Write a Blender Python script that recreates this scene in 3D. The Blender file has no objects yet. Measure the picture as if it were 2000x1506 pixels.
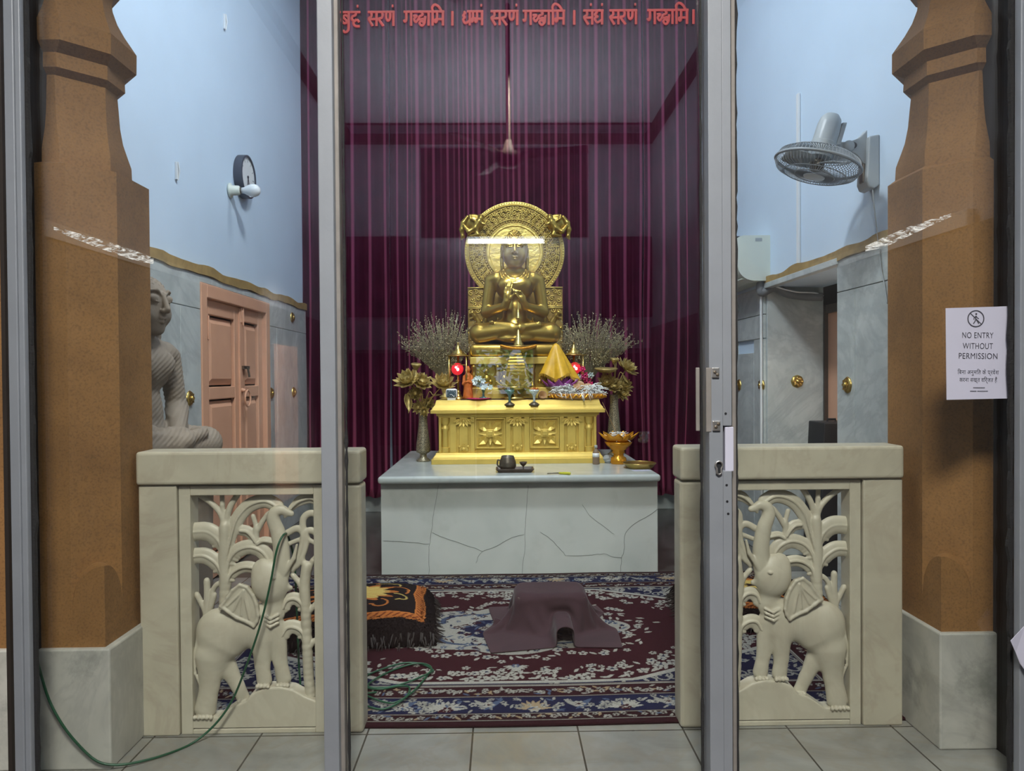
import bpy, math, random
import numpy as np
from mathutils import Vector, Matrix

# ---------------------------------------------------------------- camera, world, lights, exposure
SC = bpy.context.scene
COL = SC.collection
FPX = 1400.0
EYE = Vector((0, 0, 1.35))
YAW, PITCH, ROLL = math.radians(0.9), math.radians(0.74), 0.007
F0 = Vector((math.sin(YAW) * math.cos(PITCH), math.cos(YAW) * math.cos(PITCH), -math.sin(PITCH)))
R0 = Vector((math.cos(YAW), -math.sin(YAW), 0))
U0 = R0.cross(F0)
CR = (R0 * math.cos(ROLL) - U0 * math.sin(ROLL)).normalized()
CU = (U0 * math.cos(ROLL) + R0 * math.sin(ROLL)).normalized()
cam_d = bpy.data.cameras.new('camera')
cam = bpy.data.objects.new('camera', cam_d)
COL.objects.link(cam)
cam_d.sensor_width = 36.0
cam_d.lens = FPX / 2000.0 * 36.0
cam_d.clip_start = 0.05
mw = Matrix((CR, CU, -F0)).transposed().to_4x4()
mw.translation = EYE
cam.matrix_world = mw
SC.camera = cam
SC.view_settings.view_transform = 'Standard'
SC.view_settings.look = 'None'
SC.view_settings.gamma = 1.0
SC.view_settings.use_curve_mapping = False
SC.view_settings.exposure = 0.0

world = bpy.data.worlds.new('world')
SC.world = world
world.use_nodes = True
wn = world.node_tree.nodes['Background']
wn.inputs[0].default_value = (0.62, 0.78, 1.0, 1)
wn.inputs[1].default_value = 2.0


XW_ = 1.985


def light(name, kind, loc, energy, color=(1, 1, 1), aim=None, size=None, size_y=None, angle=None, blend=None):
    d = bpy.data.lights.new(name, kind)
    d.energy = energy
    d.color = color
    o = bpy.data.objects.new(name, d)
    COL.objects.link(o)
    o.location = loc
    if aim is not None:
        o.rotation_euler = (Vector(aim) - Vector(loc)).to_track_quat('-Z', 'Y').to_euler()
    if kind == 'AREA' and size:
        d.shape = 'RECTANGLE' if size_y else 'SQUARE'
        d.size = size
        if size_y:
            d.size_y = size_y
    if kind == 'SPOT':
        d.spot_size = math.radians(angle or 50)
        d.spot_blend = blend or 0.5
        d.shadow_soft_size = size or 0.1
    if kind == 'POINT':
        d.shadow_soft_size = size or 0.05
    if kind == 'SUN':
        d.angle = math.radians(1.0)
    return o


# lamps above the frame: the shrine's ceiling fitting, the altar spots, the sun outdoors, and added hall and passage fills
light('shrine_ceiling_lamp', 'AREA', (-0.15, 3.15, 4.75), 98, (0.90, 0.95, 1.0), aim=(0.0, 4.7, 1.0), size=0.5, size_y=0.3)
light('shrine_rear_lamp', 'AREA', (0.1, 5.3, 5.2), 34, (0.90, 0.95, 1.0), aim=(0.1, 5.3, 0), size=1.2, size_y=0.4)
light('altar_spot', 'SPOT', (0.11, 4.35, 4.1), 125, (1.0, 0.95, 0.82), aim=(0.11, 5.75, 1.45), angle=36, size=0.10, blend=0.7)
light('hall_front_fill', 'AREA', (0.0, -0.9, 4.95), 185, (1.0, 0.95, 0.87), aim=(0, 2.5, -0.6), size=1.2, size_y=1.2).data.spread = math.radians(95)  # added unseen fill that brightens the pillar and railing fronts
light('hall_ceiling_fill', 'AREA', (0.0, -4.3, 3.0), 85, (0.85, 0.93, 1.0), aim=(0, -4.3, 5.05), size=2.4, size_y=1.6)  # added fill facing the hall ceiling, to brighten its mirror image
light('passage_fill', 'POINT', (XW_ + 0.26, 4.35, 1.42), 2.6, (1.0, 0.92, 0.82), size=0.04)  # added fill hidden behind the near jamb, lights the peach leaf
light('shutter_fill', 'SPOT', (0.6, -2.2, 4.6), 3200, (1.0, 0.9, 0.8), aim=(-2.2, -2.65, 0.9), angle=30, size=0.08, blend=0.6)  # added fill aimed at the peach shutter so it shows in the glass
light('sun', 'SUN', (3, -12, 9), 18.0, (1.0, 0.95, 0.86), aim=(0.2, -7, 0))


def ray(px, py):
    return F0 + CR * ((px - 1000.0) / FPX) + CU * ((753.0 - py) / FPX)


def at(px, py, Y):
    d = ray(px, py)
    return EYE + d * (Y / d.y)


def atX(px, py, X):
    d = ray(px, py)
    return EYE + d * (X / d.x)


def atZ(px, py, Z):
    d = ray(px, py)
    return EYE + d * ((Z - EYE.z) / d.z)


# ---------------------------------------------------------------- materials
def nt(name):
    m = bpy.data.materials.new(name)
    m.use_nodes = True
    t = m.node_tree
    return m, t, t.nodes['Principled BSDF'], t.links


def ramp(t, stops, fac, interp='LINEAR'):
    r = t.nodes.new('ShaderNodeValToRGB')
    e = r.color_ramp.elements
    r.color_ramp.interpolation = interp
    while len(e) < len(stops):
        e.new(0.5)
    for i, (p, c) in enumerate(stops):
        e[i].position = p
        e[i].color = (c[0], c[1], c[2], 1)
    t.links.new(fac, r.inputs[0])
    return r.outputs[0]


def noise(t, scale, detail=4, rough=0.55, vec=None, dist=0.0):
    n = t.nodes.new('ShaderNodeTexNoise')
    n.inputs['Scale'].default_value = scale
    n.inputs['Detail'].default_value = detail
    n.inputs['Roughness'].default_value = rough
    n.inputs['Distortion'].default_value = dist
    if vec is not None:
        t.links.new(vec, n.inputs['Vector'])
    return n.outputs['Fac']


def objco(t, scale=(1, 1, 1)):
    c = t.nodes.new('ShaderNodeTexCoord')
    mp = t.nodes.new('ShaderNodeMapping')
    mp.inputs['Scale'].default_value = scale
    t.links.new(c.outputs['Object'], mp.inputs[0])
    return mp.outputs[0]


def mixc(t, fac, a, b, mode='MIX'):
    n = t.nodes.new('ShaderNodeMix')
    n.data_type = 'RGBA'
    n.blend_type = mode
    if hasattr(fac, 'is_linked') or hasattr(fac, 'node'):
        t.links.new(fac, n.inputs[0])
    else:
        n.inputs[0].default_value = fac
    for s, v in ((6, a), (7, b)):
        if hasattr(v, 'node'):
            t.links.new(v, n.inputs[s])
        else:
            n.inputs[s].default_value = (v[0], v[1], v[2], 1)
    return n.outputs[2]


def bump(t, p, fac, strength=0.3, dist=0.01):
    b = t.nodes.new('ShaderNodeBump')
    b.inputs['Strength'].default_value = strength
    b.inputs['Distance'].default_value = dist
    t.links.new(fac, b.inputs['Height'])
    t.links.new(b.outputs[0], p.inputs['Normal'])


def plain(name, col, rough=0.5, metal=0.0, var=0.12, vscale=8.0, bmp=0.0, bscale=60.0, spec=None, emit=None, estr=0.0, coat=0.0, sheen=0.0):
    m, t, p, L = nt(name)
    vec = objco(t)
    n = noise(t, vscale, 4, 0.6, vec)
    lo = [max(0, c * (1 - var)) for c in col]
    hi = [min(1, c * (1 + var)) for c in col]
    L.new(ramp(t, [(0.3, lo), (0.7, hi)], n), p.inputs['Base Color'])
    p.inputs['Roughness'].default_value = rough
    p.inputs['Metallic'].default_value = metal
    if spec is not None:
        p.inputs['Specular IOR Level'].default_value = spec
    if coat:
        p.inputs['Coat Weight'].default_value = coat
    if sheen:
        p.inputs['Sheen Weight'].default_value = sheen
        p.inputs['Sheen Roughness'].default_value = 0.4
    if emit:
        p.inputs['Emission Color'].default_value = (*emit, 1)
        p.inputs['Emission Strength'].default_value = estr
    if bmp:
        bump(t, p, noise(t, bscale, 5, 0.6, vec), bmp)
    return m


def marble(name, c1, c2, vein, rough=0.35, scale=1.6, vs=0.25, stain=None):
    m, t, p, L = nt(name)
    vec = objco(t)
    n1 = noise(t, scale * 2.2, 6, 0.6, vec, 1.2)
    n2 = noise(t, scale, 8, 0.65, vec, 2.5)
    base = ramp(t, [(0.32, c1), (0.68, c2)], n1)
    v = ramp(t, [(0.44, (0, 0, 0)), (0.5, (vs, vs, vs)), (0.56, (0, 0, 0))], n2)
    c = mixc(t, v, base, vein)
    if stain:
        n3 = noise(t, 3.0, 7, 0.7, vec)
        s = ramp(t, [(0.56, (0, 0, 0)), (0.72, (0.75, 0.75, 0.75))], n3)
        c = mixc(t, s, c, stain)
    L.new(c, p.inputs['Base Color'])
    p.inputs['Roughness'].default_value = rough
    bump(t, p, n1, 0.04)
    return m


M = {}
M['plaster'] = plain('pale_blue_plaster', (0.56, 0.68, 0.81), 0.7, var=0.03, vscale=2.0, bmp=0.05, bscale=30)
M['dado'] = marble('grey_wall_marble', (0.42, 0.46, 0.45), (0.58, 0.62, 0.60), (0.33, 0.355, 0.36), 0.3, 1.1, 0.5)
M['rail'] = marble('cream_railing_marble', (0.43, 0.395, 0.305), (0.53, 0.495, 0.385), (0.33, 0.27, 0.20), 0.4, 1.5, 0.3)
M['carve'] = marble('carved_marble', (0.46, 0.43, 0.335), (0.55, 0.515, 0.405), (0.38, 0.32, 0.24), 0.42, 2.5, 0.2)
M['plinth'] = marble('stained_plinth_marble', (0.42, 0.415, 0.37), (0.55, 0.54, 0.49), (0.3, 0.3, 0.28), 0.4, 1.6, 0.3, stain=(0.17, 0.18, 0.16))
M['altar'] = marble('altar_marble', (0.42, 0.46, 0.44), (0.53, 0.57, 0.545), (0.40, 0.43, 0.42), 0.22, 0.9, 0.4)
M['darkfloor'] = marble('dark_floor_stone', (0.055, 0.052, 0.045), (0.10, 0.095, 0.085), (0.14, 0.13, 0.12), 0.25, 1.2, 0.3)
M['gold_trim'] = plain('ochre_trim_paint', (0.34, 0.22, 0.07), 0.6, var=0.25, vscale=14)


def m_sandstone():
    m, t, p, L = nt('brown_sandstone')
    vec = objco(t)
    n = noise(t, 3.0, 6, 0.65, vec)
    g = noise(t, 130.0, 3, 0.6, vec)
    c = ramp(t, [(0.3, (0.20, 0.096, 0.028)), (0.72, (0.325, 0.160, 0.049))], n)
    sp = ramp(t, [(0.36, (0.62, 0.62, 0.62)), (0.5, (1, 1, 1)), (0.62, (1.0, 1.0, 1.0)), (0.74, (1.2, 1.18, 1.12))], g)
    L.new(mixc(t, 0.65, c, sp, 'MULTIPLY'), p.inputs['Base Color'])
    p.inputs['Roughness'].default_value = 0.75
    bump(t, p, g, 0.12, 0.004)
    return m


M['sandstone'] = m_sandstone()


def m_tile():
    m, t, p, L = nt('marble_floor_tiles')
    vec = objco(t)
    n1 = noise(t, 2.2, 6, 0.6, vec, 1.5)
    n2 = noise(t, 1.3, 8, 0.65, vec, 2.5)
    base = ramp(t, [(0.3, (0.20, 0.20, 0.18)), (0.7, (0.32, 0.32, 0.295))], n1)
    v = ramp(t, [(0.45, (0, 0, 0)), (0.5, (0.4, 0.4, 0.4)), (0.55, (0, 0, 0))], n2)
    c = mixc(t, v, base, (0.25, 0.22, 0.17))
    br = t.nodes.new('ShaderNodeTexBrick')
    br.offset = 0.0
    br.inputs['Color1'].default_value = (1, 1, 1, 1)
    br.inputs['Color2'].default_value = (0.84, 0.86, 0.88, 1)
    br.inputs['Mortar'].default_value = (0.2, 0.19, 0.17, 1)
    br.inputs['Scale'].default_value = 1.0
    br.inputs['Mortar Size'].default_value = 0.0035
    br.inputs['Brick Width'].default_value = 0.4
    br.inputs['Row Height'].default_value = 0.8
    mp = t.nodes.new('ShaderNodeMapping')
    mp.inputs['Location'].default_value = (0.115 + 0.4 * 10, -1.9, 0)
    tc = t.nodes.new('ShaderNodeTexCoord')
    L.new(tc.outputs['Object'], mp.inputs[0])
    L.new(mp.outputs[0], br.inputs['Vector'])
    L.new(mixc(t, 1.0, c, br.outputs['Color'], 'MULTIPLY'), p.inputs['Base Color'])
    p.inputs['Roughness'].default_value = 0.22
    return m


M['tile'] = m_tile()


def m_glass():
    m, t, p, L = nt('window_glass')
    t.nodes.remove(p)
    out = t.nodes['Material Output']
    tr = t.nodes.new('ShaderNodeBsdfTransparent')
    tr.inputs[0].default_value = (0.97, 0.985, 0.98, 1)
    gl = t.nodes.new('ShaderNodeBsdfGlossy')
    gl.inputs['Roughness'].default_value = 0.0
    fr = t.nodes.new('ShaderNodeFresnel')
    ge = t.nodes.new('ShaderNodeNewGeometry')
    io = t.nodes.new('ShaderNodeMapRange')
    io.inputs['To Min'].default_value = 1.5
    io.inputs['To Max'].default_value = 1 / 1.5
    L.new(ge.outputs['Backfacing'], io.inputs['Value'])
    L.new(io.outputs[0], fr.inputs['IOR'])
    ml = t.nodes.new('ShaderNodeMath')
    ml.operation = 'MULTIPLY'
    ml.use_clamp = True
    ml.inputs[1].default_value = 1.6
    L.new(fr.outputs[0], ml.inputs[0])
    mx = t.nodes.new('ShaderNodeMixShader')
    L.new(ml.outputs[0], mx.inputs[0])
    L.new(tr.outputs[0], mx.inputs[1])
    L.new(gl.outputs[0], mx.inputs[2])
    L.new(mx.outputs[0], out.inputs[0])
    return m


M['glass'] = m_glass()
M['alu'] = plain('painted_aluminium', (0.235, 0.255, 0.285), 0.45, 0.15, var=0.06, vscale=5, bmp=0.04)
M['alu_side'] = plain('dusty_aluminium', (0.22, 0.205, 0.19), 0.55, 0.2, var=0.15, vscale=9)
M['rubber'] = plain('black_rubber', (0.012, 0.012, 0.013), 0.8, bmp=0.4, bscale=90)
M['steel'] = plain('brushed_steel', (0.55, 0.54, 0.52), 0.32, 0.9, var=0.1)
M['black'] = plain('black_plastic', (0.012, 0.013, 0.016), 0.5)
M['white'] = plain('white_plastic', (0.72, 0.74, 0.75), 0.4, var=0.03)
M['cream'] = plain('cream_plastic', (0.66, 0.70, 0.62), 0.4, var=0.03)
M['greyp'] = plain('grey_plastic', (0.37, 0.40, 0.41), 0.4, var=0.05)
M['peach'] = plain('peach_paint', (0.66, 0.36, 0.23), 0.45, var=0.06, vscale=4, bmp=0.03)
M['goldpaint'] = plain('gold_paint', (0.66, 0.48, 0.11), 0.42, 0.35, var=0.10, vscale=10, bmp=0.05, bscale=40)
M['gold'] = plain('statue_gold', (0.46, 0.305, 0.065), 0.30, 0.88, var=0.14, vscale=5, bmp=0.06, bscale=25)
M['goldflat'] = plain('hammered_gold', (0.78, 0.58, 0.15), 0.38, 0.6, var=0.15, vscale=12, bmp=0.9, bscale=22)
M['brass'] = plain('brass', (0.58, 0.42, 0.13), 0.28, 0.95, var=0.12)
M['oldgold'] = plain('tarnished_gilt', (0.50, 0.385, 0.14), 0.40, 0.5, var=0.35, vscale=30, bmp=0.2)
M['amber'] = plain('amber_gilt', (0.68, 0.30, 0.02), 0.25, 0.6, var=0.15)
M['stone'] = plain('grey_brown_carved_stone', (0.25, 0.205, 0.16), 0.8, var=0.10, vscale=5, bmp=0.15, bscale=80)
M['paper'] = plain('white_paper', (0.47, 0.475, 0.58), 0.8, var=0.02)
M['ink'] = plain('grey_ink', (0.045, 0.045, 0.06), 0.7)
M['redpaint'] = plain('red_vinyl_lettering', (0.24, 0.007, 0.012), 0.6, var=0.2, vscale=30)
M['green'] = plain('green_cable', (0.012, 0.075, 0.035), 0.4)
M['cloth'] = plain('maroon_wool_cloth', (0.040, 0.0155, 0.021), 0.9, var=0.18, vscale=6, bmp=0.15, bscale=200, sheen=0.08)
M['yellow'] = plain('yellow_satin', (0.62, 0.36, 0.02), 0.42, var=0.15, vscale=25, bmp=0.2, bscale=120)
M['purple'] = plain('purple_petal', (0.30, 0.06, 0.28), 0.5, var=0.25)
M['pink'] = plain('pink_petal', (0.60, 0.03, 0.16), 0.5, var=0.3)
M['orange'] = plain('orange_cloth', (0.50, 0.13, 0.015), 0.6, var=0.25, vscale=30, bmp=0.3, bscale=80)
M['thread'] = plain('white_thread', (0.84, 0.87, 0.85), 0.8)
M['wood'] = plain('dark_carved_wood', (0.085, 0.055, 0.038), 0.45, var=0.35, vscale=25, bmp=0.2)
M['bowlwood'] = plain('tan_wooden_bowl', (0.36, 0.20, 0.08), 0.5, var=0.2)
M['lagging'] = plain('dark_grey_lagging', (0.17, 0.18, 0.19), 0.6)
M['darkmetal'] = plain('dark_engraved_metal', (0.15, 0.125, 0.095), 0.4, 0.7, var=0.3, vscale=20)
M['redglow'] = plain('red_lamp_glass', (0.6, 0.02, 0.03), 0.3, emit=(1.0, 0.03, 0.05), estr=0.7)
M['bulbglow'] = plain('lit_bulb', (1, 0.9, 0.9), 0.3, emit=(1.0, 0.75, 0.7), estr=6.0)
M['twig'] = plain('glitter_twigs', (0.30, 0.27, 0.17), 0.4, 0.4, var=0.5, vscale=120)
M['bud'] = plain('glitter_bud', (0.56, 0.49, 0.28), 0.25, 0.4, var=0.5, vscale=150)
M['crystal'] = plain('frosted_crystal', (0.50, 0.58, 0.56), 0.12, 0.1, var=0.4, vscale=60)
M['teal'] = plain('teal_glass', (0.10, 0.20, 0.19), 0.15, 0.2, var=0.5, vscale=50)
M['tube'] = plain('lit_tube', (1, 1, 1), 0.5, emit=(0.93, 0.97, 1.0), estr=60.0)
M['hallwall'] = plain('hall_plaster', (0.42, 0.44, 0.50), 0.8, var=0.04)
M['hallceil'] = plain('hall_ceiling_paint', (0.72, 0.76, 0.84), 0.8, var=0.03)
M['halldado'] = marble('hall_dado_marble', (0.10, 0.10, 0.10), (0.16, 0.16, 0.155), (0.08, 0.08, 0.08), 0.5)
M['hallfloor'] = plain('dark_hall_carpet', (0.035, 0.018, 0.016), 0.9)
M['jamb'] = plain('dark_wood_jamb', (0.018, 0.012, 0.009), 0.7)
M['halldark'] = plain('dark_stone_opening', (0.03, 0.028, 0.03), 0.6)
M['hallbrown'] = plain('brown_beam_paint', (0.06, 0.04, 0.03), 0.6)
M['leaf'] = plain('sunlit_leaves', (0.14, 0.26, 0.05), 0.7, var=0.7, vscale=6)
M['bark'] = plain('whitewashed_trunk', (0.7, 0.66, 0.6), 0.8, var=0.3, vscale=10)


# ---------------------------------------------------------------- mesh tools
def tag(o, label=None, cat=None, group=None, kind=None):
    if label:
        o['label'] = label
    if cat:
        o['category'] = cat
    if group:
        o['group'] = group
    if kind:
        o['kind'] = kind
    return o


def thing(name, label, cat, loc=(0, 0, 0), group=None):
    o = bpy.data.objects.new(name, None)
    COL.objects.link(o)
    o.empty_display_size = 0.1
    o.location = loc
    return tag(o, label, cat, group)


def origin(o):
    v = Vector((0, 0, 0))
    while o is not None:
        v = v + o.location
        o = o.parent
    return v


def link_mesh(name, me, mat, parent=None, smooth=True, label=None):
    me.materials.append(mat)
    if smooth:
        me.polygons.foreach_set('use_smooth', [True] * len(me.polygons))
    o = bpy.data.objects.new(name, me)
    COL.objects.link(o)
    if parent is not None:
        o.parent = parent
    if label:
        o['label'] = label
    return o


class MB:
    """collects shapes in world coordinates, then links them as one mesh object"""

    def __init__(s):
        s.v = []
        s.f = []

    def add(s, vs, fs):
        b = len(s.v)
        s.v.extend([tuple(v) for v in vs])
        s.f.extend([tuple(i + b for i in f) for f in fs])
        return s

    def box(s, x0, x1, y0, y1, z0, z1):
        vs = [(x, y, z) for z in (z0, z1) for y in (y0, y1) for x in (x0, x1)]
        return s.add(vs, [(0, 2, 3, 1), (4, 5, 7, 6), (0, 1, 5, 4), (2, 6, 7, 3), (0, 4, 6, 2), (1, 3, 7, 5)])

    def obox(s, c, ax, ay, az):
        """oriented box: centre and three half-axis vectors"""
        c, ax, ay, az = Vector(c), Vector(ax), Vector(ay), Vector(az)
        vs = [c + ax * i + ay * j + az * k for k in (-1, 1) for j in (-1, 1) for i in (-1, 1)]
        return s.add(vs, [(0, 2, 3, 1), (4, 5, 7, 6), (0, 1, 5, 4), (2, 6, 7, 3), (0, 4, 6, 2), (1, 3, 7, 5)])

    def frustum(s, x0, x1, y0, y1, z0, X0, X1, Y0, Y1, z1):
        vs = [(x0, y0, z0), (x1, y0, z0), (x0, y1, z0), (x1, y1, z0), (X0, Y0, z1), (X1, Y0, z1), (X0, Y1, z1), (X1, Y1, z1)]
        return s.add(vs, [(0, 2, 3, 1), (4, 5, 7, 6), (0, 1, 5, 4), (2, 6, 7, 3), (0, 4, 6, 2), (1, 3, 7, 5)])

    def lathe(s, c, prof, n=24, axis=(0, 0, 1), sx=1.0, lobes=0, la=0.0, caps=True):
        """prof: (radius, height) pairs along axis from c"""
        a = Vector(axis).normalized()
        u = a.orthogonal().normalized() if abs(a.z) < 0.999 else Vector((1, 0, 0))
        w = a.cross(u)
        c = Vector(c)
        vs = []
        for r, h in prof:
            for i in range(n):
                t = 2 * math.pi * i / n
                rr = r * (1 + la * math.cos(lobes * t)) if lobes else r
                vs.append(c + a * h + u * (rr * math.cos(t) * sx) + w * (rr * math.sin(t)))
        fs = []
        m = len(prof)
        for j in range(m - 1):
            for i in range(n):
                k = (i + 1) % n
                fs.append((j * n + i, j * n + k, (j + 1) * n + k, (j + 1) * n + i))
        if caps:
            fs.append(tuple(range(n - 1, -1, -1)))
            fs.append(tuple((m - 1) * n + i for i in range(n)))
        return s.add(vs, fs)

    def ball(s, c, r, n=16, m=10, sx=1, sy=1, sz=1):
        vs = [(c[0], c[1], c[2] - r * sz)]
        for j in range(1, m):
            t = -math.pi / 2 + math.pi * j / m
            for i in range(n):
                a = 2 * math.pi * i / n
                vs.append((c[0] + r * sx * math.cos(t) * math.cos(a), c[1] + r * sy * math.cos(t) * math.sin(a), c[2] + r * sz * math.sin(t)))
        vs.append((c[0], c[1], c[2] + r * sz))
        fs = [(0, 1 + (i + 1) % n, 1 + i) for i in range(n)]
        for j in range(m - 2):
            for i in range(n):
                k = (i + 1) % n
                fs.append((1 + j * n + i, 1 + j * n + k, 1 + (j + 1) * n + k, 1 + (j + 1) * n + i))
        L = len(vs) - 1
        fs += [(1 + (m - 2) * n + i, 1 + (m - 2) * n + (i + 1) % n, L) for i in range(n)]
        return s.add(vs, fs)

    def tube(s, pts, r, n=8, closed=False):
        """r: radius or list of radii"""
        P = [Vector(p) for p in pts]
        m = len(P)
        rs = r if isinstance(r, (list, tuple)) else [r] * m
        up = None
        vs = []
        for j in range(m):
            if closed:
                d = P[(j + 1) % m] - P[j - 1]
            else:
                d = P[min(j + 1, m - 1)] - P[max(j - 1, 0)]
            d.normalize()
            if up is None:
                up = d.orthogonal().normalized()
            up = (up - d * up.dot(d))
            if up.length < 1e-5:
                up = d.orthogonal()
            up.normalize()
            w = d.cross(up)
            for i in range(n):
                t = 2 * math.pi * i / n
                vs.append(P[j] + (up * math.cos(t) + w * math.sin(t)) * rs[j])
        fs = []
        for j in range(m if closed else m - 1):
            jj = (j + 1) % m
            for i in range(n):
                k = (i + 1) % n
                fs.append((j * n + i, j * n + k, jj * n + k, jj * n + i))
        if not closed:
            fs.append(tuple(range(n - 1, -1, -1)))
            fs.append(tuple((m - 1) * n + i for i in range(n)))
        return s.add(vs, fs)

    def prism(s, poly, d):
        """planar polygon (list of 3D points) pushed along d"""
        n = len(poly)
        d = Vector(d)
        vs = [Vector(p) for p in poly] + [Vector(p) + d for p in poly]
        fs = [tuple(range(n - 1, -1, -1)), tuple(range(n, 2 * n))]
        fs += [(i, (i + 1) % n, n + (i + 1) % n, n + i) for i in range(n)]
        return s.add(vs, fs)

    def loft(s, rings, closed=True, caps=True):
        n = len(rings[0])
        vs = [p for r in rings for p in r]
        fs = []
        for j in range(len(rings) - 1):
            for i in range(n if closed else n - 1):
                k = (i + 1) % n
                fs.append((j * n + i, j * n + k, (j + 1) * n + k, (j + 1) * n + i))
        if caps and closed:
            fs.append(tuple(range(n - 1, -1, -1)))
            fs.append(tuple((len(rings) - 1) * n + i for i in range(n)))
        return s.add(vs, fs)

    def petal(s, base, direc, up, length, width, cup=0.25, n=6, m=4):
        """a pointed cupped petal, a sheet with thickness"""
        d = Vector(direc).normalized()
        u = Vector(up)
        u = (u - d * u.dot(d)).normalized()
        w = d.cross(u)
        base = Vector(base)
        top, bot = [], []
        for j in range(n + 1):
            t = j / n
            hw = width * math.sin(math.pi * min(1, 0.12 + 0.88 * t) ** 0.8) * 0.5 if t < 1 else 0.0
            for i in range(m + 1):
                q = 2 * i / m - 1
                p = base + d * (length * t) + w * (hw * q) + u * (cup * length * (t * t * 0.6 - 0.35 * (1 - q * q) * math.sin(math.pi * t)))
                top.append(p + u * (0.03 * length))
                bot.append(p)
        k = m + 1
        fs = []
        N = len(top)
        for j in range(n):
            for i in range(m):
                a, b, c2, e = j * k + i, j * k + i + 1, (j + 1) * k + i + 1, (j + 1) * k + i
                fs.append((a, b, c2, e))
                fs.append((N + a, N + e, N + c2, N + b))
            fs.append((j * k, (j + 1) * k, N + (j + 1) * k, N + j * k))
            fs.append((j * k + m, N + j * k + m, N + (j + 1) * k + m, (j + 1) * k + m))
        return s.add(top + bot, fs)

    def build(s, name, mat, parent=None, smooth=False, bevel=0.0, seg=2, auto=None, label=None):
        o0 = origin(parent) if parent is not None else Vector((0, 0, 0))
        me = bpy.data.meshes.new(name)
        me.from_pydata([(v[0] - o0.x, v[1] - o0.y, v[2] - o0.z) for v in s.v], [], s.f)
        me.update()
        o = link_mesh(name, me, mat, parent, smooth, label)
        if bevel:
            b = o.modifiers.new('bevel', 'BEVEL')
            b.width = bevel
            b.segments = seg
            b.limit_method = 'ANGLE'
            b.angle_limit = math.radians(40)
        if auto:
            me.polygons.foreach_set('use_smooth', [True] * len(me.polygons))
            me.set_sharp_from_angle(angle=math.radians(auto))
        return o


def struct(mb, name, mat, **kw):
    o = mb.build(name, mat, **kw)
    o['kind'] = 'structure'
    return o


def dup(root, loc, label=None, group=None, cat=None):
    r = root.copy()
    COL.objects.link(r)
    r.location = loc
    tag(r, label, cat, group)
    for ch in list(root.children):
        c = ch.copy()
        COL.objects.link(c)
        c.parent = r
        for g in list(ch.children):
            e = g.copy()
            COL.objects.link(e)
            e.parent = c
    return r


def npmesh(name, verts, faces, mat, parent=None, smooth=True):
    """verts Nx3, faces Mx4 numpy arrays"""
    o0 = np.array(origin(parent)) if parent is not None else np.zeros(3)
    me = bpy.data.meshes.new(name)
    nv, nf, k = len(verts), len(faces), faces.shape[1]
    me.vertices.add(nv)
    me.vertices.foreach_set('co', (verts - o0).astype(np.float32).ravel())
    me.loops.add(nf * k)
    me.loops.foreach_set('vertex_index', faces.astype(np.int32).ravel())
    me.polygons.add(nf)
    me.polygons.foreach_set('loop_start', np.arange(0, nf * k, k, dtype=np.int32))
    me.polygons.foreach_set('loop_total', np.full(nf, k, dtype=np.int32))
    me.update(calc_edges=True)
    me.validate()
    return link_mesh(name, me, mat, parent, smooth)


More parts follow.
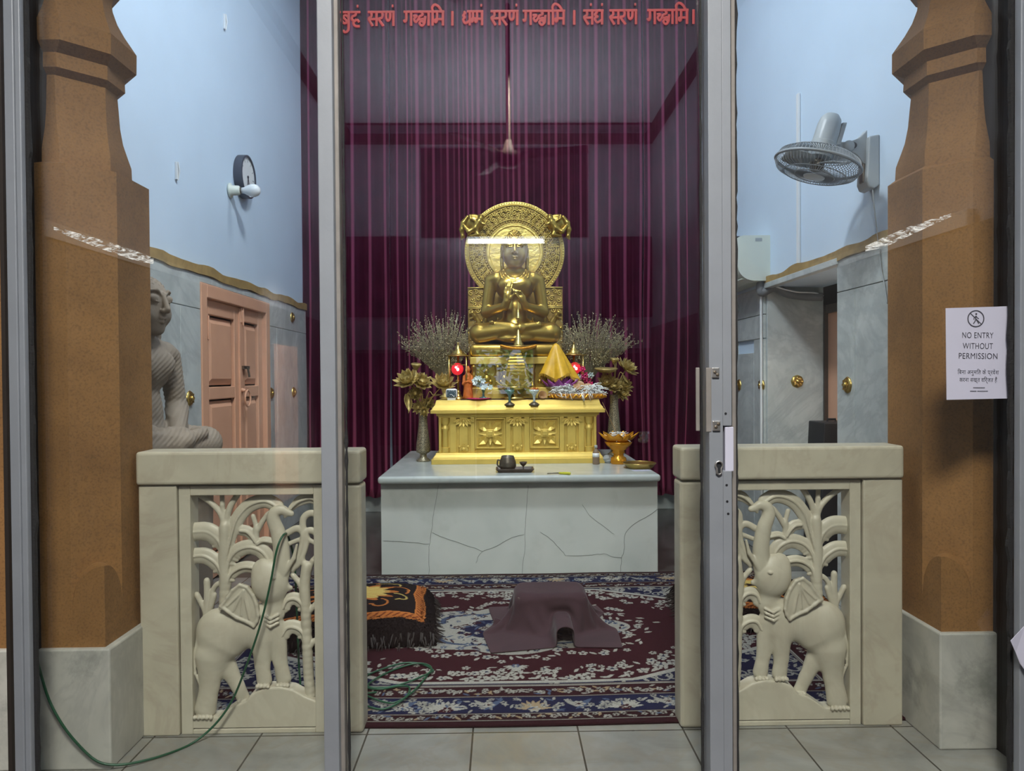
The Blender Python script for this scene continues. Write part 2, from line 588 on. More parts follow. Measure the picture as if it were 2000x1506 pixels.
class SDF:
    """blended solids on a grid, turned into one closed surface"""

    def __init__(s, lo, hi, h):
        s.lo = np.array(lo, float)
        s.h = h
        s.n = np.ceil((np.array(hi, float) - s.lo) / h).astype(int) + 1
        s.d = np.full(s.n, 1e3, np.float32)

    def _blk(s, lo, hi):
        a = np.maximum(0, np.floor((np.array(lo) - s.lo) / s.h).astype(int))
        b = np.minimum(s.n, np.ceil((np.array(hi) - s.lo) / s.h).astype(int) + 1)
        if (b <= a).any():
            return None
        sl = tuple(slice(i, j) for i, j in zip(a, b))
        g = np.meshgrid(*[s.lo[k] + s.h * np.arange(a[k], b[k]) for k in range(3)], indexing='ij')
        return sl, [x.astype(np.float32) for x in g]

    def _put(s, sl, dn, k, op):
        d = s.d[sl]
        if op == 'sub':
            a, b = -dn, d
            if k > 0:
                t = np.clip(0.5 - 0.5 * (b - a) / k, 0, 1)
                s.d[sl] = b * (1 - t) + a * t + k * t * (1 - t)
            else:
                s.d[sl] = np.maximum(a, b)
            return
        if k > 0:
            t = np.clip(0.5 + 0.5 * (d - dn) / k, 0, 1)
            s.d[sl] = d * (1 - t) + dn * t - k * t * (1 - t)
        else:
            s.d[sl] = np.minimum(d, dn)

    def cap(s, a, b, ra, rb=None, k=0.0, op='add', ys=1.0):
        """tapered capsule; ys>1 flattens it in y"""
        rb = ra if rb is None else rb
        a = np.array(a, float)
        b = np.array(b, float)
        R = max(ra, rb) + k + 2.5 * s.h
        q = s._blk(np.minimum(a, b) - R, np.maximum(a, b) + R)
        if q is None:
            return s
        sl, (X, Y, Z) = q
        ba = b - a
        ba[1] *= ys
        L = max(1e-12, float(ba @ ba))
        px, py, pz = X - a[0], (Y - a[1]) * ys, Z - a[2]
        t = np.clip((px * ba[0] + py * ba[1] + pz * ba[2]) / L, 0, 1)
        dn = np.sqrt((px - t * ba[0]) ** 2 + (py - t * ba[1]) ** 2 + (pz - t * ba[2]) ** 2) - (ra + t * (rb - ra))
        if ys > 1:
            dn = dn / (0.5 + 0.5 * ys)
        s._put(sl, dn, k, op)
        return s

    def path(s, pts, rs, k=0.0, ys=1.0, op='add'):
        if not isinstance(rs, (list, tuple)):
            rs = [rs] * len(pts)
        for i in range(len(pts) - 1):
            s.cap(pts[i], pts[i + 1], rs[i], rs[i + 1], k, op, ys)
        return s

    def ell(s, c, r, k=0.0, op='add', rot=None):
        c = np.array(c, float)
        r = np.array(r, float)
        R = r.max() + k + 2.5 * s.h
        if rot is None:
            q = s._blk(c - r - k - 2.5 * s.h, c + r + k + 2.5 * s.h)
        else:
            q = s._blk(c - R, c + R)
        if q is None:
            return s
        sl, G = q
        P = [G[i] - c[i] for i in range(3)]
        if rot is not None:
            m = np.array(rot.to_3x3()).T
            P = [m[i][0] * P[0] + m[i][1] * P[1] + m[i][2] * P[2] for i in range(3)]
        k0 = np.sqrt(sum((P[i] / r[i]) ** 2 for i in range(3)))
        k1 = np.sqrt(sum((P[i] / r[i] ** 2) ** 2 for i in range(3))) + 1e-9
        s._put(sl, k0 * (k0 - 1) / k1, k, op)
        return s

    def slab(s, poly, y0, y1, k=0.0, rnd=0.0):
        """polygon in x,z between y0 and y1"""
        P = np.array(poly, float)
        mn, mx = P.min(0), P.max(0)
        m = k + 2.5 * s.h
        q = s._blk((mn[0] - m, y0 - m, mn[1] - m), (mx[0] + m, y1 + m, mx[1] + m))
        sl, (X, Y, Z) = q
        x, z = X[:, 0, :], Z[:, 0, :]
        d = np.full(x.shape, 1e9, np.float32)
        ins = np.zeros(x.shape, bool)
        n = len(P)
        for i in range(n):
            a, b = P[i], P[(i + 1) % n]
            e = b - a
            t = np.clip(((x - a[0]) * e[0] + (z - a[1]) * e[1]) / max(1e-12, e @ e), 0, 1)
            d = np.minimum(d, (x - a[0] - t * e[0]) ** 2 + (z - a[1] - t * e[1]) ** 2)
            if a[1] != b[1]:
                c = (a[1] > z) != (b[1] > z)
                ins ^= c & (x < e[0] * (z - a[1]) / (b[1] - a[1]) + a[0])
        d2 = np.sqrt(d) * np.where(ins, -1, 1)
        d2 = d2[:, None, :] + rnd
        dy = np.maximum(y0 + rnd - Y, Y - y1 + rnd)
        dn = np.minimum(np.maximum(d2, dy), 0) + np.sqrt(np.maximum(d2, 0) ** 2 + np.maximum(dy, 0) ** 2) - rnd
        s._put(sl, dn.astype(np.float32), k, 'add')
        return s

    def mesh(s):
        d = s.d
        S = d < 0
        nx, ny, nz = (x - 1 for x in d.shape)
        cnt = np.zeros((nx, ny, nz), np.int8)
        offs = [(i, j, k) for i in (0, 1) for j in (0, 1) for k in (0, 1)]
        for (i, j, k) in offs:
            cnt += S[i:i + nx, j:j + ny, k:k + nz]
        act = (cnt > 0) & (cnt < 8)
        idx = np.full(act.shape, -1, np.int64)
        ijk = np.argwhere(act)
        idx[act] = np.arange(len(ijk))
        v = [np.clip(d[ijk[:, 0] + o[0], ijk[:, 1] + o[1], ijk[:, 2] + o[2]], -1e2, 1e2) for o in offs]
        acc = np.zeros((len(ijk), 3))
        c = np.zeros(len(ijk))
        for a in range(8):
            for b in range(a + 1, 8):
                if sum(abs(offs[a][q] - offs[b][q]) for q in range(3)) != 1:
                    continue
                m = (v[a] < 0) != (v[b] < 0)
                t = np.where(m, v[a] / np.where(m, v[a] - v[b], 1), 0)
                p = np.array(offs[a], float)[None, :] + t[:, None] * (np.array(offs[b], float) - np.array(offs[a], float))[None, :]
                acc += p * m[:, None]
                c += m
        verts = s.lo + s.h * (ijk + acc / c[:, None])
        fs = []
        A = S[:-1, 1:-1, 1:-1]
        B = S[1:, 1:-1, 1:-1]
        e = np.argwhere(A != B)
        i, j, k = e[:, 0], e[:, 1] + 1, e[:, 2] + 1
        q = np.stack([idx[i, j - 1, k - 1], idx[i, j, k - 1], idx[i, j, k], idx[i, j - 1, k]], 1)
        fl = ~S[i, j, k]
        q[fl] = q[fl][:, ::-1]
        fs.append(q)
        e = np.argwhere(S[1:-1, :-1, 1:-1] != S[1:-1, 1:, 1:-1])
        i, j, k = e[:, 0] + 1, e[:, 1], e[:, 2] + 1
        q = np.stack([idx[i - 1, j, k - 1], idx[i - 1, j, k], idx[i, j, k], idx[i, j, k - 1]], 1)
        fl = ~S[i, j, k]
        q[fl] = q[fl][:, ::-1]
        fs.append(q)
        e = np.argwhere(S[1:-1, 1:-1, :-1] != S[1:-1, 1:-1, 1:])
        i, j, k = e[:, 0] + 1, e[:, 1] + 1, e[:, 2]
        q = np.stack([idx[i - 1, j - 1, k], idx[i, j - 1, k], idx[i, j, k], idx[i - 1, j, k]], 1)
        fl = ~S[i, j, k]
        q[fl] = q[fl][:, ::-1]
        fs.append(q)
        return verts, np.concatenate(fs)


def spline(pts, n=6):
    """Catmull-Rom through the points"""
    P = [Vector(p) for p in pts]
    out = []
    for i in range(len(P) - 1):
        p0, p1, p2, p3 = P[max(i - 1, 0)], P[i], P[i + 1], P[min(i + 2, len(P) - 1)]
        for j in range(n):
            t = j / n
            out.append(0.5 * ((2 * p1) + (p2 - p0) * t + (2 * p0 - 5 * p1 + 4 * p2 - p3) * t * t + (3 * p1 - p0 - 3 * p2 + p3) * t ** 3))
    out.append(P[-1])
    return out


rng = random.Random(7)

# ---------------------------------------------------------------- the shrine room
XW = 1.925          # left wall at -XW
XR = 1.985          # right wall
YB = 7.22           # back wall
YC = 7.08           # curtain
ZC = 5.5            # ceiling
YP = 2.72           # railings
YG = 2.335          # glass
ZS = 2.04           # top of the marble dado


def yl(px, X):
    return atX(px, 735, X).y


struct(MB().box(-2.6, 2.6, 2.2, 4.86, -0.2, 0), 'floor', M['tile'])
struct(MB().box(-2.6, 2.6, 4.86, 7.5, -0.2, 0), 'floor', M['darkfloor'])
struct(MB().box(-2.6, 2.9, 2.4, 7.5, ZC, ZC + 0.2), 'ceiling', M['plaster'])
struct(MB().box(-2.4, 2.9, YB, YB + 0.2, 0, ZC), 'wall_back', M['plaster'])
struct(MB().box(-XW, XR, YB - 0.03, YB, 0, 0.19), 'baseboard_back', M['dado'], bevel=0.004)

# left wall with its doorway
dy0, dy1, dz = atX(386, 700, -XW).y, atX(521, 700, -XW).y, atX(386, 551, -XW).z
mb = MB()
mb.box(-XW - 0.25, -XW, 2.5, dy0, 0, ZC)
mb.box(-XW - 0.25, -XW, dy1, YB, 0, ZC)
mb.box(-XW - 0.25, -XW, dy0, dy1, dz, ZC)
mb.box(-XW - 0.25, -XW - 0.12, dy0, dy1, 0, dz)
struct(mb, 'wall_left', M['plaster'])

# marble dado slabs on the left wall
g = 0.0022
ya, yb2, yc = atX(346, 700, -XW).y, atX(536, 700, -XW).y, atX(599, 700, -XW).y
zseam = atX(390, 605, -XW).z
zs2 = atX(560, 645, -XW).z
mb = MB()
for (y0, y1, z0, z1) in ((2.5, ya, 0, zseam), (ya, dy0, 0, zseam), (2.5, dy0, zseam, ZS - 0.03), (dy0, dy1, dz, ZS - 0.03),
                         (dy1, yb2, 0, zs2), (yb2, yc, 0, zs2), (yc, YB, 0, zs2), (dy1, YB, zs2, ZS - 0.03)):
    mb.box(-XW - 0.01, -XW + 0.022, y0 + g, y1 - g, z0 + g, z1 - g)
struct(mb, 'trim_1', M['dado'], bevel=0.002, seg=1)


def wavy_strip(name, X, sgn, y0, y1, zb):
    mb = MB()
    rings = []
    n = 60
    for i in range(n + 1):
        y = y0 + (y1 - y0) * i / n
        a = 0.006 * math.sin(y * 7.1) + 0.004 * math.sin(y * 17.3 + 1) + rng.uniform(-0.002, 0.002)
        t = 0.058 + 0.006 * math.sin(y * 11)
        rings.append([(X - sgn * 0.01, y, zb + a), (X + sgn * 0.032, y, zb + a), (X + sgn * 0.032, y, zb + t + a), (X - sgn * 0.01, y, zb + t + a)])
    mb.loft(rings)
    struct(mb, name, M['gold_trim'])


wavy_strip('trim_2', -XW, 1, 2.5, YB, ZS - 0.03)

# right wall: opening to a side passage
oy0, oy1, oz = yl(1642, XR), yl(1497, XR), atX(1600, 528, XR).z
mb = MB()
mb.box(XR, XR + 0.42, 2.5, oy0 - 0.02, 0, ZC)
mb.box(XR, XR + 0.42, oy1, YB, 0, ZC)
mb.box(XR, XR + 0.42, oy0 - 0.02, oy1, oz, ZC)
struct(mb, 'wall_right', M['plaster'])
struct(MB().box(XR + 0.42, XR + 0.95, oy0 - 0.6, oy0 - 0.5, 0, 2.4).box(XR + 0.42, XR + 0.95, oy1 + 0.03, oy1 + 0.15, 0, 2.4)
       .box(XR + 0.85, XR + 0.95, oy0 - 0.5, oy1 + 0.03, 0, 2.4).box(XR + 0.42, XR + 0.95, oy0 - 0.6, oy1 + 0.15, 2.3, 2.4), 'wall_passage', M['hallbrown'])
yd = yl(1677, XR)
zr = atX(1690, 560, XR).z
mb = MB()
for (y0, y1, z0, z1) in ((2.5, yd, 0, zr), (yd, oy0, 0, zr), (2.5, oy0, zr, ZS - 0.03), (oy0, oy1, oz, ZS - 0.03),
                         (oy1, yl(1478, XR), 0, 1.62), (yl(1478, XR), yl(1443, XR), 0, 1.52), (yl(1443, XR), YB, 0, 1.62),
                         (oy1, YB, 1.62, 1.80), (oy1, YB, 1.80, ZS - 0.03)):
    mb.box(XR - 0.022, XR + 0.01, y0 + g, y1 - g, z0 + g, z1 - g)
# the jambs of the opening
mb.box(XR, XR + 0.42, oy1 - 0.02, oy1 + 0.005, 0, oz)
mb.box(XR, XR + 0.42, oy0 - 0.022, oy0, 0, oz)
struct(mb, 'trim_3', M['dado'], bevel=0.002, seg=1)
wavy_strip('trim_4', XR, -1, 2.5, oy1 + 0.02, ZS - 0.03)
struct(MB().box(XR - 0.035, XR + 0.02, oy0 - 0.02, oy1, oz - 0.01, oz + 0.028), 'trim_5', M['dado'], bevel=0.003)


# ---- peach double door in the left wall (door_1) and the leaf glimpsed in the passage (door_2)
def panel_leaf(root, y0, y1, z0, z1, X, sgn, name='leaf'):
    """one leaf: stiles, rails and raised panels facing sgn*X"""
    mb = MB()
    t = 0.035
    st, n = 0.10, 3
    zs = [z0 + 0.10, z0 + (z1 - z0) * 0.345, z0 + (z1 - z0) * 0.665, z1 - 0.10 + 0.045]
    mb.box(X - sgn * t, X, y0, y0 + st, z0, z1)
    mb.box(X - sgn * t, X, y1 - st, y1, z0, z1)
    zz = [z0] + zs[1:3] + [z1]
    rail = 0.085
    cuts = []
    for i in range(n):
        a = zz[i] + (0.15 if i == 0 else rail / 2)
        b = zz[i + 1] - (0.10 if i == n - 1 else rail / 2)
        cuts.append((a, b))
    edges = [z0] + [v for c in cuts for v in c] + [z1]
    for i in range(0, len(edges), 2):
        mb.box(X - sgn * t, X, y0 + st, y1 - st, edges[i], edges[i + 1])
    o = mb.build(name, M['peach'], root, bevel=0.006)
    for a, b in cuts:
        p = MB()
        q0, q1 = y0 + st, y1 - st
        rings = []
        for ins, dx in ((0, -0.030), (0.012, -0.030), (0.055, -0.006), (0.06, -0.006)):
            rings.append([(X + sgn * dx, q0 + ins, a + ins), (X + sgn * dx, q1 - ins, a + ins), (X + sgn * dx, q1 - ins, b - ins), (X + sgn * dx, q0 + ins, b - ins)])
        p.loft(rings, caps=True)
        p.build('panel', M['peach'], o)
    return o


d1 = thing('door_1', 'peach painted double door with raised panels in the marble wall', 'door', (-XW, (dy0 + dy1) / 2, 0))
d1['kind'] = 'structure'
fw = 0.09
mb = MB()
mb.box(-XW - 0.10, -XW + 0.03, dy0, dy0 + fw, 0, dz)
mb.box(-XW - 0.10, -XW + 0.03, dy1 - fw, dy1, 0, dz)
mb.box(-XW - 0.10, -XW + 0.03, dy0 + fw, dy1 - fw, dz - fw, dz)
mb.build('frame', M['peach'], d1, bevel=0.006)
ym = yl(470, -XW)
XL = -XW - 0.005
panel_leaf(d1, dy0 + fw, ym, 0.01, dz - fw, XL, 1)
panel_leaf(d1, ym + 0.003, dy1 - fw, 0.01, dz - fw, XL, 1)
MB().box(XL - 0.02, XL + 0.012, ym - 0.025, ym + 0.028, 0.02, dz - fw - 0.01).build('cover_strip', M['peach'], d1, bevel=0.004)
p = atX(480, 718, XL + 0.02)
MB().box(XL, XL + 0.03, p.y - 0.06, p.y + 0.06, p.z - 0.012, p.z + 0.012).tube([(XL + 0.035, p.y, p.z), (XL + 0.04, p.y + 0.02, p.z - 0.07)], 0.008).build('latch', M['darkmetal'], d1)
p = atX(481, 778, XL + 0.04)
MB().tube([(p.x + 0.012, p.y + 0.055 * math.cos(a), p.z + 0.06 * math.sin(a)) for a in np.linspace(0, 2 * math.pi, 20)[:-1]], 0.007, 6, True)\
    .lathe((XL, p.y - 0.01, p.z + 0.06), [(0.018, 0), (0.014, 0.03), (0.006, 0.04)], 12, (1, 0, 0)).build('ring_handle', M['peach'], d1, True)
for (px, py) in ((404, 640), (472, 615)):
    p = atX(px, py, XL + 0.01)
    MB().box(XL, XL + 0.018, p.y - 0.03, p.y + 0.03, p.z - 0.06, p.z + 0.05).tube([(XL + 0.02, p.y, p.z - 0.08), (XL + 0.02, p.y, p.z + 0.08)], 0.008).build('hinge', M['peach'], d1, bevel=0.003)

d2 = thing('door_2', 'peach door leaf glimpsed inside the side passage', 'door', (XR + 0.46, oy1 - 0.5, 0))
d2['kind'] = 'structure'
pt = atX(1613, 610, XR + 0.46)
MB().box(XR + 0.445, XR + 0.48, oy0 - 0.4, oy1 - 0.03, 0.0, 1.80).build('leaf', M['peach'], d2, bevel=0.004)
MB().box(XR + 0.42, XR + 0.455, oy1 - 0.042, oy1 - 0.02, 0, 1.86).box(XR + 0.42, XR + 0.455, oy0 - 0.4, oy1 - 0.055, 1.80, 1.86).build('frame', M['hallbrown'], d2)


# ---------------------------------------------------------------- pillars
def pillar(side):
    L = side < 0
    name = 'wall_pillar_left' if L else 'wall_pillar_right'
    yf = 2.50 if L else 2.545
    corner = at(205, 1200, yf) if L else at(1838, 1180, yf)
    xi = corner.x
    sil = [(287, 367), (281, 360), (280, 335), (274, 312), (269, 292), (265, 262), (263, 230), (261, 201), (271, 191), (270, 165), (285, 150), (285, 112),
           (277, 98), (269, 84), (260, 64), (254, 42), (253, 30), (255, 18), (262, 6), (270, -2), (272, -20), (262, -40), (256, -70), (256, -120), (275, -160), (300, -190), (300, -260)]
    yq = yf + 0.34
    ref = at(297 if L else 1722, 400, yq).x
    c = 0.115
    prof = []
    for (px, py) in sil:
        if L:
            p = at(px - 0.0125 * (py - 400) * 0.25, py, yq)
            o = p.x - ref
        else:
            p = at(2006 - px, py - 6, yq)
            o = ref - p.x
        prof.append((p.z, o))
    prof[0] = (prof[0][0], 0.0)
    prof = [(0.40, 0.0), (prof[0][0] - 0.002, 0.0)] + [(z, o - 0.013) for z, o in prof[1:]]
    xo = -2.35 if L else 2.45
    yb = yf + 0.47
    s = 1 if L else -1

    def ring(z, o):
        i, u = xi + s * o, xo - s * o
        f, b = yf - o, yb + o
        P = [(u, f + 0), (i - s * c, f), (i, f + c), (i, b - c), (i - s * c, b), (u, b)]
        if not L:
            P = P[::-1]
        return [(x, y, z) for x, y in P]
    mb = MB()
    mb.loft([ring(z, o) for z, o in prof])
    # the corner block below the chamfer, with an arched top (the chamfer stop)
    za = at(200, 1106, yf).z if L else at(1832, 1088, yf).z
    zl = at(148, 1198, yf).z if L else at(1915, 1180, yf).z
    A = Vector((xi - s * c, yf, 0))
    B = Vector((xi, yf + c, 0))
    nrm = Vector((s, -1, 0)).normalized()
    ins, outs, n = [], [], 20
    for k in range(n + 1):
        t = k / n
        p = A.lerp(B, t)
        h = zl + (za - zl) * math.sqrt(max(0, 1 - (2 * t - 1) ** 2))
        q = p + nrm * (c * math.sqrt(2) * min(t, 1 - t))
        ins.append((p.x, p.y, h))
        outs.append((q.x, q.y, h))
    vs = ins + outs + [(x, y, 0.40) for x, y, _ in outs]
    m = n + 1
    fs = []
    for k in range(n):
        fs.append((k, k + 1, m + k + 1, m + k))
        fs.append((m + k, m + k + 1, 2 * m + k + 1, 2 * m + k))
    if not L:
        fs = [f[::-1] for f in fs]
    mb.add(vs, [f[::-1] for f in fs])
    struct(mb, name, M['sandstone'], auto=25)
    zp = at(215, 1268, yf - 0.02).z if L else at(1838, 1238, yf - 0.02).z
    xp = at(215, 1350, yf - 0.02).x if L else at(1836, 1330, yf - 0.02).x
    pb = MB().box(min(xo, xp), max(xo, xp), yf - 0.02, yb + 0.02, 0, zp)
    struct(pb, 'baseboard_pillar_left' if L else 'baseboard_pillar_right', M['plinth'], bevel=0.006)
    return xi


xpl = pillar(-1)
xpr = pillar(1)
struct(MB().box(-2.6, 2.9, 2.38, 2.98, 3.18, 5.5), 'wall_front', M['plaster'])

# ---------------------------------------------------------------- glazed front: two fixed lights and the sliding door
FY0, FY1 = 2.27, 2.33


def X_at(px, Y=2.30):
    return at(px, 750, Y).x


Z0, Z1 = -0.25, 3.15


def post(mb, pa, pb, y0, y1):
    return mb.box(X_at(pa, y0), X_at(pb, y0), y0, y1, Z0, Z1)      # pa, pb: where the front edges show


def ragged(mb, px, w, y, seed, z0=Z0, z1=Z1):
    r = random.Random(seed)
    x = X_at(px, y)
    rings = []
    z = z0
    while z < z1:
        a = w * r.uniform(0.5, 1.5) * (1.6 if r.random() < 0.08 else 1)
        rings.append([(x - a, y - 0.002, z), (x + a * 0.7, y - 0.002, z), (x + a * 0.7, y + 0.012, z), (x - a, y + 0.012, z)])
        z += r.uniform(0.02, 0.06)
    return mb.loft(rings)


w1 = thing('window_1', 'fixed glass panel with pale aluminium frame before the brown pillar', 'window', (X_at(340), 2.3, 0))
w1['kind'] = 'structure'
post(post(MB(), 17, 36, FY0, 2.30), 36.2, 49, FY0 + 0.008, 2.30).build('frame', M['alu'], w1, bevel=0.003)
post(MB(), 625.5, 655, FY0, 2.343).build('frame', M['alu'], w1, bevel=0.003)
ragged(MB(), 61, 0.006, 2.303, 1).build('gasket', M['rubber'], w1)
MB().box(X_at(30), X_at(640), YG - 0.003, YG + 0.003, Z0, Z1).build('pane', M['glass'], w1)

d3 = thing('door_3', 'sliding glass door with red lettering and worn aluminium stiles', 'door', (X_at(1020), 2.3, 0))
d3['kind'] = 'structure'
post(MB(), 656, 666.5, 2.30, 2.3455).build('stile', M['alu_side'], d3, bevel=0.003)
post(MB(), 1380, 1392, 2.30, 2.3455).build('stile', M['alu_side'], d3, bevel=0.003)
ragged(MB(), 675, 0.003, 2.325, 2).build('gasket', M['rubber'], d3)
ragged(MB(), 1371, 0.0035, 2.325, 3).build('gasket', M['rubber'], d3)
MB().box(X_at(670), X_at(1376), YG - 0.003, YG + 0.003, Z0, Z1).build('pane', M['glass'], d3)

w2 = thing('window_2', 'fixed glass panel with notched aluminium lock post, paper notice on it', 'window', (X_at(1700), 2.3, 0))
w2['kind'] = 'structure'
fr = post(MB(), 1385, 1412, FY0, 2.343).build('frame', M['alu'], w2, bevel=0.002)
mb = MB()
zc1 = at(1420, 832, FY0).z
zc2 = at(1420, 920, FY0).z
xa, xb = X_at(1412.5, FY0), X_at(1430, FY0)
mb.box(xa, xb, FY0 + 0.004, FY1, zc1, Z1).box(xa, xb, FY0 + 0.004, FY1, Z0, zc2)
mb.build('frame', M['alu'], w2, bevel=0.002)
MB().box(X_at(1417, FY0), X_at(1434, FY0), FY0 + 0.006, FY1, zc2 - 0.002, zc1 - 0.004).build('filler_strip', M['paper'], w2, bevel=0.002, label='pale pinkish filler strip')
post(MB(), 1430, 1437, FY0 + 0.03, FY1 + 0.015).build('frame', M['alu_side'], w2)
ragged(MB(), 1438, 0.006, 2.325, 4).build('gasket', M['rubber'], w2)
ragged(MB(), 1976, 0.006, 2.303, 5).build('gasket', M['rubber'], w2)
post(MB(), 1993, 2040, FY0, 2.30).build('frame', M['alu'], w2, bevel=0.003)
MB().box(X_at(1436), X_at(1985), YG - 0.003, YG + 0.003, Z0, Z1).build('pane', M['glass'], w2)
# lock parts on the post
ly = FY0 - 0.004


def plate(px0, px1, py0, py1, nm, mat, dpt=0.006, scr=()):
    a, b = at(px0, py1, ly), at(px1, py0, ly)
    o = MB().box(a.x, b.x, ly - dpt + 0.004, FY0 + 0.004, a.z, b.z).build(nm, mat, w2, bevel=0.002)
    for (sx, sy) in scr:
        c = at(sx, sy, ly)
        MB().lathe((c.x, ly - dpt + 0.005, c.z), [(0.0055, 0), (0.0055, 0.002), (0.003, 0.003)], 12, (0, -1, 0)).build('screw', M['darkmetal'], o, True)
    return o


plate(1391, 1405, 718, 738, 'strike_plate', M['steel'], 0.006, ((1396, 727), (1401, 732)))
plate(1392, 1407, 822, 842, 'strike_plate', M['steel'], 0.006, ((1403, 828), (1398, 834)))
plate(1380, 1390, 718, 844, 'worn_recess', M['alu_side'], 0.002)
plate(1360, 1367, 718, 842, 'pull_plate', M['alu_side'], 0.002)
for (px, py) in ((1418, 808), (1420, 948), (1421, 980), (1423, 1004)):
    c = at(px, py, FY0)
    MB().lathe((c.x, FY0 + 0.006, c.z), [(0.004, 0), (0.004, 0.003)], 10, (0, -1, 0)).build('screw_hole', M['black'], w2)
c = at(1404, 913, ly)
kh = MB()
pts = [(c.x + r * math.cos(a) * 0.9, ly - 0.002, c.z + 0.007 + r * math.sin(a)) for r, a in [(0.0125, math.radians(q)) for q in range(-50, 231, 20)]]
pts += [(c.x - 0.0075, ly - 0.002, c.z - 0.018), (c.x, ly - 0.002, c.z - 0.023), (c.x + 0.0075, ly - 0.002, c.z - 0.018)]
ko = kh.tube(pts, 0.003, 8, True).build('lock_cylinder', M['steel'], w2, True)
MB().prism([(q[0], ly + 0.002, q[2]) for q in pts], (0, 0.006, 0)).build('keyway', M['black'], ko)

struct(MB().box(-1.613, -1.600, 2.345, 2.62, Z0, 3.18), 'trim_11', M['jamb'])
struct(MB().box(1.768, 1.785, 2.345, 2.66, Z0, 3.18), 'trim_12', M['jamb'])

# ---------------------------------------------------------------- the entrance hall behind the photographer (mirrored in the glass)
HB, HX, HZ = -5.9, 2.25, 5.05
VB = 2 * YG - HB                      # depth at which the glass mirrors the hall's end wall


def hb(px, py):
    p = at(px, py, VB)
    return p.x, p.z


struct(MB().box(-2.6, 2.6, HB - 0.2, 2.2, -0.4, -0.2), 'floor_hall', M['hallfloor'])
struct(MB().box(-HX - 0.2, -HX, HB, 2.27, -0.2, HZ), 'wall_hall_left', M['hallwall'])
struct(MB().box(HX, HX + 0.2, HB, 2.27, -0.2, HZ), 'wall_hall_right', M['hallwall'])
struct(MB().box(-HX - 0.2, HX + 0.2, HB - 0.2, 2.38, HZ, HZ + 0.2), 'ceiling_hall', M['hallceil'])
struct(MB().box(-HX, -HX + 0.03, HB, 2.2, -0.2, 2.05).box(HX - 0.03, HX, HB, 2.2, -0.2, 2.05), 'trim_9', M['halldado'])
(xa, za), (xb, zb) = hb(930, 770), hb(1042, 682)
struct(MB().box(-HX, xa - 0.02, HB, HB + 0.015, -0.2, 1.75).box(xb + 0.02, HX, HB, HB + 0.015, -0.2, 1.75), 'trim_10', M['halldado'])
mb = MB()
mb.box(-HX, xa, HB - 0.2, HB, -0.2, HZ).box(xb, HX, HB - 0.2, HB, -0.2, HZ).box(xa, xb, HB - 0.2, HB, zb, HZ)
struct(mb, 'wall_hall_end', M['hallwall'])
struct(MB().box(xa, xb, HB - 0.12, HB - 0.08, -0.2, za), 'doorway_glare_block', M['halldark'])  # added dark board that blocks glare from the lower doorway
mb = MB()
for (x0, y0, x1, y1) in ((823, 465, 1147, 290), (1175, 620, 1335, 462), (664, 620, 800, 462), (684, 870, 728, 690), (740, 870, 790, 690), (1212, 870, 1262, 690), (1275, 870, 1330, 690)):
    a, b = hb(x0, y0), hb(x1, y1)
    mb.box(max(-HX + 0.01, a[0]), min(HX - 0.01, b[0]), HB - 0.02, HB + 0.02, a[1], b[1])
struct(mb, 'window_3', M['halldark'])
mb = MB()
for y0, y1, dpt in ((282, 266, 0.12), (244, 238, 0.06)):
    mb.box(-HX, HX, HB, HB + dpt, hb(1000, y0)[1], hb(1000, y1)[1])
for sx in (-1, 1):
    mb.box(sx * (HX - 0.10), sx * HX, HB, 2.2, hb(1000, 282)[1], hb(1000, 262)[1])
struct(mb, 'trim_6', M['hallbrown'])
mb = MB()
for sx in (-1, 1):
    mb.box(min(sx * HX, sx * (HX - 0.04)), max(sx * HX, sx * (HX - 0.04)), -0.4, 1.3, 2.05, 2.13)
struct(mb, 'trim_7', M['white'])
# planked peach shutter on the hall's side wall
mb = MB()
for k in range(5):
    mb.box(-HX + 0.03, -HX + 0.06, -3.1 + 0.16 * k, -3.1 + 0.16 * k + 0.15, 0.1, 1.68)
struct(mb, 'door_5', M['peach'], bevel=0.004)

tl = thing('tube_light', 'lit white tube lamp mirrored across the golden statue', 'lamp', (0, HB + 0.06, 3.3))
(xa, za), (xb, zb) = hb(915, 477), hb(1060, 469)
MB().box(xa - 0.03, xb + 0.03, HB, HB + 0.05, za - 0.01, zb + 0.05).build('batten', M['white'], tl, bevel=0.006)
zt = (za + zb) / 2
MB().tube([(xa, HB + 0.085, zt), (xb, HB + 0.085, zt)], 0.030, 12).build('tube', M['tube'], tl, True)

cf = thing('ceiling_fan', 'dark ceiling fan on a long rod mirrored in the door glass', 'fan', (0, 0, HZ))
VF = 7.0
YF = 2 * YG - VF
a = at(993, 290, VF)
MB().tube([(a.x, YF, a.z), (a.x, YF, HZ)], 0.022, 8).build('rod', M['hallbrown'], cf)
MB().lathe((a.x, YF, a.z - 0.12), [(0.02, -0.06), (0.10, -0.05), (0.13, 0.0), (0.13, 0.06), (0.06, 0.1), (0.03, 0.2)], 20).build('motor', M['hallbrown'], cf, True)
MB().lathe((a.x, YF, HZ - 0.05), [(0.5, 0.04), (0.52, 0.0), (0.35, -0.02), (0.12, -0.05), (0.1, -0.04)], 24, lobes=8, la=0.05).build('ceiling_rose', M['hallceil'], cf, True)
for ang in (10, 130, 250):
    q = math.radians(ang)
    dx, dyy = math.cos(q), math.sin(q)
    MB().obox((a.x + dx * 0.45, YF + dyy * 0.45, a.z - 0.06), (dx * 0.32, dyy * 0.32, 0.012), (-dyy * 0.065, dx * 0.065, 0.015), (0, 0, 0.004)).build('blade', M['hallbrown'], cf)

